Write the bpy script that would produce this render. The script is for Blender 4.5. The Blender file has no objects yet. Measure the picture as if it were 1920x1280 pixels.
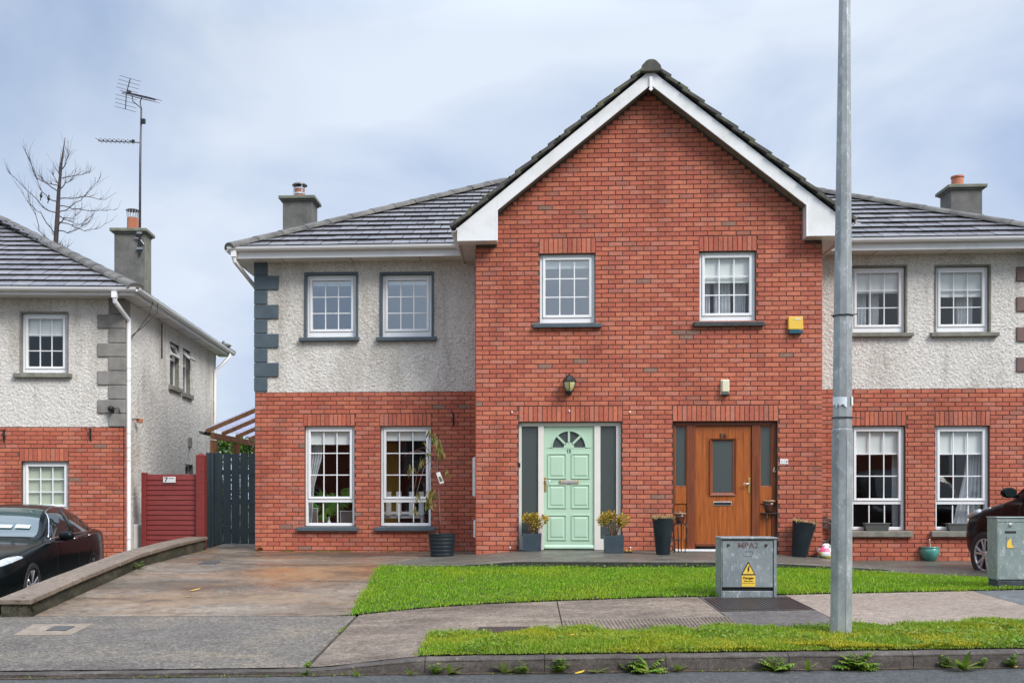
import bpy, bmesh, math, random
import numpy as np
from mathutils import Vector, Matrix, noise as mnoise

SC = bpy.context.scene
COL = SC.collection
R = math.radians
rnd = random.Random(7)
NP = np.random.RandomState(11)

# ------------------------------------------------------------------ camera
YAW = R(3.147)
SN, CS = math.sin(YAW), math.cos(YAW)
CAMZ = 0.923
F_PX, U0, V0 = 1870.0, 890.0, 930.0
cd = bpy.data.cameras.new("camera")
cam = bpy.data.objects.new("camera", cd)
COL.objects.link(cam)
cam.location = (0, 0, CAMZ)
cam.rotation_euler = (R(90), 0, YAW)
cd.sensor_width = 36.0
cd.lens = 36.0 * F_PX / 1920.0
cd.shift_x = (960 - U0) / 1920.0
cd.shift_y = (V0 - 640) / 1920.0
cd.clip_start, cd.clip_end = 0.1, 2000
SC.camera = cam

# ------------------------------------------------------------------ world, sun, exposure
SUN_EL, SUN_AZ = R(43), R(132)      # azimuth clockwise from +Y: behind the camera, over the right shoulder
w = bpy.data.worlds.new("World")
SC.world = w
w.use_nodes = True
nt = w.node_tree
nt.nodes.clear()
N = nt.nodes.new
out = N("ShaderNodeOutputWorld")
sky = N("ShaderNodeTexSky"); sky.sky_type = 'NISHITA'; sky.sun_disc = False
sky.sun_elevation = SUN_EL; sky.sun_rotation = SUN_AZ
sky.air_density = 1.0; sky.dust_density = 1.5; sky.ozone_density = 1.2
bg1 = N("ShaderNodeBackground"); bg1.inputs[1].default_value = 0.055
nt.links.new(sky.outputs[0], bg1.inputs[0])
tc = N("ShaderNodeTexCoord")
mp = N("ShaderNodeMapping"); mp.inputs['Scale'].default_value = (1.0, 1.0, 1.7)
nt.links.new(tc.outputs['Generated'], mp.inputs[0])
n1 = N("ShaderNodeTexNoise"); n1.inputs['Scale'].default_value = 2.4; n1.inputs['Detail'].default_value = 6
n1.inputs['Roughness'].default_value = 0.50; n1.inputs['Distortion'].default_value = 0.6
nt.links.new(mp.outputs[0], n1.inputs['Vector'])
n2 = N("ShaderNodeTexNoise"); n2.inputs['Scale'].default_value = 1.3; n2.inputs['Detail'].default_value = 5
nt.links.new(mp.outputs[0], n2.inputs['Vector'])
cr = N("ShaderNodeValToRGB")                       # cloud brightness
cr.color_ramp.elements[0].position = 0.36; cr.color_ramp.elements[0].color = (0.190, 0.240, 0.336, 1)
cr.color_ramp.elements[1].position = 0.60; cr.color_ramp.elements[1].color = (0.322, 0.358, 0.412, 1)
nt.links.new(n1.outputs['Fac'], cr.inputs[0])
# overcast sky: brighter towards the zenith (CIE overcast), the same all the way round
sx = N("ShaderNodeSeparateXYZ"); nt.links.new(tc.outputs['Generated'], sx.inputs[0])
mr = N("ShaderNodeMapRange"); mr.inputs['From Min'].default_value = 0.42; mr.inputs['From Max'].default_value = 1.0
mr.inputs['To Min'].default_value = 1.0; mr.inputs['To Max'].default_value = 3.8
nt.links.new(sx.outputs['Z'], mr.inputs['Value'])
bg2 = N("ShaderNodeBackground"); nt.links.new(cr.outputs[0], bg2.inputs[0]); nt.links.new(mr.outputs[0], bg2.inputs[1])
mf = N("ShaderNodeMapRange"); mf.inputs['From Min'].default_value = 0.35; mf.inputs['From Max'].default_value = 0.62
mf.inputs['To Min'].default_value = 0.55; mf.inputs['To Max'].default_value = 1.0
nt.links.new(n2.outputs['Fac'], mf.inputs['Value'])
mx = N("ShaderNodeMixShader")
nt.links.new(mf.outputs[0], mx.inputs[0]); nt.links.new(bg1.outputs[0], mx.inputs[1]); nt.links.new(bg2.outputs[0], mx.inputs[2])
nt.links.new(mx.outputs[0], out.inputs[0])

sl = bpy.data.lights.new("sun", 'SUN'); sl.energy = 1.5; sl.angle = R(26); sl.color = (1.0, 0.965, 0.92)
sun = bpy.data.objects.new("sun", sl); COL.objects.link(sun)
sd = Vector((math.sin(SUN_AZ) * math.cos(SUN_EL), math.cos(SUN_AZ) * math.cos(SUN_EL), math.sin(SUN_EL)))
sun.rotation_euler = sd.to_track_quat('Z', 'Y').to_euler()
sun.location = (0, -5, 30)
vs = SC.view_settings
vs.view_transform = 'Standard'; vs.look = 'None'; vs.gamma = 1.0; vs.use_curve_mapping = False
vs.exposure = 1.25
SC.display_settings.display_device = 'sRGB'
cy = SC.cycles
cy.max_bounces = 8; cy.transparent_max_bounces = 12; cy.use_denoising = True
cy.caustics_reflective = False; cy.caustics_refractive = False

# ------------------------------------------------------------------ measuring helpers
class Frame:
    """a place with its own axes; turns sight lines of the survey camera into local coordinates"""
    def __init__(s, loc=(0, 0, 0), rot=0.0):
        s.loc = Vector(loc); s.rot = rot
        s.M = Matrix.Translation(s.loc) @ Matrix.Rotation(rot, 4, 'Z'); s.I = s.M.inverted()
    def ray(s, u, v):
        t, k = (u - U0) / F_PX, (V0 - v) / F_PX
        d = Vector((-SN + t * CS, CS + t * SN, k))
        return s.I @ Vector((0, 0, CAMZ)), s.I.to_3x3() @ d
    def at(s, u, v, y):
        c, d = s.ray(u, v); l = (y - c.y) / d.y; return c + l * d
    def atx(s, u, v, x):
        c, d = s.ray(u, v); l = (x - c.x) / d.x; return c + l * d
    def lam(s, u, v, l):
        c, d = s.ray(u, v); return c + l * d
WF = Frame()
def ongnd(u, v, dz=0.0):
    c, d = WF.ray(u, v); l = 6.0
    for _ in range(60):
        p = c + l * d
        e = p.z - gnd(p.x, p.y) - dz
        l += e / max(1e-3, -d.z) * 0.6
    return c + l * d

def lerp(a, b, t): return a + (b - a) * t
def clamp(x, a=0.0, b=1.0): return max(a, min(b, x))
def sst(a, b, x): t = clamp((x - a) / (b - a)); return t * t * (3 - 2 * t)
def interp(x, pts):
    if x <= pts[0][0]: return pts[0][1]
    for (x0, y0), (x1, y1) in zip(pts, pts[1:]):
        if x <= x1: return lerp(y0, y1, (x - x0) / (x1 - x0))
    return pts[-1][1]

# ------------------------------------------------------------------ heights of the ground
YK, YP, YW, YG = 7.6, 14.0, 17.37, 16.11       # kerb face, porch path edge, wing wall, gable wall
XC = 1.908                                      # centre line of the pair of houses
def zroad(X): return -0.42 + 0.021 * clamp(X, -30, 30)
def kerbh(X): return lerp(0.035, 0.12, sst(-1.8, -0.7, X))
def zback(X): return -0.232 + 0.0272 * min(X, 9) if X > -1.8 else -0.281 + 0.0144 * (max(X, -9) + 1.8)
def yback(X):
    if X < -1.81: return interp(X, [(-5.2, 10.15), (-1.81, 9.97)])
    return interp(X, [(-1.81, 9.97), (-1.4, 10.33), (-1.01, 10.59), (-.456, 10.83), (.5, 11.0), (1.3, 11.1)])
def gnd(X, Y):
    if Y <= YK: return zroad(X)
    yb, zf = yback(X), zroad(X) + kerbh(X)
    if Y < yb: return lerp(zf, zback(X), (Y - YK) / (yb - YK))
    zl = interp(X, [(-2, -.075), (3.5, -.075), (6, -.16)])
    zw = interp(X, [(-1, -.046), (1, -.08), (5, -.168)])
    if Y < 14: return lerp(zback(X), zl, (Y - yb) / (14 - yb))
    if Y < YW: return lerp(zl, zw, (Y - 14) / (YW - 14))
    return lerp(zw, 0.0, clamp((Y - YW) / 1.5))

# ------------------------------------------------------------------ mesh building
class MB:
    def __init__(s): s.v = []; s.f = []
    def add(s, vs, fs):
        b = len(s.v); s.v.extend([tuple(p) for p in vs]); s.f.extend([tuple(i + b for i in f) for f in fs]); return s
    def box(s, x0, x1, y0, y1, z0, z1):
        return s.add([(x0,y0,z0),(x1,y0,z0),(x1,y1,z0),(x0,y1,z0),(x0,y0,z1),(x1,y0,z1),(x1,y1,z1),(x0,y1,z1)],
              [(0,3,2,1),(4,5,6,7),(0,1,5,4),(1,2,6,5),(2,3,7,6),(3,0,4,7)])
    def obox(s, M, sx, sy, sz):
        h = [(-.5,-.5,-.5),(.5,-.5,-.5),(.5,.5,-.5),(-.5,.5,-.5),(-.5,-.5,.5),(.5,-.5,.5),(.5,.5,.5),(-.5,.5,.5)]
        return s.add([M @ Vector((a*sx,b*sy,c*sz)) for a,b,c in h],
              [(0,3,2,1),(4,5,6,7),(0,1,5,4),(1,2,6,5),(2,3,7,6),(3,0,4,7)])
    def bar(s, a, b, w, h, up=(0,0,1)):
        a, b = Vector(a), Vector(b); d = (b - a); L = d.length; d.normalize()
        x = d.cross(Vector(up)); x.normalize(); z = x.cross(d)
        M = Matrix((x, d, z)).transposed().to_4x4(); M.translation = (a + b) / 2
        return s.obox(M, w, L, h)
    def quad(s, a, b, c, d): return s.add([a, b, c, d], [(0, 1, 2, 3)])
    def prism(s, poly, y0, y1):
        """polygon of (x, z), counter-clockwise seen from -y, pushed from y0 (front) to y1"""
        n = len(poly)
        vs = [(x, y0, z) for x, z in poly] + [(x, y1, z) for x, z in poly]
        return s.add(vs, [tuple(range(n)), tuple(range(2*n-1, n-1, -1))] + [(i, i+n, (i+1) % n + n, (i+1) % n) for i in range(n)])
    def prismz(s, poly, z0, z1):
        n = len(poly)
        vs = [(x, y, z0) for x, y in poly] + [(x, y, z1) for x, y in poly]
        return s.add(vs, [tuple(range(n-1, -1, -1)), tuple(range(n, 2*n))] + [(i, (i+1) % n, (i+1) % n + n, i+n) for i in range(n)])
    def tube(s, pts, r, n=8, cap=True):
        pts = [Vector(p) for p in pts]; m = len(pts)
        rs = r if isinstance(r, (list, tuple)) else [r] * m
        b = len(s.v); prev = None
        for i, p in enumerate(pts):
            d = (pts[min(i+1, m-1)] - pts[max(i-1, 0)]).normalized()
            if prev is None:
                a = d.cross(Vector((0, 0, 1)) if abs(d.z) < .9 else Vector((0, 1, 0))); a.normalize()
            else:
                a = prev - d * prev.dot(d); a.normalize()
            prev = a; c = d.cross(a)
            for k in range(n):
                t = 2 * math.pi * k / n
                s.v.append(tuple(p + rs[i] * (math.cos(t) * a + math.sin(t) * c)))
        for i in range(m - 1):
            for k in range(n):
                k2 = (k + 1) % n
                s.f.append((b+i*n+k, b+i*n+k2, b+(i+1)*n+k2, b+(i+1)*n+k))
        if cap:
            s.f.append(tuple(b + k for k in range(n-1, -1, -1))); s.f.append(tuple(b + (m-1)*n + k for k in range(n)))
        return s
    def lathe(s, prof, n=24, c=(0, 0, 0), axis='z', cap=True, ph=0.0):
        b = len(s.v)
        for r, h in prof:
            for k in range(n):
                t = 2 * math.pi * k / n + ph
                x, y = r * math.cos(t), r * math.sin(t)
                p = (x, y, h) if axis == 'z' else ((x, h, y) if axis == 'y' else (h, x, y))
                s.v.append((c[0]+p[0], c[1]+p[1], c[2]+p[2]))
        m = len(prof)
        for i in range(m-1):
            for k in range(n):
                k2 = (k+1) % n
                s.f.append((b+i*n+k, b+i*n+k2, b+(i+1)*n+k2, b+(i+1)*n+k))
        if cap:
            s.f.append(tuple(b+k for k in range(n-1, -1, -1))); s.f.append(tuple(b+(m-1)*n+k for k in range(n)))
        return s
    def xf(s, M, start=0):
        for i in range(start, len(s.v)): s.v[i] = tuple(M @ Vector(s.v[i]))
        return s
    def mesh(s, name, mt=None, smooth=False, recalc=False):
        me = bpy.data.meshes.new(name); me.from_pydata(s.v, [], s.f)
        if recalc:
            bm = bmesh.new(); bm.from_mesh(me); bmesh.ops.recalc_face_normals(bm, faces=bm.faces); bm.to_mesh(me); bm.free()
        if mt: me.materials.append(mt)
        if smooth: me.polygons.foreach_set('use_smooth', [True] * len(me.polygons))
        me.update(); return me

def link(name, me, parent=None, loc=None, rot=None):
    o = bpy.data.objects.new(name, me); COL.objects.link(o)
    if parent is not None: o.parent = parent
    if loc is not None: o.location = loc
    if rot is not None: o.rotation_euler = rot
    return o
def ob(name, mb, mt, parent=None, smooth=False, bevel=0, recalc=False, loc=None, rot=None, auto=None, label=None, kind=None, seg=2):
    o = link(name, mb.mesh(name, mt, smooth, recalc), parent, loc, rot)
    if bevel:
        m = o.modifiers.new("bevel", 'BEVEL'); m.width = bevel; m.segments = seg; m.limit_method = 'ANGLE'; m.angle_limit = R(40)
    if auto:
        for p in o.data.polygons: p.use_smooth = True
        try: o.data.set_sharp_from_angle(angle=R(auto))
        except Exception: pass
    if label: o['label'] = label
    if kind: o['kind'] = kind
    return o
def tag(o, label=None, cat=None, group=None, kind=None):
    if label: o['label'] = label
    if cat: o['category'] = cat
    if group: o['group'] = group
    if kind: o['kind'] = kind
    return o
def thing(name, label, cat, loc=(0, 0, 0), rot=0.0, group=None):
    o = bpy.data.objects.new(name, None); COL.objects.link(o)
    o.empty_display_size = 0.1
    o.location = loc; o.rotation_euler = (0, 0, rot)
    return tag(o, label, cat, group)
def copy_tree(o, parent=None, **kw):
    c = o.copy(); COL.objects.link(c); c.parent = parent
    for ch in o.children: copy_tree(ch, c)
    for k, v in kw.items(): setattr(c, k, v)
    return c
def structure(name, mb, mt, parent=None, **kw):
    o = ob(name, mb, mt, parent, **kw); o['kind'] = 'structure'; return o
def text(body, size, mt, parent, loc, rot=(R(90), 0, 0), ext=0.001, sx=1.0, name='lettering', bold=0.0):
    c = bpy.data.curves.new(name, 'FONT'); c.body = body; c.size = size; c.align_x = 'CENTER'; c.align_y = 'CENTER'
    c.extrude = ext; c.offset = bold; c.resolution_u = 3
    c.materials.append(mt)
    tmp = bpy.data.objects.new(name, c)
    me = bpy.data.meshes.new_from_object(tmp); bpy.data.objects.remove(tmp)
    me.materials.clear(); me.materials.append(mt)
    M = Matrix.Translation(Vector(loc)) @ Matrix(__import__('mathutils').Euler(rot).to_matrix().to_4x4()) @ Matrix.Diagonal((sx, 1, 1, 1))
    me.transform(M)
    return link(name, me, parent)

# ------------------------------------------------------------------ materials
def srgb(r, g, b):
    f = lambda c: (c/255/12.92) if c/255 <= .04045 else ((c/255+.055)/1.055)**2.4
    return (f(r), f(g), f(b))
def c4(c): return (c[0], c[1], c[2], 1.0)
def new_mat(name):
    m = bpy.data.materials.new(name); m.use_nodes = True
    n = m.node_tree.nodes; b = n["Principled BSDF"]
    return m, m.node_tree, n, b
def noise_node(t, scale, detail=4, rough=.55, vec=None, stretch=None, dist=0.0):
    n = t.nodes.new("ShaderNodeTexNoise")
    n.inputs['Scale'].default_value = scale; n.inputs['Detail'].default_value = detail
    n.inputs['Roughness'].default_value = rough; n.inputs['Distortion'].default_value = dist
    if vec is None:
        g = t.nodes.new("ShaderNodeNewGeometry"); vec = g.outputs['Position']
    if stretch:
        m = t.nodes.new("ShaderNodeMapping"); m.inputs['Scale'].default_value = stretch
        t.links.new(vec, m.inputs[0]); vec = m.outputs[0]
    t.links.new(vec, n.inputs['Vector'])
    return n
def ramp(t, src, stops, interp_='LINEAR'):
    r = t.nodes.new("ShaderNodeValToRGB"); e = r.color_ramp.elements; r.color_ramp.interpolation = interp_
    while len(e) < len(stops): e.new(0.5)
    for i, (p, c) in enumerate(stops): e[i].position = p; e[i].color = c4(c)
    t.links.new(src, r.inputs[0]); return r
def mixc(t, fac, a, b, mode='MIX'):
    m = t.nodes.new("ShaderNodeMix"); m.data_type = 'RGBA'; m.blend_type = mode
    for sock, v in ((0, fac), (6, a), (7, b)):
        if hasattr(v, 'is_linked') or hasattr(v, 'links'): t.links.new(v, m.inputs[sock])
        elif isinstance(v, (int, float)): m.inputs[sock].default_value = v
        else: m.inputs[sock].default_value = c4(v)
    return m.outputs[2]
def bump(t, b, src, strength=.5, dist=.01, prev=None):
    n = t.nodes.new("ShaderNodeBump"); n.inputs['Strength'].default_value = strength; n.inputs['Distance'].default_value = dist
    t.links.new(src, n.inputs['Height'])
    if prev: t.links.new(prev, n.inputs['Normal'])
    t.links.new(n.outputs[0], b.inputs['Normal']); return n.outputs[0]
def mat(name, c1, c2=None, vs=6.0, rough=.6, r2=None, metal=0.0, spec=.5, bs=None, bstr=.3, bd=.004, stretch=None, lo=.35, hi=.65, coat=0.0, fine=None, fs=60, sub=0):
    m, t, n, b = new_mat(name)
    b.inputs['Base Color'].default_value = c4(c1); b.inputs['Roughness'].default_value = rough
    b.inputs['Metallic'].default_value = metal; b.inputs['Specular IOR Level'].default_value = spec
    b.inputs['Coat Weight'].default_value = coat; b.inputs['Coat Roughness'].default_value = .08
    col = None
    if c2:
        nn = noise_node(t, vs, 5, .6, stretch=stretch)
        rr = ramp(t, nn.outputs['Fac'], [(lo, c1), (hi, c2)]); col = rr.outputs[0]
        if r2 is not None:
            mrr = t.nodes.new("ShaderNodeMapRange"); mrr.inputs['From Min'].default_value = lo; mrr.inputs['From Max'].default_value = hi
            mrr.inputs['To Min'].default_value = rough; mrr.inputs['To Max'].default_value = r2
            t.links.new(nn.outputs['Fac'], mrr.inputs['Value']); t.links.new(mrr.outputs[0], b.inputs['Roughness'])
    if fine:
        nf = noise_node(t, fs, 2, .7)
        rf = ramp(t, nf.outputs['Fac'], [(.3, (1-fine,)*3), (.7, (1+fine*.0,)*3)])
        col = mixc(t, 1.0, col if col is not None else c1, rf.outputs[0], 'MULTIPLY')
    if col is not None: t.links.new(col, b.inputs['Base Color'])
    if bs:
        nb = noise_node(t, bs, 3, .6); bump(t, b, nb.outputs['Fac'], bstr, bd)
    return m

def brick_mat(name, single):
    m, t, n, b = new_mat(name)
    if single: src = n.new("ShaderNodeObjectInfo").outputs['Random']
    else: src = n.new("ShaderNodeNewGeometry").outputs['Random Per Island']
    A, B, C_, D, E, G = (.490,.134,.076), (.540,.168,.096), (.435,.114,.070), (.500,.172,.116), (.390,.138,.094), (.285,.160,.115)
    r = ramp(t, src, [(0, A), (.17, B), (.33, C_), (.48, A), (.62, D), (.74, B), (.85, C_), (.955, E), (.990, G)], 'CONSTANT')
    n1 = noise_node(t, 26, 4, .65)
    r1 = ramp(t, n1.outputs['Fac'], [(.25, (.74, .70, .68)), (.55, (1, 1, 1)), (.8, (1.12, 1.16, 1.2))])
    c = mixc(t, 1.0, r.outputs[0], r1.outputs[0], 'MULTIPLY')
    n2 = noise_node(t, .9, 5, .6)                           # large weathered patches, pale bloom
    r2 = ramp(t, n2.outputs['Fac'], [(.56, (0, 0, 0)), (.78, (.34, .34, .34))])
    c = mixc(t, r2.outputs[0], c, (.37, .17, .13))
    n4 = noise_node(t, 1.3, 4, .6, stretch=(1, 1, .4))
    r4 = ramp(t, n4.outputs['Fac'], [(.30, (.74, .70, .68)), (.5, (1, 1, 1))])
    c = mixc(t, 1.0, c, r4.outputs[0], 'MULTIPLY')
    n6 = noise_node(t, 7.5, 4, .7); r6 = ramp(t, n6.outputs['Fac'], [(.63, (0, 0, 0)), (.71, (.55, .55, .55))])   # burnt ends
    c = mixc(t, r6.outputs[0], c, (.20, .105, .075))
    t.links.new(c, b.inputs['Base Color'])
    b.inputs['Roughness'].default_value = .72; b.inputs['Specular IOR Level'].default_value = .35
    n3 = noise_node(t, 110, 4, .7); bump(t, b, n3.outputs['Fac'], .45, .004)
    return m
MAT = {}
def glass_mat(name, refl, tint=(.86, .90, .89), rough=0.0):
    m, t, n, b = new_mat(name)
    n.remove(b); o = n["Material Output"]
    tr = n.new("ShaderNodeBsdfTransparent"); tr.inputs[0].default_value = c4(tint)
    gl = n.new("ShaderNodeBsdfGlossy"); gl.inputs['Roughness'].default_value = rough; gl.inputs[0].default_value = (.93, .96, .97, 1)
    lw = n.new("ShaderNodeLayerWeight"); lw.inputs[0].default_value = .5
    fr = n.new("ShaderNodeMath"); fr.operation = 'POWER'; fr.inputs[1].default_value = 4.0; t.links.new(lw.outputs['Facing'], fr.inputs[0])
    ma = n.new("ShaderNodeMath"); ma.operation = 'MULTIPLY_ADD'; ma.inputs[1].default_value = 1.0 - refl; ma.inputs[2].default_value = refl
    t.links.new(fr.outputs[0], ma.inputs[0])
    mixs = n.new("ShaderNodeMixShader"); t.links.new(ma.outputs[0], mixs.inputs[0])
    t.links.new(tr.outputs[0], mixs.inputs[1]); t.links.new(gl.outputs[0], mixs.inputs[2]); t.links.new(mixs.outputs[0], o.inputs[0])
    return m
MAT['brick'] = brick_mat('brick_single', True)
MAT['brickmass'] = brick_mat('brick_mass', False)
MAT['mortar'] = mat('mortar', (.085, .050, .036), (.125, .078, .058), 9, .9, bs=90, bd=.003)

def render_mat():
    m, t, n, b = new_mat('pebble_dash')
    n1 = noise_node(t, 44, 4, .75); r1 = ramp(t, n1.outputs['Fac'], [(.33, (.29, .265, .23)), (.46, (.62, .585, .53)), (.70, (.80, .775, .725))])
    n2 = noise_node(t, 1.1, 5, .62, stretch=(1.0, 1.0, .35))
    r2 = ramp(t, n2.outputs['Fac'], [(.30, (.70, .67, .63)), (.48, (1, 1, 1)), (.75, (1.03, 1.03, 1.03))])
    c = mixc(t, 1.0, r1.outputs[0], r2.outputs[0], 'MULTIPLY')
    n5 = noise_node(t, 3.2, 4, .6, stretch=(1.5, 1.5, .22)); r5 = ramp(t, n5.outputs['Fac'], [(.54, (0, 0, 0)), (.74, (.42, .42, .42))])
    c = mixc(t, r5.outputs[0], c, (.30, .27, .215))
    t.links.new(c, b.inputs['Base Color']); b.inputs['Roughness'].default_value = .9
    n3 = noise_node(t, 120, 4, .7); bump(t, b, n3.outputs['Fac'], .6, .006)
    return m
MAT['render'] = render_mat()
MAT['white'] = mat('white_upvc', (.86, .86, .86), (.82, .82, .81), 3, .28, spec=.5)
MAT['cream'] = mat('cream_door_frame', (.76, .73, .66), (.71, .67, .60), 3, .35)
MAT['fascia'] = mat('white_fascia', (.78, .78, .77), (.60, .60, .55), 2.2, .35, lo=.5, hi=.8)
MAT['soffit'] = mat('soffit_board', (.74, .73, .70), (.62, .61, .57), 2.0, .4)
MAT['slate'] = mat('slate_grey_paint', (.062, .088, .105), (.085, .112, .128), 5, .45, bs=70, bd=.002)
MAT['sillwet'] = mat('wet_dark_sill', (.030, .032, .033), (.060, .062, .060), 12, .4, bs=80)
MAT['stone'] = mat('grey_stone_quoin', (.20, .185, .165), (.30, .28, .255), 4, .8, bs=90, bd=.003, fine=.18)
MAT['stonesill'] = mat('mossy_concrete_sill', (.16, .155, .125), (.25, .24, .20), 7, .85, bs=70)
MAT['quoinred'] = mat('brown_painted_quoin', (.13, .075, .065), (.17, .10, .085), 5, .6)

def tile_mat(single):
    m, t, n, b = new_mat('roof_tile')
    src = n.new("ShaderNodeObjectInfo").outputs['Random'] if single else n.new("ShaderNodeNewGeometry").outputs['Random Per Island']
    r = ramp(t, src, [(0, (.150, .142, .154)), (.5, (.195, .186, .200)), (1, (.245, .235, .245))])
    n1 = noise_node(t, 9, 5, .65); r1 = ramp(t, n1.outputs['Fac'], [(.3, (.62, .62, .60)), (.6, (1, 1, 1)), (.85, (1.2, 1.2, 1.16))])
    c = mixc(t, 1.0, r.outputs[0], r1.outputs[0], 'MULTIPLY')
    n2 = noise_node(t, 6, 4, .7); r2 = ramp(t, n2.outputs['Fac'], [(.66, (0, 0, 0)), (.74, (.6, .6, .6))])
    c = mixc(t, r2.outputs[0], c, (.13, .14, .07))
    t.links.new(c, b.inputs['Base Color']); b.inputs['Roughness'].default_value = .33; b.inputs['Specular IOR Level'].default_value = 1.0
    n3 = noise_node(t, 60, 3, .6); bump(t, b, n3.outputs['Fac'], .25, .003)
    return m
MAT['tile'] = tile_mat(True); MAT['tilemass'] = tile_mat(False)
MAT['tiledark'] = mat('tile_edge_shade_and_underlay', (.022, .020, .021), (.042, .039, .038), 8, .85)  # roof underlay; on tile edges it paints in gap shade along with grime
MAT['hip'] = mat('hip_cap_mortar', (.085, .080, .072), (.18, .17, .15), 4, .8, bs=60, fine=.3, fs=30)
MAT['mossy'] = mat('mossy_verge_tile', (.075, .070, .066), (.125, .125, .070), 7, .9, bs=45, bd=.01, lo=.45, hi=.7)
MAT['moss'] = mat('moss', (.06, .085, .02), (.16, .17, .04), 25, .95, bs=80, bd=.01)
MAT['chim'] = mat('rendered_chimney', (.115, .115, .105), (.19, .185, .165), 4, .9, bs=80, fine=.3, fs=40)
MAT['chimcap'] = mat('chimney_cap', (.13, .14, .10), (.21, .21, .17), 6, .9, bs=60)
MAT['terra'] = mat('terracotta', (.42, .135, .06), (.50, .19, .10), 9, .7)
MAT['cowl'] = mat('cowl_metal', (.10, .10, .10), (.22, .22, .21), 12, .45, metal=.7)
MAT['galvshiny'] = mat('bright_steel', (.62, .63, .64), (.75, .75, .75), 12, .3, metal=.8)
MAT['aerial'] = mat('aerial_metal', (.075, .065, .075), (.12, .11, .12), 20, .5, metal=.3)

MAT['glass'] = glass_mat('window_glass', .07, (.97, .98, .975))
MAT['glasshi'] = glass_mat('coated_window_glass', .34, (.95, .97, .96))
MAT['obscure'] = mat('obscured_glass', (.055, .068, .066), (.075, .092, .09), 160, .22, spec=.7, bs=160, bstr=.35, bd=.002)
MAT['blind'] = mat('blind_fabric', (.74, .77, .75), (.70, .73, .71), 3, .8)
MAT['blindgreen'] = mat('blind_fabric_sage', (.50, .55, .42), (.45, .50, .38), 3, .8)
MAT['curtain'] = mat('voile_curtain', (.62, .64, .66), (.70, .71, .72), 8, .9)
MAT['room'] = mat('room_wall', (.20, .17, .15), (.24, .20, .18), 2, .9)
MAT['roomup'] = mat('upper_room_wall', (.36, .36, .37), (.42, .42, .42), 2, .9)
MAT['mint'] = mat('mint_green_paint', (.450, .625, .465), (.470, .645, .485), 4, .3, spec=.5)
MAT['mintlight'] = MAT['mint']
MAT['brass'] = mat('brass', (.58, .36, .10), (.70, .47, .16), 30, .35, metal=.8)
MAT['gunmetal'] = mat('dark_digits', (.022, .018, .015), None, 1, .5)
MAT['black'] = mat('black_metal', (.012, .012, .013), (.022, .022, .022), 20, .45)
MAT['blackplastic'] = mat('black_plastic', (.010, .017, .021), (.018, .025, .030), 6, .5, spec=.3)
MAT['planter'] = mat('slate_planter', (.030, .048, .064), (.046, .066, .082), 7, .5)
MAT['soil'] = mat('potting_soil', (.03, .022, .015), (.06, .045, .03), 40, .95, bs=80, bd=.01)
MAT['glaze'] = mat('brown_glaze', (.12, .035, .014), (.045, .018, .014), 7, .25, coat=.4)
MAT['glazerim'] = mat('tan_glaze_rim', (.34, .20, .11), (.25, .14, .08), 9, .3, coat=.3)
MAT['teal'] = mat('teal_glaze', (.055, .24, .20), (.085, .31, .26), 6, .2, coat=.5)
MAT['trough'] = mat('grey_trough', (.085, .09, .085), (.11, .112, .105), 8, .55)
def wood_mat(name, a, b_, c, rough=.4, stretch=(14, 14, .7), sc=3.0):
    m, t, n, b = new_mat(name)
    n1 = noise_node(t, sc, 6, .6, stretch=stretch, dist=.6)
    r = ramp(t, n1.outputs['Fac'], [(.28, a), (.5, b_), (.74, c)])
    t.links.new(r.outputs[0], b.inputs['Base Color']); b.inputs['Roughness'].default_value = rough
    bump(t, b, n1.outputs['Fac'], .12, .003)
    return m
MAT['oak'] = wood_mat('varnished_timber', (.19, .043, .008), (.36, .094, .016), (.46, .135, .026))
MAT['oakdark'] = wood_mat('dark_varnished_timber', (.10, .026, .011), (.185, .045, .014), (.26, .072, .022))
MAT['pergola'] = wood_mat('treated_timber', (.27, .115, .040), (.40, .175, .065), (.48, .23, .095), .7, (6, 6, 1))
MAT['gate'] = wood_mat('slate_painted_boards', (.030, .047, .056), (.040, .060, .070), (.055, .076, .086), .6)
MAT['maroon'] = wood_mat('maroon_painted_boards', (.150, .017, .014), (.195, .024, .019), (.235, .036, .028), .6, (1, 1, 9))
MAT['poly'] = None
MAT['signwhite'] = mat('white_sign', (.70, .68, .66), (.60, .57, .56), 20, .5)
MAT['yellow'] = mat('yellow_plastic', (.78, .48, .045), (.70, .43, .04), 4, .4)
MAT['yellowsign'] = mat('yellow_sign', (.80, .52, .04), (.80, .56, .10), 30, .4)
MAT['signblack'] = mat('sign_black', (.025, .02, .015), None, 1, .5)
MAT['faded'] = mat('faded_stencil_paint', (.095, .055, .055), (.17, .12, .12), 60, .7)
MAT['lens'] = mat('teal_lens', (.02, .09, .12), None, 1, .2)
MAT['opal'] = mat('opal_cream_plastic', (.74, .68, .50), (.70, .64, .46), 5, .4)
MAT['amber'] = mat('amber_lantern_glass', (.50, .46, .20), (.60, .56, .30), 9, .15)
MAT['meter'] = mat('white_meter_box', (.74, .73, .70), (.66, .65, .61), 5, .45)
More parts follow.
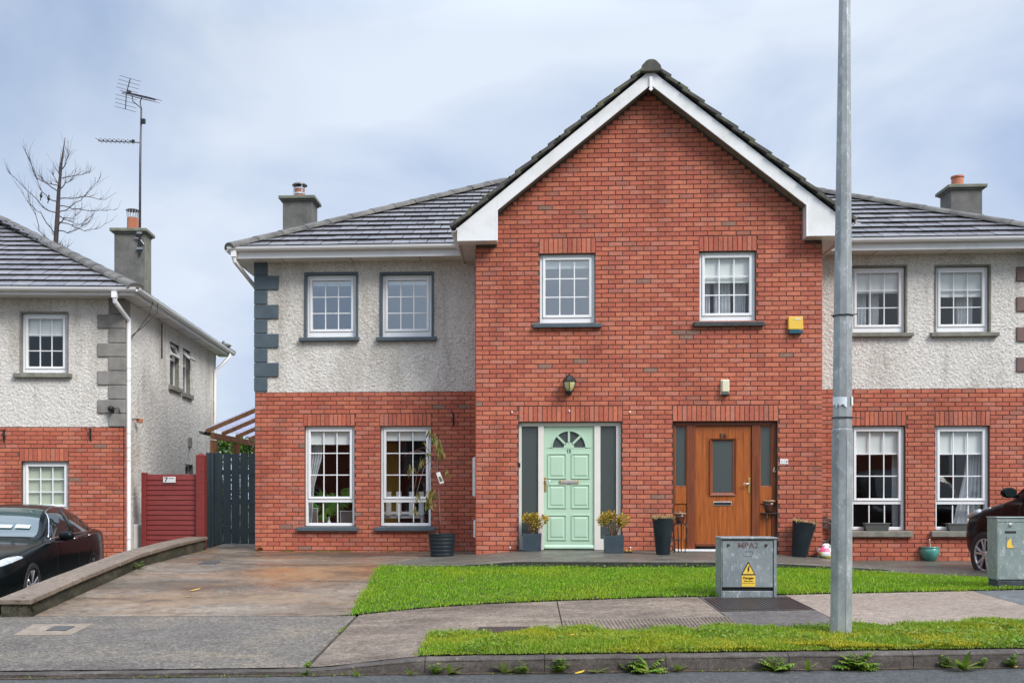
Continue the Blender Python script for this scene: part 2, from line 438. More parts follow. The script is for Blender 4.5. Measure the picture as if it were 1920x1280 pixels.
def galv(name, a, b_, c, sc=9):
    m, t, n, b = new_mat(name)
    n1 = noise_node(t, sc, 5, .7, stretch=(1, 1, .6)); r = ramp(t, n1.outputs['Fac'], [(.30, a), (.52, b_), (.72, c)])
    n2 = noise_node(t, 26, 4, .7, stretch=(1, 1, .5)); r2 = ramp(t, n2.outputs['Fac'], [(.56, (0, 0, 0)), (.68, (.75, .75, .75))])
    col = mixc(t, r2.outputs[0], r.outputs[0], (.56, .60, .60)); t.links.new(col, b.inputs['Base Color'])
    b.inputs['Metallic'].default_value = .35; b.inputs['Roughness'].default_value = .5
    bump(t, b, n2.outputs['Fac'], .15, .002)
    return m
MAT['galv'] = galv('galvanised_column', (.225, .245, .245), (.335, .355, .35), (.46, .48, .47), 6)
MAT['cab'] = galv('galvanised_cabinet', (.185, .22, .228), (.25, .29, .298), (.34, .38, .382), 5)
MAT['cabgreen'] = galv('weathered_cabinet', (.20, .26, .245), (.26, .315, .295), (.34, .385, .365), 7)
MAT['cabbase'] = mat('cabinet_base_dark', (.02, .026, .03), (.05, .065, .075), 25, .6)

def ground_mat(name, stops, sc=2.0, stretch=None, rough=.8, speck=.35, fs=140, bs=160, bd=.006, wet=None, extra=None, detail=6, spec=.22, pale=None):
    m, t, n, b = new_mat(name)
    n1 = noise_node(t, sc, detail, .66, stretch=stretch, dist=.5); r = ramp(t, n1.outputs['Fac'], stops)
    c = r.outputs[0]
    for k, (f_, amt) in enumerate(((fs, speck), (fs*.42, speck*.75), (12, .22))):
        nf = noise_node(t, f_, 3, .75); rf = ramp(t, nf.outputs['Fac'], [(.32, (1-amt,)*3), (.5, (1, 1, 1)), (.70, (1+amt,)*3)])
        c = mixc(t, 1.0, c, rf.outputs[0], 'MULTIPLY')
    if pale:
        npl = noise_node(t, fs*.8, 2, .5); rp = ramp(t, npl.outputs['Fac'], [(.64, (0, 0, 0)), (.72, (.8, .8, .8))]); c = mixc(t, rp.outputs[0], c, pale)
    if extra: c = extra(t, c)
    t.links.new(c, b.inputs['Base Color']); b.inputs['Roughness'].default_value = rough; b.inputs['Specular IOR Level'].default_value = spec
    if wet:
        nw = noise_node(t, wet[0], 4, .6, stretch=stretch)
        mrr = t.nodes.new("ShaderNodeMapRange"); mrr.inputs['From Min'].default_value = .4; mrr.inputs['From Max'].default_value = .62
        mrr.inputs['To Min'].default_value = wet[1]; mrr.inputs['To Max'].default_value = wet[2]
        t.links.new(nw.outputs['Fac'], mrr.inputs['Value']); t.links.new(mrr.outputs[0], b.inputs['Roughness'])
    nb = noise_node(t, bs, 3, .7); bump(t, b, nb.outputs['Fac'], .6, bd)
    return m
MAT['road'] = ground_mat('wet_asphalt', [(.3, (.048, .048, .047)), (.7, (.078, .077, .075))], 1.2, (.4, 1, 1), .5, .6, 80, 90, .014, wet=(1.5, .38, .7), pale=(.20, .20, .195), spec=.4)
MAT['apron'] = ground_mat('grey_tarmac_apron', [(.3, (.100, .087, .073)), (.52, (.142, .126, .106)), (.72, (.215, .172, .122))], .9, (.8, 1.2, 1), .6, .62, 62, 120, .006, wet=(1.1, .5, .85), pale=(.30, .28, .25))
def blot(t, c, cx, cy, a, b_, col, amt, wob=.55):
    """a stain with a ragged outline lying at (cx, cy) on the ground"""
    g = t.nodes.new("ShaderNodeNewGeometry"); m = t.nodes.new("ShaderNodeMapping"); m.vector_type = 'TEXTURE'
    m.inputs['Location'].default_value = (cx, cy, 0); m.inputs['Scale'].default_value = (a, b_, 1000); t.links.new(g.outputs['Position'], m.inputs[0])
    ln = t.nodes.new("ShaderNodeVectorMath"); ln.operation = 'LENGTH'; t.links.new(m.outputs[0], ln.inputs[0])
    nz = noise_node(t, 1.6, 6, .68, dist=1.0); ad = t.nodes.new("ShaderNodeMath"); ad.operation = 'MULTIPLY_ADD'; ad.inputs[1].default_value = wob*3.2
    t.links.new(nz.outputs['Fac'], ad.inputs[0]); t.links.new(ln.outputs['Value'], ad.inputs[2])
    r = ramp(t, ad.outputs[0], [(.0, (1, 1, 1)), (1, (0, 0, 0))])
    mrr = t.nodes.new("ShaderNodeMapRange"); mrr.inputs['From Min'].default_value = 1.25; mrr.inputs['From Max'].default_value = 2.0
    mrr.inputs['To Min'].default_value = amt; mrr.inputs['To Max'].default_value = 0.0
    t.links.new(ad.outputs[0], mrr.inputs['Value']); return mixc(t, mrr.outputs[0], c, col)
def rust(t, c):
    c = blot(t, c, -2.7, 13.4, 1.5, 1.3, (.30, .150, .058), .85)
    c = blot(t, c, -4.4, 12.2, 1.3, .55, (.070, .048, .030), .8)
    c = blot(t, c, -3.0, 14.3, 1.9, .32, (.060, .040, .026), .8)
    c = blot(t, c, -3.2, 16.7, 2.4, 1.1, (.070, .055, .042), .9)
    c = blot(t, c, -3.6, 11.2, 1.6, .5, (.30, .19, .10), .6)
    n1 = noise_node(t, .62, 6, .62, stretch=(.8, 1.1, 1), dist=1.2); r1 = ramp(t, n1.outputs['Fac'], [(.46, (0, 0, 0)), (.64, (.55, .55, .55))])
    c = mixc(t, r1.outputs[0], c, (.275, .155, .075))
    n2 = noise_node(t, .75, 7, .70, stretch=(.75, 1.35, 1), dist=1.4); r2 = ramp(t, n2.outputs['Fac'], [(.50, (0, 0, 0)), (.60, (.5, .5, .5)), (.72, (.85, .85, .85))])
    c = mixc(t, r2.outputs[0], c, (.060, .045, .032))
    n3 = noise_node(t, 5.0, 5, .75, dist=.6); r3 = ramp(t, n3.outputs['Fac'], [(.34, (.62, .60, .58)), (.5, (1, 1, 1)), (.7, (1.12, 1.12, 1.1))])
    return mixc(t, 1.0, c, r3.outputs[0], 'MULTIPLY')
MAT['drive'] = ground_mat('stained_damp_concrete', [(.3, (.140, .110, .084)), (.5, (.215, .172, .130)), (.7, (.30, .245, .185))], 1.1, (.8, 1.2, 1), .55, .42, 66, 110, .006, wet=(.9, .22, .55), extra=rust, spec=.45)
def lich(t, c):
    n1 = noise_node(t, 11, 5, .75, dist=.5); r1 = ramp(t, n1.outputs['Fac'], [(.63, (0, 0, 0)), (.70, (.5, .5, .5))])
    return mixc(t, r1.outputs[0], c, (.34, .30, .24))
MAT['pavA'] = ground_mat('weathered_concrete', [(.30, (.105, .078, .060)), (.5, (.180, .142, .110)), (.70, (.27, .215, .16))], 1.6, (.8, 1.4, 1), .7, .5, 60, 120, .006, extra=lich)
MAT['pavB'] = ground_mat('dark_concrete', [(.3, (.098, .086, .078)), (.6, (.138, .124, .113)), (.8, (.18, .16, .145))], 2.0, None, .7, .5, 65, 120, .006)
MAT['pavC'] = ground_mat('beige_concrete', [(.3, (.225, .175, .138)), (.6, (.285, .228, .182)), (.8, (.33, .27, .22))], 1.4, (.8, 1.3, 1), .75, .34, 70, 140, .004)
MAT['pavD'] = ground_mat('grey_patch', [(.3, (.10, .105, .105)), (.7, (.145, .15, .15))], 2.0, None, .8, .4, 140)
MAT['patch'] = ground_mat('buff_concrete_patch', [(.3, (.225, .180, .135)), (.7, (.275, .225, .175))], 2.0, None, .75, .2, 100)
MAT['porch'] = ground_mat('damp_concrete_path', [(.3, (.085, .082, .068)), (.55, (.125, .115, .094)), (.75, (.17, .15, .12))], 1.6, (1, 1.4, 1), .5, .25, 80, 100, .005, wet=(1.4, .3, .7))
MAT['riser'] = ground_mat('mossy_path_edge', [(.3, (.028, .030, .024)), (.6, (.05, .052, .042)), (.8, (.085, .08, .065))], 4.0, None, .8, .3, 80)
MAT['kerb'] = ground_mat('kerb_concrete', [(.3, (.050, .042, .036)), (.55, (.085, .072, .062)), (.78, (.16, .14, .12))], 2.6, (.8, 1, 2), .7, .35, 90, 120, .006, extra=lich)
MAT['capstone'] = ground_mat('wall_cap_concrete', [(.3, (.165, .128, .098)), (.6, (.215, .17, .132)), (.8, (.25, .205, .165))], 2.0, (1, .5, 1), .7, .25, 90)
MAT['lowwall'] = ground_mat('mossy_low_wall', [(.3, (.028, .030, .020)), (.5, (.060, .056, .038)), (.7, (.12, .105, .075))], 3.5, (1, .6, 1.3), .85, .4, 70)
MAT['iron'] = mat('cast_iron_cover', (.042, .034, .031), (.072, .058, .052), 10, .45, metal=.3, bs=60)
MAT['lid'] = mat('dark_lid', (.05, .05, .052), (.08, .08, .08), 15, .6)
MAT['grasssoil'] = ground_mat('grass_soil', [(.3, (.035, .055, .010)), (.7, (.065, .085, .018))], 3.0, None, .95, .4, 90)
MAT['field'] = ground_mat('distant_ground', [(.3, (.04, .055, .02)), (.7, (.07, .08, .035))], .5, None, .95)

def leaf_mat(name, cols, patch=None, rough=.5, trans=.35, psc=.8):
    m, t, n, b = new_mat(name)
    g = n.new("ShaderNodeNewGeometry")
    k = len(cols); r = ramp(t, g.outputs['Random Per Island'], [(i / max(1, k - 1), c) for i, c in enumerate(cols)])
    c = r.outputs[0]
    if patch:
        n1 = noise_node(t, psc, 4, .6); r1 = ramp(t, n1.outputs['Fac'], [(.46, (0, 0, 0)), (.66, (.85, .85, .85))])
        c = mixc(t, r1.outputs[0], c, patch)
    t.links.new(c, b.inputs['Base Color']); b.inputs['Roughness'].default_value = rough; b.inputs['Specular IOR Level'].default_value = .3
    tl = n.new("ShaderNodeBsdfTranslucent"); t.links.new(c, tl.inputs[0])
    ms = n.new("ShaderNodeMixShader"); ms.inputs[0].default_value = trans
    t.links.new(b.outputs[0], ms.inputs[1]); t.links.new(tl.outputs[0], ms.inputs[2]); t.links.new(ms.outputs[0], n["Material Output"].inputs[0])
    return m
MAT['grass'] = leaf_mat('lawn_grass', [(.115, .285, .008), (.160, .360, .010), (.205, .42, .013), (.25, .455, .022), (.23, .40, .02), (.42, .45, .10)], (.33, .44, .022), psc=.7)
MAT['verge'] = leaf_mat('verge_grass', [(.12, .235, .010), (.175, .32, .013), (.225, .38, .018), (.28, .41, .03), (.25, .37, .03), (.46, .42, .14)], (.42, .41, .025), psc=1.1)
MAT['weed'] = leaf_mat('weed_leaf', [(.085, .175, .014), (.14, .255, .022), (.21, .32, .035), (.26, .29, .05)])
MAT['hedge'] = leaf_mat('hedge_leaf', [(.05, .115, .015), (.09, .18, .025), (.15, .25, .045)])
MAT['house_leaf'] = leaf_mat('houseplant_leaf', [(.06, .22, .03), (.12, .34, .05), (.20, .42, .07)])
MAT['yleaf'] = leaf_mat('golden_shrub_leaf', [(.62, .48, .03), (.52, .30, .06), (.34, .36, .04), (.72, .58, .09), (.48, .24, .10), (.18, .26, .02)])
MAT['tleaf'] = leaf_mat('sapling_leaf', [(.11, .15, .03), (.17, .20, .05), (.21, .17, .05), (.26, .18, .05)])
MAT['twig'] = mat('twig', (.20, .13, .075), (.27, .18, .11), 20, .8)
MAT['sapbark'] = mat('sapling_bark', (.15, .065, .05), (.21, .10, .075), 20, .6)
MAT['bark'] = mat('bare_bark', (.045, .032, .034), (.075, .055, .05), 9, .9)
MAT['mossyellow'] = leaf_mat('yellow_moss', [(.30, .29, .012), (.42, .38, .015), (.34, .36, .02), (.50, .43, .03)])
MAT['straw'] = leaf_mat('straw_flower', [(.50, .38, .16), (.62, .45, .24), (.55, .32, .18), (.28, .33, .09)])
MAT['leafyellow'] = mat('fallen_leaf', (.62, .36, .03), (.70, .45, .05), 30, .5)
MAT['leafrust'] = mat('rust_leaf', (.28, .07, .03), (.20, .06, .03), 30, .6)
MAT['carblack'] = mat('black_car_paint', (.005, .007, .007), None, 1, .22, spec=.1, coat=.22)
MAT['suvpaint'] = mat('dark_plum_car_paint', (.0045, .0048, .0055), None, 1, .25, spec=.10, coat=.16)
for nm_ in ('carblack', 'suvpaint'):
    b_ = MAT[nm_].node_tree.nodes["Principled BSDF"]; b_.inputs['Coat Tint'].default_value = (.62, .85, 1, 1); b_.inputs['Specular Tint'].default_value = (.6, .85, 1, 1)
MAT['carglass'] = mat('tinted_car_glass', (.012, .02, .02), None, 1, .03, spec=.9)
MAT['screen'] = mat('windscreen_glass', (.045, .075, .075), None, 1, .03, spec=1.0, coat=.6)
MAT['chrome'] = mat('chrome', (.75, .75, .76), None, 1, .12, metal=1.0)
MAT['tyre'] = mat('tyre', (.014, .014, .014), (.022, .022, .022), 30, .75)
MAT['alloy'] = mat('alloy_wheel', (.50, .49, .50), (.58, .57, .57), 20, .3, metal=.7)
MAT['headlamp'] = mat('headlamp', (.52, .54, .56), (.30, .32, .34), 14, .08, spec=.9, coat=1.0)
MAT['paper'] = mat('paper', (.70, .76, .78), None, 1, .6)

def sheet_mat():
    m, t, n, b = new_mat('polycarbonate'); n.remove(b)
    tr = n.new("ShaderNodeBsdfTransparent"); tr.inputs[0].default_value = (.92, .91, .97, 1)
    tl = n.new("ShaderNodeBsdfTranslucent"); tl.inputs[0].default_value = (.88, .87, .97, 1)
    ms = n.new("ShaderNodeMixShader"); ms.inputs[0].default_value = .45
    t.links.new(tr.outputs[0], ms.inputs[1]); t.links.new(tl.outputs[0], ms.inputs[2]); t.links.new(ms.outputs[0], n["Material Output"].inputs[0])
    return m
MAT['poly'] = sheet_mat()

# ================================================================== THE GROUND
def grid_sheet(xs, ys, zf, inside=None):
    mb = MB(); idx = {}
    for j, y in enumerate(ys):
        for i, x in enumerate(xs):
            idx[i, j] = len(mb.v); mb.v.append((x, y, zf(x, y)))
    for j in range(len(ys)-1):
        for i in range(len(xs)-1):
            if inside and not inside((xs[i]+xs[i+1])/2, (ys[j]+ys[j+1])/2): continue
            mb.f.append((idx[i,j], idx[i+1,j], idx[i+1,j+1], idx[i,j+1]))
    return mb
def frange(a, b, n): return [a + (b - a) * i / n for i in range(n + 1)]
def strip(pts_a, pts_b, zf, n=1):
    """sheet between two rows of (x, y) points"""
    mb = MB(); m = len(pts_a)
    for a, b in zip(pts_a, pts_b):
        for k in range(n+1):
            x, y = lerp(a[0], b[0], k/n), lerp(a[1], b[1], k/n); mb.v.append((x, y, zf(x, y)))
    for i in range(m-1):
        for k in range(n):
            q = i*(n+1)+k; mb.f.append((q, q+n+1, q+n+2, q+1))
    return mb

structure('ground', MB().quad((-400,-300,-1.6),(400,-300,-1.6),(400,500,-1.6),(-400,500,-1.6)), MAT['field'])
structure('road', grid_sheet(frange(-40, 40, 80), [-6.5, 0, 3, 6, 7.62], lambda x, y: zroad(x) - .012*max(0, 3-abs(y))*0), MAT['road'])
structure('back_garden', MB().quad((-40,24.9,-.25),(40,24.9,-.25),(40,80,-.25),(-40,80,-.25)), MAT['field'])

# boundary-wall line: from the pavement back to the side gate
WN = Vector((-5.21, 10.15)); WE = WF.lam(389, 1012, 18.2); WE = Vector((WE.x, WE.y))
def wallx(Y): return lerp(WN.x, WE.x, (Y - WN.y) / (WE.y - WN.y))

# kerb: one stone after the other, dropped at the drive
kerb = thing('kerb', None, None); kerb['kind'] = 'structure'
def kerb_stone(x0, x1):
    mb = MB(); n = 5
    prof = [(0.0, -.06), (0.004, .62), (0.012, .86), (0.028, .965), (0.05, 1.0), (.125, 1.0), (.125, -.06)]
    for i in range(n+1):
        x = lerp(x0, x1, i/n); zr = zroad(x); h = kerbh(x)
        for (dy, fz) in prof:
            z = zr + (h*fz if fz >= 0 else -.1)
            mb.v.append((x, YK + dy + .002*math.sin(x*9), z + .0025*math.sin(x*13)))
    m = len(prof)
    for i in range(n):
        for k in range(m-1):
            q = i*m+k; mb.f.append((q, q+m, q+m+1, q+1))
    mb.f.append(tuple(range(m))); mb.f.append(tuple(range(n*m+m-1, n*m-1, -1)))
    o = ob('kerb_stone', mb, MAT['kerb'], kerb, auto=35)
kx = -.80; e = kx
while e > -10: kerb_stone(e-.915+.0025, e-.0025); e -= .915
e = kx
while e < 9: kerb_stone(e+.0025, e+.915-.0025); e += .915
structure('kerb_bedding', strip([(x, YK+.006) for x in frange(-10, 9, 60)], [(x, YK+.12) for x in frange(-10, 9, 60)], lambda x, y: zroad(x)+kerbh(x)*.8), MAT['lowwall'], kerb)

# pavement slabs
pav = thing('pavement', None, None); pav['kind'] = 'structure'
def slab(name, x0, x1, m, y0=None, y1=None, n=10, dz=0.0):
    xs = frange(x0 + .006, x1 - .006, n); rows = []
    mb = MB(); K = 6
    for x in xs:
        a = (y0(x) if callable(y0) else y0) if y0 is not None else YK + .126
        b = (y1(x) if callable(y1) else y1) if y1 is not None else yback(x)
        for k in range(K+1):
            y = lerp(a, b, k/K); mb.v.append((x, y, gnd(x, y) + dz))
        mb.v.append((x, b, gnd(x, b) - .12))
    W = K + 2
    for i in range(len(xs)-1):
        for k in range(W-1):
            q = i*W+k; mb.f.append((q, q+W, q+W+1, q+1))
    for i in (0, len(xs)-1):                                 # joint faces
        q = i*W; b = len(mb.v)
        for k in range(K+1):
            p = mb.v[q+k]; mb.v.append((p[0], p[1], p[2]-.05))
        for k in range(K): mb.f.append((q+k, q+k+1, b+k+1, b+k))
    return ob(name, mb, m, pav)
slab('paving_slab', -1.73, .30, MAT['pavA'], n=16)
slab('paving_slab', .30, 1.86, MAT['pavA'])
slab('paving_slab', 1.86, 2.78, MAT['pavB'])
slab('paving_slab', 2.78, 4.80, MAT['pavC'])
slab('tarmac_patch', 4.80, 9.0, MAT['pavD'])
slab('tarmac_apron', -10.0, -1.748, MAT['apron'], y1=lambda x: yback(x)-.012, n=24)
structure('pavement_bed', strip([(x, YK+.13) for x in frange(-10, 9, 60)], [(x, yback(x)+.05) for x in frange(-10, 9, 60)], lambda x, y: gnd(x, y)-.018, 6), MAT['lowwall'], pav)

# the driveway up to the side gate, and the strip of ground under the garden
dys = [10.0, 10.6, 11.4, 12.2, 13, 14, 15, 15.6, 16.2, 16.8, 17.37, 18, 18.6, 19.5, 21, 25]
dv = MB()
for y in dys:
    yy = max(y, 0)
    for k in range(9):
        xl, xr = wallx(y) + .02, (-1.6 if y < 17.4 else -4.5)
        x = lerp(xl, xr, k/8); ya = y if y > 10.0 else yback(x)
        dv.v.append((x, ya, gnd(x, ya)))
for j in range(len(dys)-1):
    for k in range(8): q = j*9+k; dv.f.append((q, q+1, q+10, q+9))
structure('driveway', dv, MAT['drive'])
rd = MB()
structure('neighbour_driveway', grid_sheet(frange(-14, -5.2, 6), frange(7.9, 26, 10), lambda x, y: lerp(zroad(x)+.03, -.66, clamp((y-9)/4))), MAT['apron'])

# lawn outline
LB0 = Vector((-2.11, 13.99)); LF0 = Vector((-1.81, 9.99))
def lawn_left(Y): return lerp(LF0.x, LB0.x, (Y - LF0.y) / (LB0.y - LF0.y))
def lawn_back(X): return interp(X, [(-2.3, 13.98), (4.15, 13.98), (4.4, 13.85), (5.6, 13.15), (7.2, 12.1)])
def lawn_front(X): return yback(X) if X > -1.81 else 10.0
def in_lawn(x, y): return lawn_left(y) < x < 7.1 and lawn_front(x) < y < lawn_back(x)
structure('right_driveway', grid_sheet(frange(3.9, 12, 12), frange(9.5, 17.36, 12), lambda x, y: gnd(x, y) - .004), MAT['porch'])
lm = MB(); xs = frange(-2.26, 7.1, 60)
for x in xs:
    a = max(lawn_front(x), 9.98)
    for k in range(11):
        y = lerp(a, lawn_back(x), k/10); xx = max(x, lawn_left(y))
        lm.v.append((xx, y, gnd(xx, y) + .012))
for i in range(60):
    for k in range(10): q = i*11+k; lm.f.append((q, q+11, q+12, q+1))
structure('lawn', lm, MAT['grasssoil'])
def verge_back(X):
    return 8.78 + .035*X + .07*math.sin(X*5.1) + .05*math.sin(X*11.3+1) + (.10 if .25 < X < .55 else 0)
vx = frange(-.86, 8.5, 90)
structure('verge', strip([(x, YK+.118) for x in vx], [(x, verge_back(x)-.03) for x in vx], lambda x, y: gnd(x, y)+.011, 5), MAT['grasssoil'])

# grass blades, one mesh each for lawn and verge
def blades(name, pts, hs, ws, mt, label, lean=.5):
    n = len(pts); P = np.array(pts); H = np.array(hs); Wd = np.array(ws)
    a = NP.uniform(0, 2*math.pi, n); t = NP.uniform(0, 2*math.pi, n); ln = np.abs(NP.normal(0, lean, n))
    dx, dy = np.cos(a)*Wd/2, np.sin(a)*Wd/2
    lx, ly = np.cos(t)*ln*H, np.sin(t)*ln*H
    V = np.zeros((n, 5, 3))
    V[:,0] = P + np.stack([-dx, -dy, np.zeros(n)-.004], 1); V[:,1] = P + np.stack([dx, dy, np.zeros(n)-.004], 1)
    mid = P + np.stack([lx*.35, ly*.35, H*.62], 1)
    V[:,2] = mid + np.stack([-dx*.8, -dy*.8, np.zeros(n)], 1); V[:,3] = mid + np.stack([dx*.8, dy*.8, np.zeros(n)], 1)
    V[:,4] = P + np.stack([lx, ly, H*(1-.25*np.minimum(ln, 1.5))], 1)
    me = bpy.data.meshes.new(name)
    me.vertices.add(n*5); me.vertices.foreach_set('co', V.reshape(-1))
    b = np.arange(n)[:,None]*5
    quads = (b + np.array([0,1,3,2])).reshape(-1); tris = (b + np.array([2,3,4])).reshape(-1)
    me.loops.add(n*7); me.polygons.add(n*2)
    me.loops.foreach_set('vertex_index', np.concatenate([quads, tris]).astype(np.int32))
    ls = np.concatenate([np.arange(n)*4, n*4 + np.arange(n)*3]); lt = np.concatenate([np.full(n, 4), np.full(n, 3)])
    me.polygons.foreach_set('loop_start', ls.astype(np.int32))
    try: me.polygons.foreach_set('loop_total', lt.astype(np.int32))
    except Exception: pass
    me.update(); me.validate(); me.materials.append(mt)
    o = link(name, me); tag(o, label, 'grass', kind='stuff'); return o
pts, hs, ws = [], [], []
for _ in range(105000):
    y = rnd.uniform(9.95, 14.0); x = rnd.uniform(-2.35, 7.1)
    jl = rnd.gauss(0, .03) + .045*mnoise.noise((x*3, y*3, 8))
    if not (lawn_left(y)+jl < x and max(9.98, lawn_front(x))-.02+jl < y < lawn_back(x)-.01): continue
    h = mnoise.noise((x*1.3, y*1.3, 0)); k = mnoise.noise((x*4, y*4, 3))
    edge = .8 if (y > lawn_back(x)-.3) else 1.0
    pts.append((x, y, gnd(x, y)+.012)); hs.append(max(.010, .021 + .014*h + .014*k + rnd.uniform(0, .016))*edge); ws.append(rnd.uniform(.006, .012))
blades('lawn_grass', pts, hs, ws, MAT['grass'], 'bright green cut lawn between the path and the pavement', .55)
pts, hs, ws = [], [], []
LPX = WF.lam(1577, 1185, 8.32); LAMP = Vector((LPX.x, LPX.y, 0))
for _ in range(96000):
    x = rnd.uniform(-.9, 7.2); y = rnd.uniform(YK+.10, 9.15)
    if y > verge_back(x) + rnd.gauss(0, .025) or x < -.86 + rnd.gauss(0, .02): continue
    if (x-LAMP.x)**2 + (y-LAMP.y)**2 < .125**2: continue
    h = mnoise.noise((x*1.7, y*1.7, 9)); k = mnoise.noise((x*6, y*6, 5))
    mossy = mnoise.noise((x*.9+3, y*1.2, 2)) > .28 or ((x-LAMP.x)**2+(y-LAMP.y+.25)**2 < .45 and rnd.random() < .8)
    hh = max(.010, .026 + .022*h + .026*k + rnd.uniform(0, .024))
    if mossy: hh *= .5
    if y < YK + .30: hh *= lerp(.22, 1, clamp((y-YK-.11 - .05*mnoise.noise((x*5, 0, 77)))/.17))
    pts.append((x, y, gnd(x, y)+.011)); hs.append(hh); ws.append(rnd.uniform(.005, .010))
blades('verge_grass', pts, hs, ws, MAT['verge'], 'yellow-green grass strip between the kerb and the pavement', .6)

# raised path along the front doors
pp = MB(); pxs = frange(-2.15, 5.3, 40)
def porch_edge_z(x): return interp(x, [(-2.15, -.070), (-1.0, -.040), (-.2, .020), (2.5, .022), (3.6, .0), (4.2, -.03), (5.1, -.11), (5.3, -.15)])
def porch_y(x): return interp(x, [(-2.15, 14.2), (-1.0, 14.02), (0, 14.0), (4.2, 14.0), (5.3, 14.7)])
def porch_z(x, y):
    ze = porch_edge_z(x); zw = interp(x, [(-2.15, -.075), (-.85, -.02), (-.35, .030), (.0, .055), (.5, .060), (3.3, .045), (4.3, -.028), (4.7, -.05), (5.3, -.158)])
    return lerp(ze, zw, clamp((y - porch_y(x)) / (YG - porch_y(x))))
for x in pxs:
    ya = porch_y(x); yb_ = 17.36 if (x < -.87 or x > 4.70) else 16.36
    pp.v.append((x, ya, min(porch_edge_z(x)-.12, gnd(x, ya)-.02))); pp.v.append((x, ya, porch_edge_z(x)-.014)); pp.v.append((x, ya+.014, porch_edge_z(x)))
    for k in range(1, 6):
        y = lerp(ya+.014, yb_, k/5); pp.v.append((x, y, porch_z(x, y)))
for i in range(40):
    for k in range(7): q = i*8+k; pp.f.append((q, q+8, q+9, q+1))
po = structure('porch_path', pp, MAT['porch'])
po.data.materials.append(MAT['riser'])
for i, p in enumerate(po.data.polygons):
    if i % 7 < 1: p.material_index = 1

# covers and patches set into the ground
def cover(name, label, corners, m, ribs=0, along=True, dz=.006, ribm=None):
    """a plate through four ground points (near-left, near-right, far-right, far-left)"""
    c = [Vector(p) for p in corners]; ctr = sum(c, Vector()) / 4
    t = thing(name, label, 'cover', ctr)
    q = [p - ctr for p in c]
    mb = MB(); up = Vector((0, 0, dz))
    mb.add([p - Vector((0, 0, .02)) for p in q] + [p + up for p in q], [(4,5,6,7),(0,1,5,4),(1,2,6,5),(2,3,7,6),(3,0,4,7)])
    ob('plate', mb, m, t)
    if ribs:
        for k in range(ribs):
            f0, f1 = (k+.25)/ribs, (k+.75)/ribs
            P = lambda a, b: (q[0].lerp(q[1], a)).lerp(q[3].lerp(q[2], a), b)
            r = MB()
            if along: w4 = [P(f0, .06), P(f1, .06), P(f1, .94), P(f0, .94)]
            else: w4 = [P(.03, f0), P(.97, f0), P(.97, f1), P(.03, f1)]
            r.add([p + up for p in w4] + [p + up*1 + Vector((0, 0, .006)) for p in w4], [(4,5,6,7),(0,1,5,4),(1,2,6,5),(2,3,7,6),(3,0,4,7)])
            ob('rib', r, ribm or m, t)
    return t
def gp(u, v): return ongnd(u, v)
cover('drain_cover', 'small ribbed iron cover in the pavement behind the left end of the verge', [gp(893, 1189), gp(998, 1187), gp(994, 1175), gp(897, 1176)], MAT['iron'], 14)
cover('drain_cover', 'long rusty iron cover half hidden by the verge grass', [gp(1128, 1193), gp(1250, 1191), gp(1240, 1183), gp(1134, 1184)], MAT['iron'], 14)
cover('manhole_cover', 'wide diagonal-ribbed manhole cover at the foot of the stencilled grey cabinet', [gp(1352, 1146), gp(1528, 1143), gp(1478, 1119), gp(1319, 1121)], MAT['iron'], 26)
cover('ribbed_concrete_patch', 'ribbed concrete patch in the pavement left of the big manhole cover', [gp(1068, 1184), gp(1392, 1178), gp(1368, 1155), gp(1056, 1162)], MAT['pavA'], 44, dz=.003)
t = cover('concrete_surround', 'buff concrete patch around a dark lid in the grey tarmac', [gp(25, 1190), gp(132, 1190), gp(176, 1169), gp(62, 1170)], MAT['patch'], dz=.004)
cover('stopcock_cover', 'small dark lid inside the buff concrete patch', [gp(86, 1182.5), gp(124, 1182.5), gp(141, 1174.5), gp(103, 1174.5)], MAT['lid'], dz=.010)
cover('drain_grate', 'dark square drain grate in the driveway near the house corner', [gp(370, 1058), gp(406, 1057.5), gp(414, 1051.5), gp(382, 1052)], MAT['lid'], 5, dz=.006)

# low boundary wall between the two driveways: capping stones on a mossy wall
bw = thing('boundary_wall', 'low mossy boundary wall with a flat concrete cap beside the rust-stained driveway', 'wall', (WN.x, WN.y, -.6))
def wl(p): return (p[0]-WN.x, p[1]-WN.y, p[2]+.6)
wd = (WE - WN).normalized(); wn = Vector((-wd.y, wd.x)); Lw = (WE - WN).length
def wcap(s): return interp(s, [(0, -.145), (.24, -.012), (.49, .115), (.75, .165), (1, .19)])          # height of the top of the cap along the wall
CW = .34
mb = MB(); NS = 14
for i in range(NS+1):
    s = i/NS; p = WN + wd*Lw*s; z1 = wcap(s) - .06
    a = p + wn*.03; b = p + wn*(CW-.04)
    for q, z in ((a, -.75), (a, z1), (b, z1), (b, -.75)): mb.v.append(wl((q.x, q.y, z)))
for i in range(NS):
    for k in range(3): q = i*4+k; mb.f.append((q, q+4, q+5, q+1))
mb.f += [(3, 2, 1, 0), tuple(NS*4+k for k in range(4))]
ob('wall_body', mb, MAT['lowwall'], bw, recalc=True)
NCAP = 11
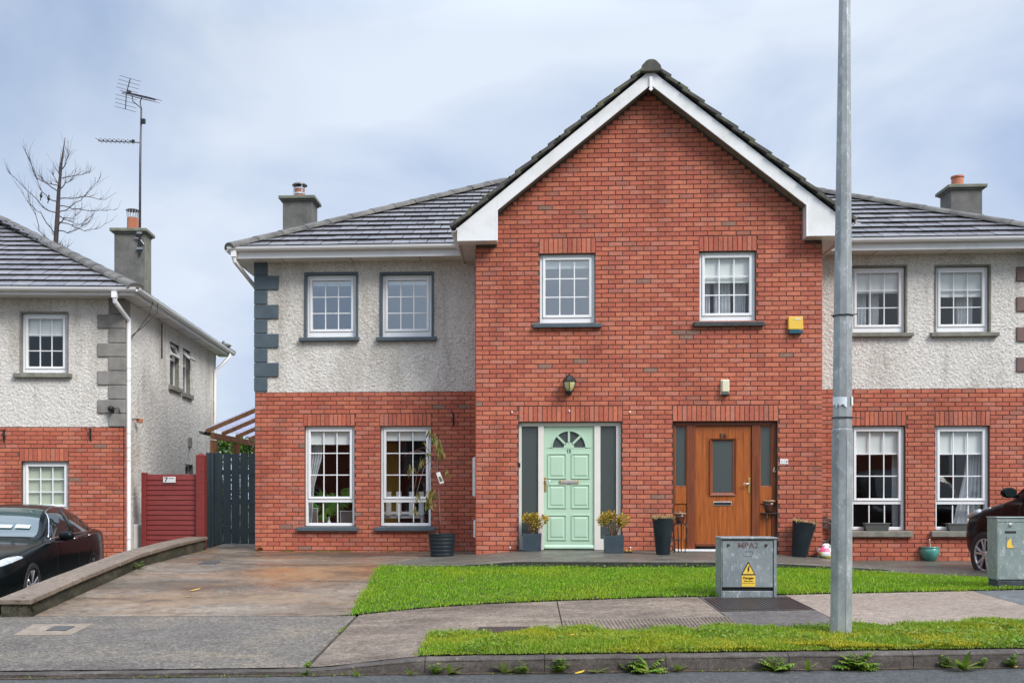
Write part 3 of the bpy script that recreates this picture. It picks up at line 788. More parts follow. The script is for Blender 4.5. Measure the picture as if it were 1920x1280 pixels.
for i in range(NCAP):
    s0, s1 = i/NCAP + .0008, (i+1)/NCAP - .0008
    mb = MB(); off = rnd.uniform(-.008, .008)
    for s in (s0, s1):
        p = WN + wd*(Lw*s - (.03 if i == 0 and s == s0 else 0))
        a = p - wn*(.012+off); b = p + wn*(CW+.01-off); zt = wcap(s) + rnd.uniform(-.003, .003)
        for q, z in ((a, zt-.06), (a, zt), (b, zt), (b, zt-.06)): mb.v.append(wl((q.x, q.y, z)))
    mb.f += [(0,4,5,1), (1,5,6,2), (2,6,7,3), (3,7,4,0), (3,2,1,0), (4,7,6,5)][0:0] + [(0,1,5,4), (1,2,6,5), (2,3,7,6), (3,0,4,7), (0,3,2,1), (4,5,6,7)]
    ob('capping_stone', mb, MAT['capstone'], bw, bevel=.012, recalc=True)

# broad-leaved plants growing through the verge, too many to count
def broad(n, region, size, seed):
    rr_ = random.Random(seed); mb = MB()
    while n > 0:
        x, y = region(rr_)
        c = mnoise.noise((x*2.1, y*2.6, 21))
        if c < .06 or not (YK+.12 < y < verge_back(x)): continue
        if (x-LAMP.x)**2 + (y-LAMP.y)**2 < .15**2: continue
        n -= 1; a = rr_.uniform(0, 2*math.pi); L_ = rr_.uniform(*size); z = gnd(x, y) + .012 + rr_.uniform(.005, .035)
        d = Vector((math.cos(a), math.sin(a), rr_.uniform(-.1, .7))).normalized(); s_ = d.cross(Vector((0, 0, 1))).normalized(); p = Vector((x, y, z))
        b = len(mb.v); mb.v += [tuple(p), tuple(p + d*L_*.5 + s_*L_*.26), tuple(p + d*L_), tuple(p + d*L_*.5 - s_*L_*.26)]; mb.f.append((b, b+1, b+2, b+3))
    return mb
tag(ob('verge_clover', broad(5200, lambda r: (r.uniform(-.85, 6), r.uniform(YK+.1, 9.0)), (.018, .050), 5), MAT['weed']), 'clover and broad-leaved plants mixed into the verge', 'ground cover', kind='stuff')

def mossy(n):
    mb = MB()
    while n > 0:
        x = LAMP.x + rnd.gauss(-.1, .75); y = YK + .13 + abs(rnd.gauss(0, .28))
        if mnoise.noise((x*2.3, y*2.8, 33)) < -.02 or y > verge_back(x) - .1 or x < -.8: continue
        n -= 1; z = gnd(x, y) + .012 + rnd.uniform(.0, .022); a = rnd.uniform(0, 6.28); L_ = rnd.uniform(.010, .022)
        d = Vector((math.cos(a), math.sin(a), rnd.uniform(.3, 1.4))).normalized(); s_ = d.cross(Vector((0, 0, 1))).normalized(); p = Vector((x, y, z)); b = len(mb.v)
        mb.v += [tuple(p - s_*L_*.3), tuple(p + s_*L_*.3), tuple(p + d*L_)]; mb.f.append((b, b+1, b+2))
    return mb
tag(ob('verge_moss', mossy(16000), MAT['mossyellow']), 'yellow moss spreading through the verge around the lamp column', 'moss', kind='stuff')

def lawn_broad(n):
    mb = MB(); rr_ = random.Random(17)
    while n > 0:
        x, y = rr_.uniform(-2.2, 7), rr_.uniform(10, 13.98); c = mnoise.noise((x*1.9, y*1.5, 51))
        if not (in_lawn(x, y)) or c < .10 and y < lawn_back(x)-.22: continue
        n -= 1; a = rr_.uniform(0, 6.28); L_ = rr_.uniform(.014, .036)*(1.4 if y > lawn_back(x)-.22 else 1); p = Vector((x, y, gnd(x, y) + .012 + rr_.uniform(.008, .036)))
        d = Vector((math.cos(a), math.sin(a), rr_.uniform(-.1, .8))).normalized(); s_ = d.cross(Vector((0, 0, 1))).normalized(); b = len(mb.v)
        mb.v += [tuple(p), tuple(p + d*L_*.5 + s_*L_*.28), tuple(p + d*L_), tuple(p + d*L_*.5 - s_*L_*.28)]; mb.f.append((b, b+1, b+2, b+3))
    return mb
tag(ob('lawn_clover', lawn_broad(5200), MAT['weed']), 'clover and plantain patches mixed into the lawn and along its path edge', 'ground cover', kind='stuff')

# grit and dead leaves swept against the kerb
def grit():
    mb = MB()
    xs_ = frange(-5, 7, 240); ys_ = [YK - .002 for _ in xs_]
    for i, x in enumerate(xs_):
        wd_ = max(.006, .035 + .035*mnoise.noise((x*1.3, 0, 61)) + .02*mnoise.noise((x*6, 0, 3)))
        mb.v += [(x, YK - wd_, gnd(x, YK-.1) + .004), (x, YK + .003, gnd(x, YK-.1) + .010)]
    for i in range(240): mb.f.append((2*i, 2*i+2, 2*i+3, 2*i+1))
    for _ in range(900):
        x = rnd.uniform(-5, 7); y = YK - abs(rnd.gauss(0, .035)) - .003
        if mnoise.noise((x*1.1, 2, 61)) < -.15: continue
        a = rnd.uniform(0, 6.28); L_ = rnd.uniform(.008, .03); p = Vector((x, y, gnd(x, YK-.1) + .006)); d = Vector((math.cos(a), math.sin(a), rnd.uniform(0, .3))); s_ = Vector((-d.y, d.x, 0)); b = len(mb.v)
        mb.v += [tuple(p), tuple(p + d*L_*.5 + s_*L_*.25), tuple(p + d*L_), tuple(p + d*L_*.5 - s_*L_*.25)]; mb.f.append((b, b+1, b+2, b+3))
    return mb
tag(ob('gutter_grit', grit(), mat('gutter_grit', (.035, .028, .020), (.12, .075, .038), 40, .95, bs=90, bd=.01, lo=.42, hi=.7)), 'dark grit and dead leaf bits swept along the foot of the kerb', 'grit', kind='stuff')

# ================================================================== HOUSES: shared builders
def rect_frame(mb, x0, x1, z0, z1, wv, wh0, wh1, y0, y1):
    mb.box(x0, x0+wv, y0, y1, z0, z1); mb.box(x1-wv, x1, y0, y1, z0, z1)
    mb.box(x0+wv, x1-wv, y0, y1, z0, z0+wh0); mb.box(x0+wv, x1-wv, y0, y1, z1-wh1, z1)
    return mb

def wall_sheet(mb, x0, x1, z0, z1, y, ops):
    xs = sorted(set([x0, x1] + [clamp(v, x0, x1) for o in ops for v in o[:2]]))
    zs = sorted(set([z0, z1] + [clamp(v, z0, z1) for o in ops for v in o[2:4]]))
    for a, b in zip(xs, xs[1:]):
        for c, d in zip(zs, zs[1:]):
            mx, mz = (a+b)/2, (c+d)/2
            if b-a < 1e-6 or d-c < 1e-6 or any(o[0] < mx < o[1] and o[2] < mz < o[3] for o in ops): continue
            mb.quad((a, y, c), (b, y, c), (b, y, d), (a, y, d))
    return mb

BR = dict(L=.213, H=.0635, P=.225, C=.075)
def brick_geo(cx, cz, w, h, y, out=.009, ch=.003):
    a, b, c, d = cx-w/2, cx+w/2, cz-h/2, cz+h/2
    v = [(a,y+.003,c),(b,y+.003,c),(b,y+.003,d),(a,y+.003,d),
         (a,y-out+ch,c),(b,y-out+ch,c),(b,y-out+ch,d),(a,y-out+ch,d),
         (a+ch,y-out,c+ch),(b-ch,y-out,c+ch),(b-ch,y-out,d-ch),(a+ch,y-out,d-ch)]
    f = [(8,9,10,11),(4,5,9,8),(5,6,10,9),(6,7,11,10),(7,4,8,11),(0,1,5,4),(1,2,6,5),(2,3,7,6),(3,0,4,7)]
    return v, f
def lay(x0, x1, z0, z1, ops, xr=None, phase=0):
    """stretcher bond: list of (cx, cz, w, h)"""
    res = []; i = phase; z = z0
    while z + BR['H'] <= z1 + .004:
        zc = z + BR['H']/2
        a, b = (x0, x1) if xr is None else xr(z, z + BR['H'])
        iv = [(a, b)] if b > a else []
        for o in ops:
            if o[2] - .02 < zc < o[3] + .02:
                nv = []
                for p, q in iv:
                    if o[1] <= p or o[0] >= q: nv.append((p, q)); continue
                    if o[0] > p: nv.append((p, o[0]))
                    if o[1] < q: nv.append((o[1], q))
                iv = nv
        for p, q in iv:
            k = math.floor((p - x0 - (i % 2)*BR['P']/2) / BR['P']) - 1
            x = x0 + (i % 2)*BR['P']/2 + k*BR['P']
            while x < q:
                s, e_ = max(x, p + .004), min(x + BR['L'], q - .004)
                if e_ - s > .025: res.append(((s+e_)/2, zc, e_-s, BR['H']))
                x += BR['P']
        z += BR['C']; i += 1
    return res
def soldiers(x0, x1, z0, z1):
    n = max(1, round((x1-x0)/.0755)); p = (x1-x0)/n
    return [(x0+p*(k+.5), (z0+z1)/2, p-.010, z1-z0-.008) for k in range(n)]
def brick_part(root, b, y, cache={}):
    key = (round(b[2], 3), round(b[3], 3))
    if key not in cache:
        v, f = brick_geo(0, 0, b[2], b[3], 0); cache[key] = MB().add(v, f).mesh('brick', MAT['brick'])
    o = link('brick', cache[key], root, (b[0], y + rnd.uniform(-.0015, .0015), b[1]))
    o.rotation_euler = (0, rnd.gauss(0, .003), rnd.gauss(0, .004))

def vnoise(nx, nz, cell_x, cell_z):
    """smooth value noise on a grid, numpy"""
    gx, gz = int(nx/cell_x)+3, int(nz/cell_z)+3
    g = NP.rand(gz, gx); X = np.arange(nx)/cell_x; Z = np.arange(nz)/cell_z
    xi, zi = X.astype(int), Z.astype(int); fx, fz = X-xi, Z-zi
    fx = fx*fx*(3-2*fx); fz = (fz*fz*(3-2*fz))[:,None]
    a = g[zi][:,xi]*(1-fx) + g[zi][:,xi+1]*fx; b = g[zi+1][:,xi]*(1-fx) + g[zi+1][:,xi+1]*fx
    return a*(1-fz) + b*fz
def dash_panel(name, root, x0, x1, z0, z1, ops, step=.011, amp=.012, M=None, y=0.0):
    nx, nz = int((x1-x0)/step)+1, int((z1-z0)/step)+1
    h = .42*vnoise(nx, nz, 2.7, 2.3) + .42*vnoise(nx, nz, 1.5, 1.4) + .16*NP.rand(nz, nx)
    h = np.clip((h-.25)/.6, 0, 1)**1.2
    xs = np.linspace(x0, x1, nx); zs = np.linspace(z0, z1, nz)
    V = np.zeros((nz, nx, 3)); V[:,:,0] = xs[None,:]; V[:,:,2] = zs[:,None]; V[:,:,1] = y + .006 - amp*h
    cx, cz = (xs[:-1]+xs[1:])/2, (zs[:-1]+zs[1:])/2
    keep = np.ones((nz-1, nx-1), bool)
    for o in ops: keep &= ~((cx[None,:] > o[0]) & (cx[None,:] < o[1]) & (cz[:,None] > o[2]) & (cz[:,None] < o[3]))
    idx = np.arange(nz*nx).reshape(nz, nx)
    q = np.stack([idx[:-1,:-1], idx[:-1,1:], idx[1:,1:], idx[1:,:-1]], -1)[keep]
    me = bpy.data.meshes.new(name); Vf = V.reshape(-1, 3)
    if M is not None:
        A = np.array(M.to_3x3()); Vf = Vf @ A.T + np.array(M.translation)
    me.vertices.add(len(Vf)); me.vertices.foreach_set('co', Vf.reshape(-1))
    n = len(q); me.loops.add(n*4); me.polygons.add(n)
    me.loops.foreach_set('vertex_index', q.reshape(-1).astype(np.int32))
    me.polygons.foreach_set('loop_start', (np.arange(n)*4).astype(np.int32))
    try: me.polygons.foreach_set('loop_total', np.full(n, 4, np.int32))
    except Exception: pass
    me.polygons.foreach_set('use_smooth', [True]*n)
    me.update(); me.validate(); me.materials.append(MAT['render'])
    return link(name, me, root)

def curtain_mesh(x0, x1, z0, z1, y, waves=5, amp=.025, tie=None):
    mb = MB(); nx, nz = 24, 10
    for j in range(nz+1):
        z = lerp(z1, z0, j/nz); f = 1.0 if tie is None else interp(j/nz, tie)
        for i in range(nx+1):
            s = i/nx; x = x0 + (x1-x0)*s*f
            mb.v.append((x, y + amp*math.sin(s*waves*2*math.pi + j*.25), z))
    for j in range(nz):
        for i in range(nx):
            q = j*(nx+1)+i; mb.f.append((q, q+nx+1, q+nx+2, q+1))
    return mb

def window(root, x0, x1, z0, z1, y, sill=None, sillm='slate', band=None, split=None, glass='glass', blind=None, blindm='blind', curtains=(), rec=.06, bottom=.055, revm=None, cols=3, rows=3, label=None):
    """a window in the opening x0..x1, z0..z1 of a wall whose face is at y"""
    fw = .045; yf = y + rec
    mb = MB(); rect_frame(mb, x0, x1, z0, z1, fw, bottom, fw, yf, yf+.07)
    zs = z0 + bottom
    if split is not None: mb.box(x0+fw, x1-fw, yf+.001, yf+.069, split-.028, split+.028)
    W = ob('window', mb, MAT['white'], root, bevel=.006, label=label)
    rv = MB()
    rv.quad((x0, y-.004, z0), (x0, yf+.01, z0), (x0, yf+.01, z1), (x0, y-.004, z1)); rv.quad((x1, yf+.01, z0), (x1, y-.004, z0), (x1, y-.004, z1), (x1, yf+.01, z1))
    rv.quad((x0, y-.004, z1), (x0, yf+.01, z1), (x1, yf+.01, z1), (x1, y-.004, z1)); rv.quad((x0, yf+.01, z0), (x0, y-.004, z0), (x1, y-.004, z0), (x1, yf+.01, z0))
    ob('reveal', rv, revm or MAT['mortar'], W)
    if band:
        bw_, bm_ = band; b = MB()
        b.box(x0-bw_, x0-.001, y-.010, y+.02, z0, z1+bw_); b.box(x1+.001, x1+bw_, y-.010, y+.02, z0, z1+bw_); b.box(x0-.001, x1+.001, y-.010, y+.02, z1+.001, z1+bw_)
        ob('plaster_band', b, MAT[bm_], W)
    parts = [(zs, z1-fw, rows)] if split is None else [(split+.028, z1-fw, rows), (zs, split-.028, 1)]
    for pi, (a, b, nr) in enumerate(parts):
        sw = .045 if pi == 0 else .012
        X0, X1 = x0+fw, x1-fw
        if sw > .02:
            ob('sash', rect_frame(MB(), X0+.002, X1-.002, a+.002, b-.002, sw, sw, sw, yf-.014, yf+.05), MAT['white'], W, bevel=.008)
        gx0, gx1, ga, gb = X0+sw, X1-sw, a+sw, b-sw
        yg = yf + .026; bar = .017
        for k in range(1, cols):
            xx = lerp(gx0, gx1, k/cols); ob('glazing_bar', MB().box(xx-bar/2, xx+bar/2, yg-.008, yg+.014, ga, gb), MAT['white'], W)
        for k in range(1, nr):
            zz = lerp(ga, gb, k/nr)
            for c in range(cols):
                xa = lerp(gx0, gx1, c/cols) + (bar/2 if c else 0); xb = lerp(gx0, gx1, (c+1)/cols) - (bar/2 if c < cols-1 else 0)
                ob('glazing_bar', MB().box(xa, xb, yg-.007, yg+.013, zz-bar/2, zz+bar/2), MAT['white'], W)
        for c in range(cols):
            for k in range(nr):
                xa, xb = lerp(gx0, gx1, c/cols), lerp(gx0, gx1, (c+1)/cols); za, zb_ = lerp(ga, gb, k/nr), lerp(ga, gb, (k+1)/nr)
                j = [rnd.uniform(-.0006, .0006) for _ in range(4)]
                ob('pane', MB().quad((xa, yg+j[0], za), (xb, yg+j[1], za), (xb, yg+j[2], zb_), (xa, yg+j[3], zb_)), MAT[glass], W)
        if pi == 0 and blind:
            zb2 = lerp(gb, ga, blind)
            b_ = MB().box(gx0-.03, gx1+.03, yg+.040, yg+.044, zb2+.02, gb+.03); b_.box(gx0-.03, gx1+.03, yg+.036, yg+.048, zb2, zb2+.02)
            ob('blind', b_, MAT[blindm], W)
    for (ca, cb, tie) in curtains:
        ob('curtain', curtain_mesh(lerp(x0, x1, ca), lerp(x0, x1, cb), z0+.02, z1-.02, y+.30, tie=tie), MAT['curtain'], W, smooth=True)
    if sill:
        sx0, sx1, sz0, sz1 = sill
        s = MB(); n = 1
        s.add([(sx0,y-.075,sz0),(sx1,y-.075,sz0),(sx1,y+.09,sz0),(sx0,y+.09,sz0),(sx0,y-.075,sz1-.018),(sx1,y-.075,sz1-.018),(sx1,y+.09,sz1+.004),(sx0,y+.09,sz1+.004)],
              [(0,3,2,1),(4,5,6,7),(0,1,5,4),(1,2,6,5),(2,3,7,6),(3,0,4,7)])
        ob('sill', s, MAT[sillm], W, bevel=.008)
    return W

def clip_poly(poly, f):
    """keep the part of a polygon where f(p) >= 0 (f linear)"""
    res = []
    for i in range(len(poly)):
        p, q = poly[i], poly[(i+1) % len(poly)]; a, b = f(p), f(q)
        if a >= 0: res.append(p)
        if (a >= 0) != (b >= 0):
            t = a/(a-b); res.append((lerp(p[0], q[0], t), lerp(p[1], q[1], t)))
    return res
class Slope:
    """a tiled roof plane: origin on the eave, a = along the eave, b = up the slope"""
    def __init__(s, O, A, B): s.O, s.A, s.B = Vector(O), Vector(A).normalized(), Vector(B).normalized(); s.N = s.A.cross(s.B)
    def P(s, a, b, n=0.0): return s.O + s.A*a + s.B*b + s.N*n
TW, TG = .305, .338
def tiles(slope, part, a0, a1, blen, clips, skip=None, limit=300, name='roof_tile', seen=None):
    """individual tiles inside the clip half-planes; returns how many"""
    rows = int(math.ceil(blen/TG)); cnt = 0; mass = MB()
    full = None
    L = TG + .05
    def geo(poly, tilt0):
        mb = MB(); n = len(poly)
        top = []; bot = []
        for (x, z) in poly:
            lift = .066 - .040*(z/L)
            top.append((x, z, lift)); bot.append((x, z, lift-.032))
        mb.add(bot + top, [tuple(range(n-1, -1, -1)), tuple(range(n, 2*n))] + [(i, (i+1) % n, (i+1) % n+n, i+n) for i in range(n)])
        return mb
    def grime_and_shade(me):                              # cut edges coloured dark: grime plus painted-in shade of the gaps beneath
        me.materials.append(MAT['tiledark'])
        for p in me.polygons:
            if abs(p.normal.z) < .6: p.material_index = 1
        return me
    M0 = Matrix((slope.A, slope.B, slope.N)).transposed().to_4x4()
    items = []
    for r in range(rows):
        b0 = r*TG; k0 = math.floor((a0 - (r % 2)*TW/2)/TW) - 1
        k = k0
        while True:
            x = (r % 2)*TW/2 + k*TW
            if x > a1: break
            k += 1
            poly = [(x+.006, b0), (x+TW-.006, b0), (x+TW-.006, min(b0+L, blen+.05)), (x+.006, min(b0+L, blen+.05))]
            nfull = True
            for f in clips:
                np_ = clip_poly(poly, f)
                if np_ != poly: nfull = False
                poly = np_
                if len(poly) < 3: break
            if len(poly) < 3: continue
            cx, cb = sum(p[0] for p in poly)/len(poly), sum(p[1] for p in poly)/len(poly)
            area = abs(sum(poly[i][0]*poly[(i+1) % len(poly)][1]-poly[(i+1) % len(poly)][0]*poly[i][1] for i in range(len(poly))))/2
            if area < .006: continue
            if skip and skip(slope.P(cx, cb)): continue
            items.append((x, b0, poly, nfull))
    for (x, b0, poly, nf) in items:
        loc = slope.P(x, b0, rnd.uniform(-.002, .003)); M = M0.copy(); M.translation = loc
        if cnt < limit and (seen is None or seen(loc)):
            if nf:
                if full is None: full = grime_and_shade(geo([(p[0]-x, p[1]-b0) for p in poly], 0).mesh(name, MAT['tile']))
                o = link(name, full, part)
            else: o = link(name, grime_and_shade(geo([(p[0]-x, p[1]-b0) for p in poly], 0).mesh(name, MAT['tile'])), part)
            M2 = M @ Matrix.Rotation(rnd.gauss(0, .006), 4, 'Z') @ Matrix.Rotation(rnd.gauss(0, .006), 4, 'X')
            o.matrix_local = M2; cnt += 1
        else:
            g = geo([(p[0]-x, p[1]-b0) for p in poly], 0); g.xf(M); mass.add(g.v, g.f)
    if mass.f: ob(name + 's', mass, MAT['tilemass'], part, kind='stuff')
    return cnt
def caps(part, a, b, n, w=.15, rise=.075, name='hip_cap', m='hip'):
    """half-round mortar-bedded caps from a (low) to b (high)"""
    a, b = Vector(a), Vector(b); d = (b-a).normalized(); sx_ = d.cross(Vector((0, 0, 1))).normalized(); up = sx_.cross(d)
    L = (b-a).length/n
    for i in range(n):
        mb = MB(); K = 8
        for s, ex in ((0, 1.06), (1, .97)):
            c = a + d*(L*(i+s) + (.012 if s else -.012))
            for k in range(K+1):
                t = math.pi*(k/K); mb.v.append(tuple(c + sx_*(-math.cos(t)*w*ex) + up*(math.sin(t)*rise*ex*1.15 - .02)))
        for k in range(K): mb.f.append((k, k+1, K+1+k+1, K+1+k))
        mb.f.append(tuple(range(K, -1, -1))); mb.f.append(tuple(range(K+1, 2*K+2)))
        ob(name, mb, MAT[m], part, auto=50)
def gutter(mb, a, b, r=.058):
    a, b = Vector(a), Vector(b); d = (b-a).normalized(); s = d.cross(Vector((0, 0, 1))).normalized()
    K = 8; prof = []
    for k in range(K+1):
        t = math.pi*k/K; prof.append((-math.cos(t)*r, -math.sin(t)*r))
    prof = [(prof[0][0]-.006, .008)] + prof + [(prof[-1][0]+.006, .008)]
    n = len(prof); inner = [(p[0]*.9, p[1]*.9 + .004) for p in prof][::-1]; pr = prof + inner; n = len(pr)
    base = len(mb.v)
    for c in (a, b):
        for x, z in pr: mb.v.append(tuple(c + s*x + Vector((0, 0, z))))
    for k in range(n):
        k2 = (k+1) % n; mb.f.append((base+k, base+k2, base+n+k2, base+n+k))
    mb.f.append(tuple(base+k for k in range(n-1, -1, -1))); mb.f.append(tuple(base+n+k for k in range(n)))
    return mb
def room(root, x0, x1, y0, y1, z0, z1, m):
    mb = MB()
    mb.quad((x0,y1,z0),(x1,y1,z0),(x1,y1,z1),(x0,y1,z1)); mb.quad((x0,y0,z0),(x0,y1,z0),(x0,y1,z1),(x0,y0,z1)); mb.quad((x1,y1,z0),(x1,y0,z0),(x1,y0,z1),(x1,y1,z1))
    mb.quad((x0,y0,z0),(x1,y0,z0),(x1,y1,z0),(x0,y1,z0)); mb.quad((x0,y0,z1),(x0,y1,z1),(x1,y1,z1),(x1,y0,z1))
    return ob('room', mb, m, root)
def chimney(root, x0, x1, y0, y1, z0, z1, pot=True, cowl=None, label=None):
    mb = MB().box(x0, x1, y0, y1, z0, z1-.09)
    c = ob('chimney', mb, MAT['chim'], root, bevel=.01, label=label)
    cp = MB().box(x0-.07, x1+.07, y0-.07, y1+.07, z1-.065, z1); cp.box(x0-.03, x1+.03, y0-.03, y1+.03, z1-.095, z1-.066)
    ob('chimney_cap', cp, MAT['chimcap'], c, bevel=.012)
    return c

# ================================================================== THE SEMI-DETACHED PAIR
HF = Frame((XC, YW, 0), 0.0)
GY = YG - YW                                   # gable wall face, local y
house = thing('semi_detached_house', 'red brick and pebble-dash pair of houses sharing a central gable, green and timber front doors', 'house', HF.loc)
def px(u, v, y=0.0): p = HF.at(u, v, y); return p.x, p.z
def rect(u0, u1, v0, v1, y=0.0):
    um, vm = (u0+u1)/2, (v0+v1)/2
    return (px(u0, vm, y)[0], px(u1, vm, y)[0], px(um, v1, y)[1], px(um, v0, y)[1])
WX = 6.748                                      # half width of the pair
GXL, GXR = px(892, 800, GY)[0], px(1541, 800, GY)[0]
ZB = px(690, 734.5)[1]                          # brick below, dash above
ZS = 5.06                                       # soffit
# --- openings
W1 = rect(575, 667, 515, 632); W2 = rect(716.5, 809, 514.5, 631.5); W3 = rect(571.5, 664.5, 798.5, 986); W4 = rect(713.5, 808, 798.5, 986)
W5 = rect(1012, 1115.5, 475.5, 605.5, GY); W6 = rect(1311.5, 1417, 471, 602, GY)
W7 = rect(1598, 1697.5, 500.5, 623, 0); W8 = rect(1755.5, 1854.5, 499.5, 622, 0); W9 = rect(1597, 1697, 798, 993.5, 0); W10 = rect(1754, 1855, 798, 993.5, 0)
D15 = rect(972, 1165.5, 790.5, 1036, GY); D16 = rect(1261.5, 1457.5, 789.5, 1037, GY)
D15 = (D15[0], D15[1], 0.0, D15[3]); D16 = (D16[0], D16[1], 0.0, D16[3])
S3 = rect(569, 665, 772.5, 798.5); S4 = rect(712, 808.5, 772.5, 798.5); S9 = rect(1596, 1698, 771.5, 798); S10 = rect(1753, 1856, 771.5, 798)
S5 = rect(1011, 1116.5, 448, 475.5, GY); S6 = rect(1310.5, 1418.5, 443.5, 471, GY); S15 = rect(973, 1167, 764, 790.5, GY); S16 = rect(1261, 1459, 762.5, 789.5, GY)

def snap(S, zb): return (S[0], S[1], S[2], zb + round((S[3]-zb)/.075)*.075 - .0115)
_z0 = ZB - .075*38
S3, S4, S9, S10 = [snap(q, _z0) for q in (S3, S4, S9, S10)]; S5, S6, S15, S16 = [snap(q, -.018) for q in (S5, S6, S15, S16)]
# --- gable outline (barge-board) measured in its own plane
BY = GY - .27
bA, bAi = HF.at(1216, 131, BY), HF.at(1216, 159.5, BY)
bLo, bLb, bRb, bIn = HF.at(857, 428, BY), HF.at(857, 452, BY), HF.at(932, 452, BY), HF.at(932, 402, BY)
xo, xi = abs(bLo.x), abs(bRb.x)
slope_g = (bA.z - bLo.z) / xo
zin = bAi.z - slope_g*xi
def wall_halfw(z): return (bAi.z + .0 - z) / slope_g + .02

# --- walls
wg = MB(); wall_sheet(wg, GXL, GXR, -.4, bLb.z, GY, [W5, W6, D15, D16])
ztop = bAi.z
wg.add([(GXL, GY, bLb.z), (GXR, GY, bLb.z), (xi, GY, bLb.z+.5), (0, GY, ztop+.05), (-xi, GY, bLb.z+.5)], [(0, 1, 2, 3, 4)])
wg.quad((GXL, .02, -.4), (GXL, GY, -.4), (GXL, GY, bLb.z), (GXL, .02, bLb.z)); wg.quad((GXR, GY, -.4), (GXR, .02, -.4), (GXR, .02, bLb.z), (GXR, GY, bLb.z))
ob('gable_wall', wg, MAT['mortar'], house)
ob('wing_wall', wall_sheet(MB(), -WX, GXL, -.4, ZB+.004, 0.0, [W3, W4]), MAT['mortar'], house)
ob('wing_wall', wall_sheet(MB(), GXR, WX, -.4, ZB+.004, 0.0, [W9, W10]), MAT['mortar'], house)
sw_ = MB()
for sx_ in (-1, 1):
    x = sx_*(WX-.004)
    sw_.quad((x, 0.0, -.4), (x, 8.0, -.4), (x, 8.0, ZS+.1), (x, 0.0, ZS+.1))
sw_.quad((-WX, 8.0, -.4), (WX, 8.0, -.4), (WX, 8.0, ZS+.1), (-WX, 8.0, ZS+.1))
ob('side_wall', sw_, MAT['render'], house)
dash_panel('pebble_dash', house, -WX, GXL+.02, ZB, ZS+.03, [W1, W2])
dash_panel('pebble_dash', house, GXR-.02, WX, ZB, ZS+.03, [W7, W8])

# --- bricks: those that show largest are parts, the rest one mass
ALL = []
def xr_g(z0, z1):
    if z1 < bLb.z: return (GXL, GXR)
    h = min(wall_halfw(z1), xi + .05)
    return (max(GXL, -h), min(GXR, h))
gb = lay(GXL, GXR, -.018, ztop, [W5, W6, (D15[0], D15[1], -1, D15[3]), (D16[0], D16[1], -1, D16[3]), S5, S6, S15, S16], xr_g, 1)
zl0 = ZB - .075*38
lb = lay(-WX, GXL, zl0, ZB-.005, [W3, W4, S3, S4], None, 0) + lay(GXR, WX, zl0-.075, ZB-.005, [W9, W10, S9, S10], None, 0)
mass = MB()
def solo_rank(b): return -(b[0])                # the right-hand edge of the gable is nearest the street view
full_ = sorted([b for b in gb if b[2] > .2 and .55 < b[1] < 4.3 and b[0] > .0 and b[0] < 2.62], key=solo_rank)[:300]
fs_ = set(id(b) for b in full_)
for b in gb:
    if id(b) in fs_: brick_part(house, b, GY)
    else: v, f = brick_geo(b[0], b[1], b[2], b[3], GY + rnd.uniform(-.0015, .0015)); mass.add(v, f)
for s_, yy in ((S5, GY), (S6, GY), (S15, GY), (S16, GY), (S3, 0), (S4, 0), (S9, 0), (S10, 0)):
    for b in soldiers(s_[0], s_[1], s_[2], s_[3]): v, f = brick_geo(b[0], b[1], b[2], b[3], yy + rnd.uniform(-.0015, .001)); mass.add(v, f)
for b in lb: v, f = brick_geo(b[0], b[1], b[2], b[3], rnd.uniform(-.0015, .0015)); mass.add(v, f)
for sx_ in (-1, 1):                             # bricks on the returns of the gable
    Mr = Matrix.Translation((GXL if sx_ < 0 else GXR, 0, 0)) @ Matrix.Rotation(R(-90 if sx_ < 0 else 90), 4, 'Z')
    for b in lay(0.0, -GY, -.018, bLb.z, []):
        v, f = brick_geo(b[0] if sx_ < 0 else b[0]+GY, b[1], b[2], b[3], 0)
        mass.add([Mr @ Vector(p) for p in v], f)
ob('brickwork', mass, MAT['brickmass'], house, kind='stuff')

# --- quoins
for sx_ in (-1, 1):
    for k in range(9):
        z1 = lerp(px(490, 490)[1], px(490, 734)[1], k/9); z0 = lerp(px(490, 490)[1], px(490, 734)[1], (k+1)/9)
        wq = .425 if k % 2 else .225
        a, b = (-WX-.012, -WX+wq) if sx_ < 0 else (WX-wq, WX+.012)
        if sx_ > 0 and k % 2 == 0: wq = .225
        ob('quoin', MB().box(a, b, -.026, .22 if k % 2 else .42, z0+.006, z1-.006), MAT['slate' if sx_ < 0 else 'quoinred'], house, bevel=.008)

# --- windows
def sl(u0, u1, v0, v1, y=0.0): return rect(u0, u1, v0, v1, y)
window(house, *W1, 0, sill=sl(562, 674, 631.5, 640), band=(.045, 'slate'), glass='glasshi', blind=.10, bottom=.10, revm=MAT['slate'])
window(house, *W2, 0, sill=sl(706, 819, 630.5, 639.5), band=(.045, 'slate'), glass='glasshi', blind=.08, bottom=.10, revm=MAT['slate'])
sp = px(618, 938.5)[1]
window(house, *W3, 0, sill=sl(557, 672, 986, 995), split=sp, blind=.20, curtains=[(.0, .32, [(0, 1), (.3, .85), (.6, .35), (1, .2)])])
window(house, *W4, 0, sill=sl(703, 817, 986, 995), split=sp, blind=.14)
window(house, *W5, GY, sill=sl(999, 1128, 605.5, 615, GY), glass='glasshi', blind=.14, bottom=.09)
window(house, *W6, GY, glass='glass', sill=sl(1300, 1432, 602, 612.5, GY), sillm='sillwet', blind=.44, bottom=.09, curtains=[(.0, .25, None), (.32, .62, None), (.70, .9, None)])
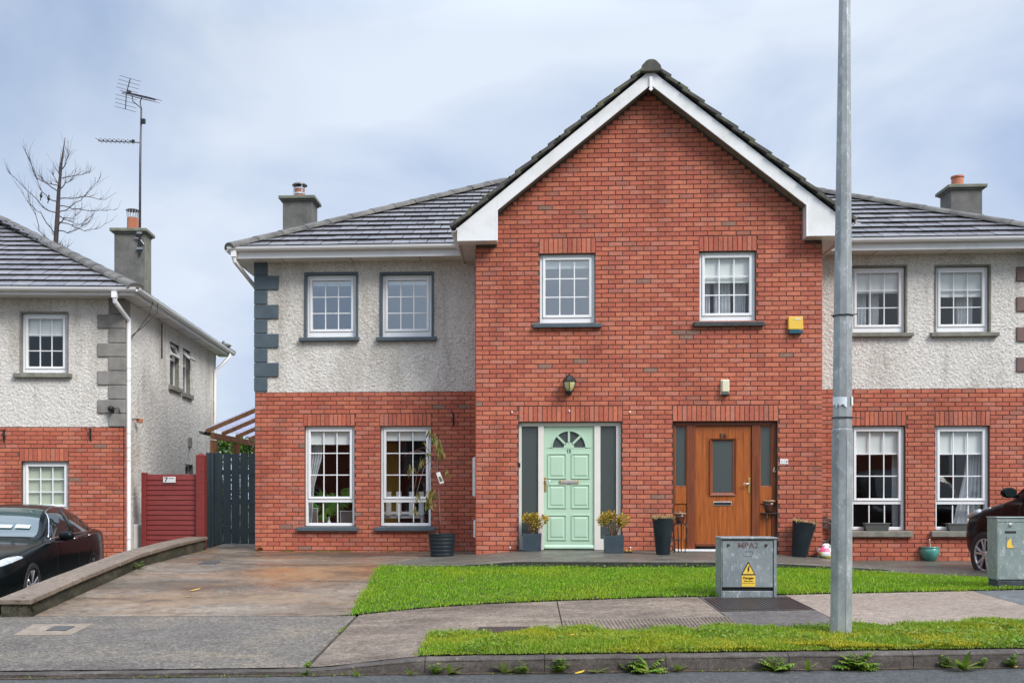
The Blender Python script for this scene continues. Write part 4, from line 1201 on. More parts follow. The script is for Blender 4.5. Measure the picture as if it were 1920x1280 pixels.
window(house, *W7, 0, sill=sl(1586, 1711, 623, 632), sillm='stonesill', band=(.03, 'stonesill'), revm=MAT['stonesill'], blind=.38, bottom=.09, curtains=[(.05, .38, None), (.42, .62, None)])
window(house, *W8, 0, sill=sl(1744, 1871, 622, 631.5), sillm='stonesill', band=(.03, 'stonesill'), revm=MAT['stonesill'], blind=.46, bottom=.09, curtains=[(.52, .85, None)])
sp2 = px(1650, 942)[1]
window(house, *W9, 0, sill=sl(1584, 1709, 993.5, 1006), sillm='stonesill', split=sp2, blind=.345, curtains=[(.88, 1.0, None)])
window(house, *W10, 0, sill=sl(1744, 1868, 993.5, 1006), sillm='stonesill', split=sp2, blind=.345, curtains=[(1.0, .45, [(0, .35), (.5, .6), (1, 1)])])
# --- rooms behind the glass
room(house, -WX+.2, GXL-.1, .16, 3.9, -.02, 2.45, MAT['room']); room(house, GXR+.1, WX-.2, .16, 3.9, -.1, 2.45, MAT['room'])
room(house, -WX+.2, GXL-.1, .16, 3.4, 2.75, 5.0, MAT['roomup']); room(house, GXR+.1, WX-.2, .16, 3.4, 2.75, 5.0, MAT['roomup'])
room(house, GXL+.1, -.06, GY+.16, 2.4, 2.75, 5.0, MAT['roomup']); room(house, .06, GXR-.1, GY+.16, 2.4, 2.75, 5.0, MAT['roomup'])

# --- green front door
def dpx(u, v, y=GY+.09): return px(u, v, y)
def panel_mould(mb, x0, x1, z0, z1, y, w=.028, d=.012):
    """raised and fielded panel: moulding ring, then a field"""
    rect_frame(mb, x0, x1, z0, z1, w*.5, w*.5, w*.5, y-d, y+.002)
    a, b, c, e = x0+w, x1-w, z0+w, z1-w; q = .03
    mb.add([(a,y+.004,c),(b,y+.004,c),(b,y+.004,e),(a,y+.004,e),(a+q,y-d*.7,c+q),(b-q,y-d*.7,c+q),(b-q,y-d*.7,e-q),(a+q,y-d*.7,e-q)],
           [(4,5,6,7),(0,1,5,4),(1,2,6,5),(2,3,7,6),(3,0,4,7)])
x0, x1, z0, z1 = D15; yd = GY + .07
xa, xb, xc, xd, xe, xf_ = [dpx(u, 900)[0] for u in (978, 1009, 1020, 1113.7, 1125.5, 1155)]
zh = dpx(1066, 798.8)[1]; zt = .035
fr = MB()
fr.box(x0+.003, xa, yd-.01, yd+.06, z0, z1-.003); fr.box(xb, xc-.003, yd-.01, yd+.06, z0, zh); fr.box(xd+.003, xe, yd-.01, yd+.06, z0, zh); fr.box(xf_, x1-.003, yd-.01, yd+.06, z0, z1-.003)
fr.box(xa, xf_, yd-.012, yd+.058, zh, z1-.003)
zl1, zl2 = dpx(990, 1004)[1], dpx(1140, 1010)[1]
fr.box(xa, xb, yd-.006, yd+.055, z0, zl1); fr.box(xe, xf_, yd-.006, yd+.055, z0, zl2)
DF = ob('door_frame', fr, MAT['cream'], house, bevel=.005)
ob('reveal', MB().quad((x0, GY-.004, z0), (x0, yd+.01, z0), (x0, yd+.01, z1), (x0, GY-.004, z1)).quad((x1, yd+.01, z0), (x1, GY-.004, z0), (x1, GY-.004, z1), (x1, yd+.01, z1)).quad((x0, GY-.004, z1), (x0, yd+.01, z1), (x1, yd+.01, z1), (x1, GY-.004, z1)), MAT['mortar'], DF)
ob('sidelight', MB().box(xa+.001, xb-.001, yd+.02, yd+.03, zl1, zh), MAT['obscure'], DF); ob('sidelight', MB().box(xe+.001, xf_-.001, yd+.02, yd+.03, zl2, zh), MAT['obscure'], DF)
yl = yd + .02; dz0 = .070
cxd, czd = dpx(1066.7, 838.8, yl); ro = .268; ri = .085
leaf = MB()
zf0 = czd - .012
# leaf with the fan cut out: below, sides and above the half circle
leaf.box(xc, xd, yl, yl+.045, dz0, zf0)
K = 24
arc = [(cxd - math.cos(math.pi*k/K)*ro, czd + math.sin(math.pi*k/K)*ro) for k in range(K+1)]
poly_top = [(xc, zf0), (arc[0][0], zf0)] + arc + [(arc[-1][0], zf0), (xd, zf0), (xd, zh-.003), (xc, zh-.003)]
for y_, flip in ((yl, False), (yl+.045, True)):
    bse = len(leaf.v)
    leaf.v += [(xc, y_, zf0), (xc, y_, zh-.003), (xd, y_, zh-.003), (xd, y_, zf0)] + [(p[0], y_, p[1]) for p in arc]
    for k in range(K):
        q = bse+4+k; c = bse+1 if k < K//2 else bse+2
        leaf.f.append((q, q+1, c))
    leaf.f.append((bse+4+K//2, bse+2, bse+1)); leaf.f.append((bse, bse+4, bse+1)); leaf.f.append((bse+4+K, bse+3, bse+2))
q0 = len(leaf.v)
for p in arc: leaf.v += [(p[0], yl, p[1]), (p[0], yl+.03, p[1])]
for k in range(K): leaf.f.append((q0+2*k, q0+2*k+1, q0+2*k+3, q0+2*k+2))
door = ob('front_door', leaf, MAT['mint'], house, label='mint green panelled door with a fan light, number 15')
fan = MB()
fan.box(arc[0][0]+.002, arc[-1][0]-.002, yl-.004, yl+.03, zf0, czd+.002)
hub = [(cxd - math.cos(math.pi*k/12)*ri, czd + .002 + math.sin(math.pi*k/12)*ri) for k in range(13)]
fan.prism(hub[::-1], yl-.004, yl+.03)
for ang in (45, 90, 135):
    d = Vector((math.cos(R(ang)), 0, math.sin(R(ang)))); a = Vector((cxd, yl+.012, czd)) + d*(ri-.01); b = Vector((cxd, yl+.012, czd)) + d*(ro+.006)
    fan.bar(a, b, .034, .032, up=(0, 1, 0))
ring = []
for k in range(K):
    t0, t1 = math.pi*k/K, math.pi*(k+1)/K
    pts4 = [(cxd-math.cos(t0)*(ro-.004), czd+math.sin(t0)*(ro-.004)), (cxd-math.cos(t1)*(ro-.004), czd+math.sin(t1)*(ro-.004)), (cxd-math.cos(t1)*(ro+.016), czd+math.sin(t1)*(ro+.016)), (cxd-math.cos(t0)*(ro+.016), czd+math.sin(t0)*(ro+.016))]
    fan.add([(p[0], yl-.008, p[1]) for p in pts4] + [(p[0], yl+.002, p[1]) for p in pts4], [(0,1,2,3),(0,4,5,1),(3,2,6,7)])
ob('fanlight_frame', fan, MAT['mint'], door)
for k in range(4):
    t0, t1 = R(45*k+1), R(45*k+44); pts4 = [(cxd+math.cos(t)*r_, yl+.022, czd+.003+math.sin(t)*r_) for r_, ts in ((ri, (t0, t1)), ) for t in ts]
    mbp = MB(); n = 7; vv = []
    for i in range(n+1):
        t = lerp(t0, t1, i/n); vv += [(cxd+math.cos(t)*ri, yl+.022, czd+.003+math.sin(t)*ri), (cxd+math.cos(t)*(ro+.001), yl+.022, czd+.003+math.sin(t)*(ro+.001))]
    mbp.add(vv, [(2*i, 2*i+1, 2*i+3, 2*i+2) for i in range(n)])
    ob('fanlight_pane', mbp, MAT['obscure'], door)
for (ua, ub) in ((1027, 1062), (1071.5, 1106)):
    for (va, vb) in ((849.5, 897), (907.5, 952), (964.5, 1012)):
        a = dpx(ua, (va+vb)/2, yl); b = dpx(ub, (va+vb)/2, yl); zz1, zz0 = dpx(1066, va, yl)[1], dpx(1066, vb, yl)[1]
        pm = MB(); panel_mould(pm, a[0], b[0], zz0, zz1, yl-.001); ob('panel', pm, MAT['mint'], door)
ob('weather_bar', MB().add([(xc+.004,yl-.03,dz0+.01),(xd-.004,yl-.03,dz0+.01),(xd-.004,yl-.001,dz0+.01),(xc+.004,yl-.001,dz0+.01),(xc+.004,yl-.03,dz0+.035),(xd-.004,yl-.03,dz0+.035),(xd-.004,yl-.001,dz0+.07),(xc+.004,yl-.001,dz0+.07)],
   [(0,3,2,1),(4,5,6,7),(0,1,5,4),(1,2,6,5),(3,0,4,7)]), MAT['mint'], door)
text('15', .085, MAT['gunmetal'], door, (dpx(1066.5, 845.5, yl)[0], yl-.004, dpx(1066.5, 845.5, yl)[1]), ext=.003, name='number', sx=.9)
a = dpx(1048, 903.5, yl); b = dpx(1085, 903.5, yl); zc = a[1]
lp = ob('letter_plate', MB().box(a[0], b[0], yl-.012, yl-.0005, zc-.030, zc+.030), MAT['brass'], door, bevel=.006)
ob('letter_flap', MB().box(a[0]+.028, b[0]-.028, yl-.018, yl-.012, zc-.022, zc+.020), MAT['galvshiny'], lp, bevel=.004)
hx, hz = dpx(1022.3, 906, yl)
hd = ob('handle', MB().box(hx-.018, hx+.018, yl-.012, yl-.001, hz-.13, hz+.10), MAT['brass'], door, bevel=.006)
ob('lever', MB().tube([(hx, yl-.012, hz+.04), (hx, yl-.05, hz+.04), (hx+.05, yl-.055, hz+.042), (hx+.105, yl-.05, hz+.046)], .009, 8), MAT['galvshiny'], hd, smooth=True)
ob('doorstep', MB().box(x0+.01, x1-.01, GY-.03, yd+.06, -.05, .062), MAT['porch'], house)
bx, bz = px(973.5, 871, GY)
bell = ob('doorbell', MB().box(bx-.018, bx+.018, yd-.026, yd-.0105, bz-.035, bz+.035), MAT['black'], DF, bevel=.004)

# --- timber front door
x0, x1, z0, z1 = D16
zh = dpx(1356, 797.8)[1]
xs_ = {k: dpx(u, 900)[0] for k, u in dict(a=1265, b=1287, c=1290, d=1303.3, e=1408.5, f=1421.5, g=1424, h=1446.5).items()}
fr = MB()
fr.box(x0+.003, xs_['a'], yd-.01, yd+.06, z0, z1-.003); fr.box(xs_['h'], x1-.003, yd-.01, yd+.06, z0, z1-.003)
fr.box(xs_['b'], xs_['d']-.004, yd-.012, yd+.06, z0, zh); fr.box(xs_['e']+.004, xs_['g'], yd-.012, yd+.06, z0, zh); fr.box(xs_['a'], xs_['h'], yd-.014, yd+.058, zh, z1-.003)
DF2 = ob('door_frame', fr, MAT['oakdark'], house, bevel=.005, label='dark varnished timber door frame with narrow sidelights')
ob('reveal', MB().quad((x0, GY-.004, z0), (x0, yd+.01, z0), (x0, yd+.01, z1), (x0, GY-.004, z1)).quad((x1, yd+.01, z0), (x1, GY-.004, z0), (x1, GY-.004, z1), (x1, yd+.01, z1)).quad((x0, GY-.004, z1), (x0, yd+.01, z1), (x1, yd+.01, z1), (x1, GY-.004, z1)), MAT['mortar'], DF2)
zg = dpx(1276, 910.5)[1]; zr1, zr2 = dpx(1276, 932)[1], dpx(1276, 944)[1]
for (p, q) in (('a', 'b'), ('g', 'h')):
    X0, X1 = xs_[p], xs_[q]
    ob('sidelight', MB().box(X0+.012, X1-.012, yd+.02, yd+.03, zg, zh-.01), MAT['obscure'], DF2)
    m_ = MB(); rect_frame(m_, X0, X1, zg-.02, zh, .014, .02, .014, yd, yd+.05); m_.box(X0, X1, yd-.004, yd+.05, zr2, zg-.021); m_.box(X0, X1, yd+.012, yd+.045, z0, zr2-.001)
    ob('sidelight_panel', m_, MAT['oak'], DF2, bevel=.004)
    nb_ = 4
    for k in range(nb_):
        ob('panel_board', MB().box(lerp(X0, X1, k/nb_)+.004, lerp(X0, X1, (k+1)/nb_)-.004, yd+.006, yd+.0115, z0+.05, zr2-.03), MAT['oak'], DF2)
X0, X1 = xs_['d'], xs_['e']; zd0 = dpx(1356, 1023)[1]
gx0, gx1 = dpx(1336, 870)[0], dpx(1374, 870)[0]; gz0, gz1 = dpx(1355, 923)[1], dpx(1355, 825.5)[1]
lf = MB()
lf.box(X0, gx0, yl, yl+.045, zd0, zh-.003); lf.box(gx1, X1, yl, yl+.045, zd0, zh-.003); lf.box(gx0, gx1, yl, yl+.045, zd0, gz0); lf.box(gx0, gx1, yl, yl+.045, gz1, zh-.003)
door2 = ob('front_door', lf, MAT['oak'], house, label='orange-brown varnished timber door with one tall glass pane, number 16')
nb_ = 7
for k in range(nb_):
    a, b = lerp(X0, X1, k/nb_)+.0015, lerp(X0, X1, (k+1)/nb_)-.0015
    segs = [(zd0+.006, zh-.008)]
    if a < gx1+.05 and b > gx0-.05: segs = [(zd0+.006, gz0-.035), (gz1+.035, zh-.008)]
    for (p, q) in segs: ob('board', MB().box(a, b, yl-.004, yl-.0005, p, q), MAT['oak'], door2)
mf_ = MB(); w_ = .045
o4 = [(gx0-w_, gz0-w_), (gx1+w_, gz0-w_), (gx1+w_, gz1+w_*.5), (gx0-w_, gz1+w_*.5)]; i4 = [(gx0, gz0), (gx1, gz0), (gx1, gz1), (gx0, gz1)]
mf_.add([(p[0], yl-.026, p[1]) for p in o4] + [(p[0], yl+.006, p[1]) for p in i4] + [(p[0], yl-.004, p[1]) for p in o4], [(0,1,5,4),(1,2,6,5),(2,3,7,6),(3,0,4,7),(8,9,1,0),(9,10,2,1),(10,11,3,2),(11,8,0,3)])
ob('glazing_bead', mf_, MAT['oakdark'], door2)
ob('door_pane', MB().box(gx0+.001, gx1-.001, yl+.012, yl+.02, gz0+.001, gz1-.001), MAT['obscure'], door2)
c_ = dpx(1355, 817, yl); text('16', .10, MAT['gunmetal'], door2, (c_[0], yl-.008, c_[1]), ext=.003, name='number', bold=.003, sx=1.25)
a = dpx(1337, 943.5, yl); b = dpx(1372, 943.5, yl)
lp = ob('letter_plate', MB().box(a[0], b[0], yl-.014, yl-.0045, a[1]-.032, a[1]+.032), MAT['galvshiny'], door2, bevel=.005)
ob('letter_flap', MB().box(a[0]+.012, b[0]-.012, yl-.017, yl-.0145, a[1]-.022, a[1]+.020), MAT['black'], lp)
hx, hz = dpx(1404.3, 909, yl)
hd = ob('handle', MB().box(hx-.018, hx+.018, yl-.014, yl-.0045, hz-.13, hz+.11), MAT['brass'], door2, bevel=.006)
ob('lever', MB().tube([(hx, yl-.014, hz+.02), (hx, yl-.055, hz+.02), (hx-.05, yl-.058, hz+.02), (hx-.11, yl-.052, hz+.02)], .010, 8), MAT['galvshiny'], hd, smooth=True)
ob('weather_bar', MB().box(X0+.004, X1-.004, yl-.03, yl-.0045, zd0, zd0+.045), MAT['oakdark'], door2, bevel=.006)
ob('threshold', MB().box(xs_['a'], xs_['h'], GY+.01, yd+.06, -.045, .075), MAT['white'], DF2, bevel=.006)
ob('backing', MB().box(D15[0], D16[1], GY+.20, GY+.22, -.05, 2.6), MAT['room'], house)
p_ = px(1453, 880, GY)
ob('bell_hook', MB().tube([(p_[0], yd-.012, p_[1]+.04), (p_[0], yd-.03, p_[1]+.01), (p_[0]-.02, yd-.03, p_[1]-.02), (p_[0], yd-.03, p_[1]-.04), (p_[0]+.02, yd-.03, p_[1]-.02)], .006, 6), MAT['opal'], DF2)

# --- roof structure
EY, EZ, RY, RZ, EX, RX = -.42, 5.215, 4.03, 7.64, 7.08, 2.46
roof = MB()
roof.add([(-EX, EY, EZ-.03), (EX, EY, EZ-.03), (RX, RY, RZ-.03), (-RX, RY, RZ-.03), (-EX, 2*RY-EY, EZ-.03), (EX, 2*RY-EY, EZ-.03)],
         [(0, 1, 2, 3), (0, 3, 4), (1, 5, 2), (5, 4, 3, 2)])
ROOF = ob('roof', roof, MAT['tiledark'], house)
up = Vector((0, RY-EY, RZ-EZ)); bl = up.length
SL = Slope((0, EY, EZ-.03), (1, 0, 0), up)
ratio = (EX-RX)/bl
gz_ = bA.z + .10
def hidden(p):                                  # tiles under the gable's own roof are not laid
    return abs(p.x) < max(0, (gz_ - p.z)/slope_g - .12)
def inview(p):
    q = HF.M @ Vector(p); c = q - Vector((0, 0, CAMZ)); lam = -SN*c.x + CS*c.y; u = U0 + F_PX*(CS*c.x+SN*c.y)/lam
    return -30 < u < 1960
tiles(SL, ROOF, -EX-.5, EX+.5, bl, [lambda p: p[0] + EX - ratio*p[1], lambda p: EX - ratio*p[1] - p[0]], hidden, 298, seen=inview)
for sx_ in (-1, 1):
    caps(ROOF, (sx_*EX, EY, EZ+.0), (sx_*RX, RY, RZ+.03), 13, w=.155, rise=.085)
caps(ROOF, (-RX-.1, RY, RZ+.01), (RX+.1, RY, RZ+.011), 10, name='ridge_cap')
for sx_ in (-1, 1):                             # hipped ends as joined tile courses
    A_ = (0, -sx_, 0); e2 = Vector((-sx_*(EX-RX), 0, RZ-EZ)); S2 = Slope((sx_*EX, RY, EZ-.03), (0, sx_, 0), e2)
    r2 = (RY-EY)/e2.length
    tiles(S2, ROOF, -4.6, 4.6, e2.length, [lambda p: p[0] + (RY-EY) - r2*p[1], lambda p: (RY-EY) - r2*p[1] - p[0]], None, 0)

# --- gable roof: two slopes, stepped verge tiles, barge-boards and eave boxes
gy0, gy1 = BY - .06, RY - .2
for sx_ in (-1, 1):
    e = Vector((sx_*(xo+.06), 0, bA.z + .045 - slope_g*(xo+.06))); r = Vector((0, 0, bA.z + .045))
    n = Vector((sx_*slope_g, 0, 1)).normalized()
    mb = MB(); pts_ = [e, r, r + n*.0 + Vector((0, 0, .05)), e + n*.04]
    mb.add([(p.x, gy0+.02, p.z) for p in pts_] + [(p.x, gy1, p.z) for p in pts_], [(0,1,2,3),(7,6,5,4),(0,4,5,1),(1,5,6,2),(2,6,7,3),(3,7,4,0)])
    ob('gable_slope', mb, MAT['tiledark'], ROOF, recalc=True)
    L = (r-e).length; nt_ = int(round(L/.338)); d = (r-e)/L; TGv = L/nt_
    S3_ = Slope(e + Vector((0, gy1, 0)) + n*.03 if sx_ > 0 else e + Vector((0, gy0, 0)) + n*.03, (0, -1, 0) if sx_ < 0 else (0, 1, 0), d)
    massg = MB()
    for i in range(nt_):
        # verge tile: thick, tilted, its lower edge proud of the one below
        a, b = e + d*(TGv*i - .015), e + d*(TGv*(i+1) + .05)
        lo, hi = .082, .044
        poly = [a + n*(lo-.056), b + n*(hi-.052), b + n*hi, a + n*lo]
        mb = MB(); y0_ = gy0 + rnd.uniform(-.008, .008)
        mb.add([(p.x, y0_, p.z) for p in poly] + [(p.x, gy0+.30, p.z) for p in poly], [(0,1,2,3),(7,6,5,4),(0,4,5,1),(1,5,6,2),(2,6,7,3),(3,7,4,0)])
        ob('verge_tile', mb, MAT['mossy'], ROOF, bevel=.006, recalc=True)
        mb = MB(); nn = int((gy1-gy0-.31)/.305)
        for k in range(nn):
            ya = gy0 + .31 + k*.305
            massg.add([(p.x, ya, p.z) for p in poly] + [(p.x, ya+.301, p.z) for p in poly], [(0,1,2,3),(7,6,5,4),(0,4,5,1),(1,5,6,2),(2,6,7,3),(3,7,4,0)])
    ob('gable_tiles', massg, MAT['tilemass'], ROOF, kind='stuff', recalc=True)
    lumps = MB()
    for i in range(60):                            # moss cushions sitting on the verge tiles
        s = rnd.uniform(.05, L-.1); c = e + d*s + n*(.054 + rnd.uniform(-.008, .006)); rr = rnd.uniform(.010, .022)
        lumps.lathe([(rr*.2, rr*.75), (rr*.8, rr*.45), (rr, 0), (rr*.9, -rr*.4)][::-1], 6, (c.x, gy0 + rnd.uniform(-.01, .2), c.z))
    ob('moss_cushions', lumps, MAT['moss'], ROOF, smooth=True, kind='stuff')
for k in range(14):                             # angular ridge caps, the front one mossy and proud
    ya = gy0 - .02 + k*.43; f = 1.0 if k else 1.04; zc_ = bA.z + .075
    pr = [(-.165, -.125), (.165, -.125), (.140, -.03), (.075, .040), (.03, .060), (-.03, .060), (-.075, .040), (-.140, -.03)]
    ob('ridge_cap', MB().prism([(x*f, zc_+z*f) for x, z in pr], ya, ya+.425), MAT['mossy'], ROOF, bevel=.012, recalc=True)

bb = MB()
for sx_ in (-1, 1):
    poly = [(0, bA.z), (sx_*xo, bA.z - slope_g*xo), (sx_*xo, bLb.z), (sx_*xi, bLb.z), (sx_*xi, zin), (0, bAi.z)]
    mbb = MB(); p2 = poly if sx_ < 0 else poly[::-1]
    # split so that each face is convex
    A1 = [poly[0], poly[1], (sx_*xi, bA.z - slope_g*xi), ]
    q1 = [poly[0], (sx_*xi, bA.z - slope_g*xi), (sx_*xi, zin), poly[5]]; q2 = [(sx_*xi, bA.z - slope_g*xi), poly[1], poly[2], poly[3]]
    for q, nm in ((q1, 'barge_board'), (q2, 'eave_box')):
        q = q if sx_ < 0 else q[::-1]
        dep = BY + .022 if nm == 'barge_board' else GY - .012
        g = ob(nm, MB().prism(q, BY, dep), MAT['fascia'], house, bevel=.004, recalc=True)
    # soffit under the barge-board
    d = Vector((sx_*xi, 0, zin)) - Vector((0, 0, bAi.z)); nn = Vector((-d.z*sx_, 0, d.x*sx_)).normalized()
    if nn.z < 0: nn = -nn
    pA, pB = Vector((0, 0, bAi.z)) + nn*.02, Vector((sx_*xi, 0, zin)) + nn*.02
    ob('soffit', MB().add([(pA.x, BY+.02, pA.z), (pB.x, BY+.02, pB.z), (pB.x, GY, pB.z), (pA.x, GY, pA.z), (pA.x, BY+.02, pA.z+.02), (pB.x, BY+.02, pB.z+.02), (pB.x, GY, pB.z+.02), (pA.x, GY, pA.z+.02)],
        [(0,3,2,1),(4,5,6,7),(0,1,5,4),(1,2,6,5),(2,3,7,6),(3,0,4,7)]), MAT['stonesill'], house, recalc=True)
    # the box joint and the edge strips
    ob('joint_cover', MB().box(sx_*xi-.012, sx_*xi+.012, BY-.005, BY-.0005, bLb.z, zin+.02), MAT['white'], house)
    # gable eaves running back to the wing roof
    xg = sx_*(xo+.055); mbg = MB(); gutter(mbg, (xg, BY-.02, bLo.z-.005), (xg, .5, bLo.z-.004), .055)
    ob('gutter', mbg, MAT['fascia'], house, recalc=True)
    ob('soffit', MB().box(min(sx_*xo, sx_*abs(GXL if sx_ < 0 else GXR)), max(sx_*xo, sx_*abs(GXL if sx_ < 0 else GXR)), GY-.01, .3, bLb.z+.03, bLb.z+.05), MAT['soffit'], house)
    ob('fascia', MB().box(sx_*xo-.012, sx_*xo+.012, GY-.01, .3, bLb.z, bLo.z), MAT['fascia'], house)
fx = [(-.022, bAi.z+.12), (.022, bAi.z+.12), (.022, bAi.z-.06), (.035, bAi.z-.075), (0, bAi.z-.105), (-.035, bAi.z-.075), (-.022, bAi.z-.06)]
ob('finial', MB().prism(fx[::-1], BY-.03, BY-.002), MAT['white'], house, recalc=True)

# --- wing eaves
for sx_ in (-1, 1):
    a, b = (-EX+.03, -xo-.02) if sx_ < 0 else (xo+.02, EX-.03)
    ob('soffit', MB().box(a, b, -.345, .01, ZS-.02, ZS), MAT['soffit'], house)
    ob('soffit', MB().box(a if sx_ < 0 else WX-.01, -WX+.01 if sx_ < 0 else b, .012, 8.4, ZS-.02, ZS), MAT['soffit'], house)
    for k in range(3):
        xx = lerp(a, b, (k+.7)/3.3); ob('soffit_joint', MB().box(xx-.004, xx+.004, -.344, 0, ZS-.023, ZS-.0205), MAT['mortar'], house)
    ob('fascia', MB().box(a, b, -.372, -.347, ZS-.03, EZ-.02), MAT['fascia'], house)
    ex = -EX+.02 if sx_ < 0 else EX-.045
    ob('fascia', MB().box(ex, ex+.025, -.345, 8.4, ZS-.03, EZ-.02), MAT['fascia'], house)
    g = MB(); gutter(g, (a-.05 if sx_ < 0 else a, -.435, EZ-.015), (b if sx_ < 0 else b+.05, -.435, EZ-.014), .058); ob('gutter', g, MAT['white'], house, recalc=True)
    g = MB(); xx = -EX-.045 if sx_ < 0 else EX+.045; gutter(g, (xx, -.42, EZ-.015), (xx, 8.4, EZ-.014), .058); ob('gutter', g, MAT['white'], house, recalc=True)
dp = MB(); xd_ = -WX-.06
dp.box(-EX+.04, -EX+.13, -.47, -.39, EZ-.17, EZ-.07)
dp.tube([(-EX+.085, -.43, EZ-.16), (-EX+.09, -.42, EZ-.24), (xd_, .55, EZ-.60), (xd_, .62, EZ-.72), (xd_, .62, -.05)], .036, 10)
ob('downpipe', dp, MAT['white'], house, auto=40)

# --- chimneys
yc = 1.88
cx0, cx1 = px(530, 400, yc)[0], px(585, 400, yc)[0]; ct = px(560, 367.5, yc)[1]
c1 = chimney(house, cx0, cx1, yc, yc+.50, 5.6, ct)
cxm = px(562, 360, yc+.25)[0]
pot = ob('chimney_pot', MB().lathe([(.105, ct-.01), (.10, ct+.05), (.095, ct+.235), (.098, ct+.24), (.08, ct+.24)], 20, (cxm, yc+.25, 0)), MAT['terra'], c1, smooth=True)
cw = MB()
cw.lathe([(.106, ct+.095), (.108, ct+.10), (.108, ct+.125), (.104, ct+.13)], 20, (cxm, yc+.25, 0), cap=False); cw.lathe([(.098, ct+.20), (.104, ct+.205), (.104, ct+.225)], 20, (cxm, yc+.25, 0), cap=False)
for k in range(3):
    t_ = R(120*k-55); cw.box(cxm+math.cos(t_)*.112-.014, cxm+math.cos(t_)*.112+.014, yc+.25+math.sin(t_)*.112-.006, yc+.25+math.sin(t_)*.112+.006, ct+.09, ct+.29)
ob('cowl_strap', cw, MAT['galvshiny'], c1)
ob('cowl', MB().lathe([(.150, ct+.275), (.152, ct+.28), (.125, ct+.31), (.06, ct+.335), (.005, ct+.342)], 24, (cxm, yc+.25, 0)), MAT['cowl'], c1, smooth=True)
cx0, cx1 = px(1783, 380, yc)[0], px(1842, 380, yc)[0]; ct = px(1812, 346.5, yc)[1]
c2 = chimney(house, cx0, cx1, yc, yc+.50, 5.6, ct); cxm = px(1795, 330, yc+.25)[0]
ob('chimney_pot', MB().lathe([(.115, ct-.01), (.11, ct+.03), (.105, ct+.20), (.118, ct+.205), (.118, ct+.235), (.09, ct+.235)], 20, (cxm, yc+.25, 0)), MAT['terra'], c2, auto=40)
ob('roof_vent', MB().box(*(lambda p: (p[0]-.09, p[0]+.12, .45, .62, p[1]-.05, p[1]+.06))(px(1600, 425, .5))), MAT['white'], ROOF, bevel=.01)

# --- meter cabinets on the side of the gable
mz = [px(889, v, GY+.2)[1] for v in (855, 932, 972, 1009)]
ob('meter_cabinet', MB().add([(GXL-.002, GY+.12, mz[1]), (GXL-.002, GY+.52, mz[1]), (GXL-.002, GY+.52, mz[0]), (GXL-.002, GY+.12, mz[0]), (GXL-.06, GY+.14, mz[1]+.03), (GXL-.06, GY+.50, mz[1]+.03), (GXL-.06, GY+.50, mz[0]-.03), (GXL-.06, GY+.14, mz[0]-.03)],
   [(4,5,6,7),(0,1,5,4),(1,2,6,5),(2,3,7,6),(3,0,4,7)]), MAT['meter'], house, recalc=True)
ob('meter_cabinet', MB().add([(GXL-.002, GY+.12, mz[3]), (GXL-.002, GY+.42, mz[3]), (GXL-.002, GY+.42, mz[2]), (GXL-.002, GY+.12, mz[2]), (GXL-.045, GY+.14, mz[3]+.03), (GXL-.045, GY+.40, mz[3]+.03), (GXL-.045, GY+.40, mz[2]-.03), (GXL-.045, GY+.14, mz[2]-.03)],
   [(4,5,6,7),(0,1,5,4),(1,2,6,5),(2,3,7,6),(3,0,4,7)]), MAT['meter'], house, recalc=True)

# ================================================================== THE NEIGHBOUR'S HOUSE (left)
_c, _d = WF.ray(232, 800); _p = _c + 18.0*_d
NF = Frame((_p.x, _p.y, -.66), R(4.83))
nb = thing('neighbour_house', 'pebble-dash and brick house on the left with grey stone quoins and tall chimney', 'house', NF.loc, NF.rot)
def nx(u, v, y=0.0): p = NF.at(u, v, y); return p.x, p.z
def nrect(u0, u1, v0, v1, y=0.0):
    um, vm = (u0+u1)/2, (v0+v1)/2
    return (nx(u0, vm, y)[0], nx(u1, vm, y)[0], nx(um, v1, y)[1], nx(um, v0, y)[1])
def ns(u, v, x=0.0): p = NF.atx(u, v, x); return p.y, p.z      # on the side wall: (y, z)
NXL, ND = -6.6, 7.2
nzb = nx(110, 800)[1]; nzs = nx(110, 557)[1]
N1 = nrect(40.5, 125.5, 587, 698.5); N2 = nrect(40.5, 128, 864.5, 1008); T2 = nrect(37, 128, 839.5, 864.5)
yA0, yA1 = ns(317.5, 690)[0], ns(334.5, 690)[0]; zA1, zA0 = ns(326, 643)[1], ns(326, 725)[1]
yB0, yB1 = ns(342.5, 700)[0], ns(355.5, 700)[0]; zB1, zB0 = ns(349, 655)[1], ns(349, 738)[1]
yC0, yC1 = ns(346.5, 880)[0], ns(361, 880)[0]; zC1, zC0 = ns(354, 870)[1], ns(354, 892)[1]
SIDE = [(yA0, yA1, zA0, zA1), (yB0, yB1, zB0, zB1), (yC0, yC1, zC0, zC1)]
# --- walls
m_ = MB(); wall_sheet(m_, NXL, -.004, -.2, nzb+.003, 0, [N2]); ob('front_wall', m_, MAT['mortar'], nb)
dash_panel('pebble_dash', nb, NXL, -.004, nzb, nzs+.05, [N1])
MS = Matrix.Rotation(R(90), 4, 'Z')                       # side wall: local x -> y, face looks to +x
dash_panel('pebble_dash', nb, .0, ND, -.2, nzs+.05, SIDE, step=.016, amp=.014, M=MS, y=-.012)
ob('back_wall', MB().quad((NXL, ND, -.2), (0, ND, -.2), (0, ND, nzs+.05), (NXL, ND, nzs+.05)).quad((NXL, ND, -.2), (NXL, 0, -.2), (NXL, 0, nzs+.05), (NXL, ND, nzs+.05)), MAT['render'], nb)
T2 = snap(T2, nzb-.075*34-.004)
nbk = lay(NXL, -.002, nzb-.075*34-.004, nzb-.004, [N2, T2], None, 1)
vis = [b for b in nbk if b[0] > nx(-6, 900)[0]]
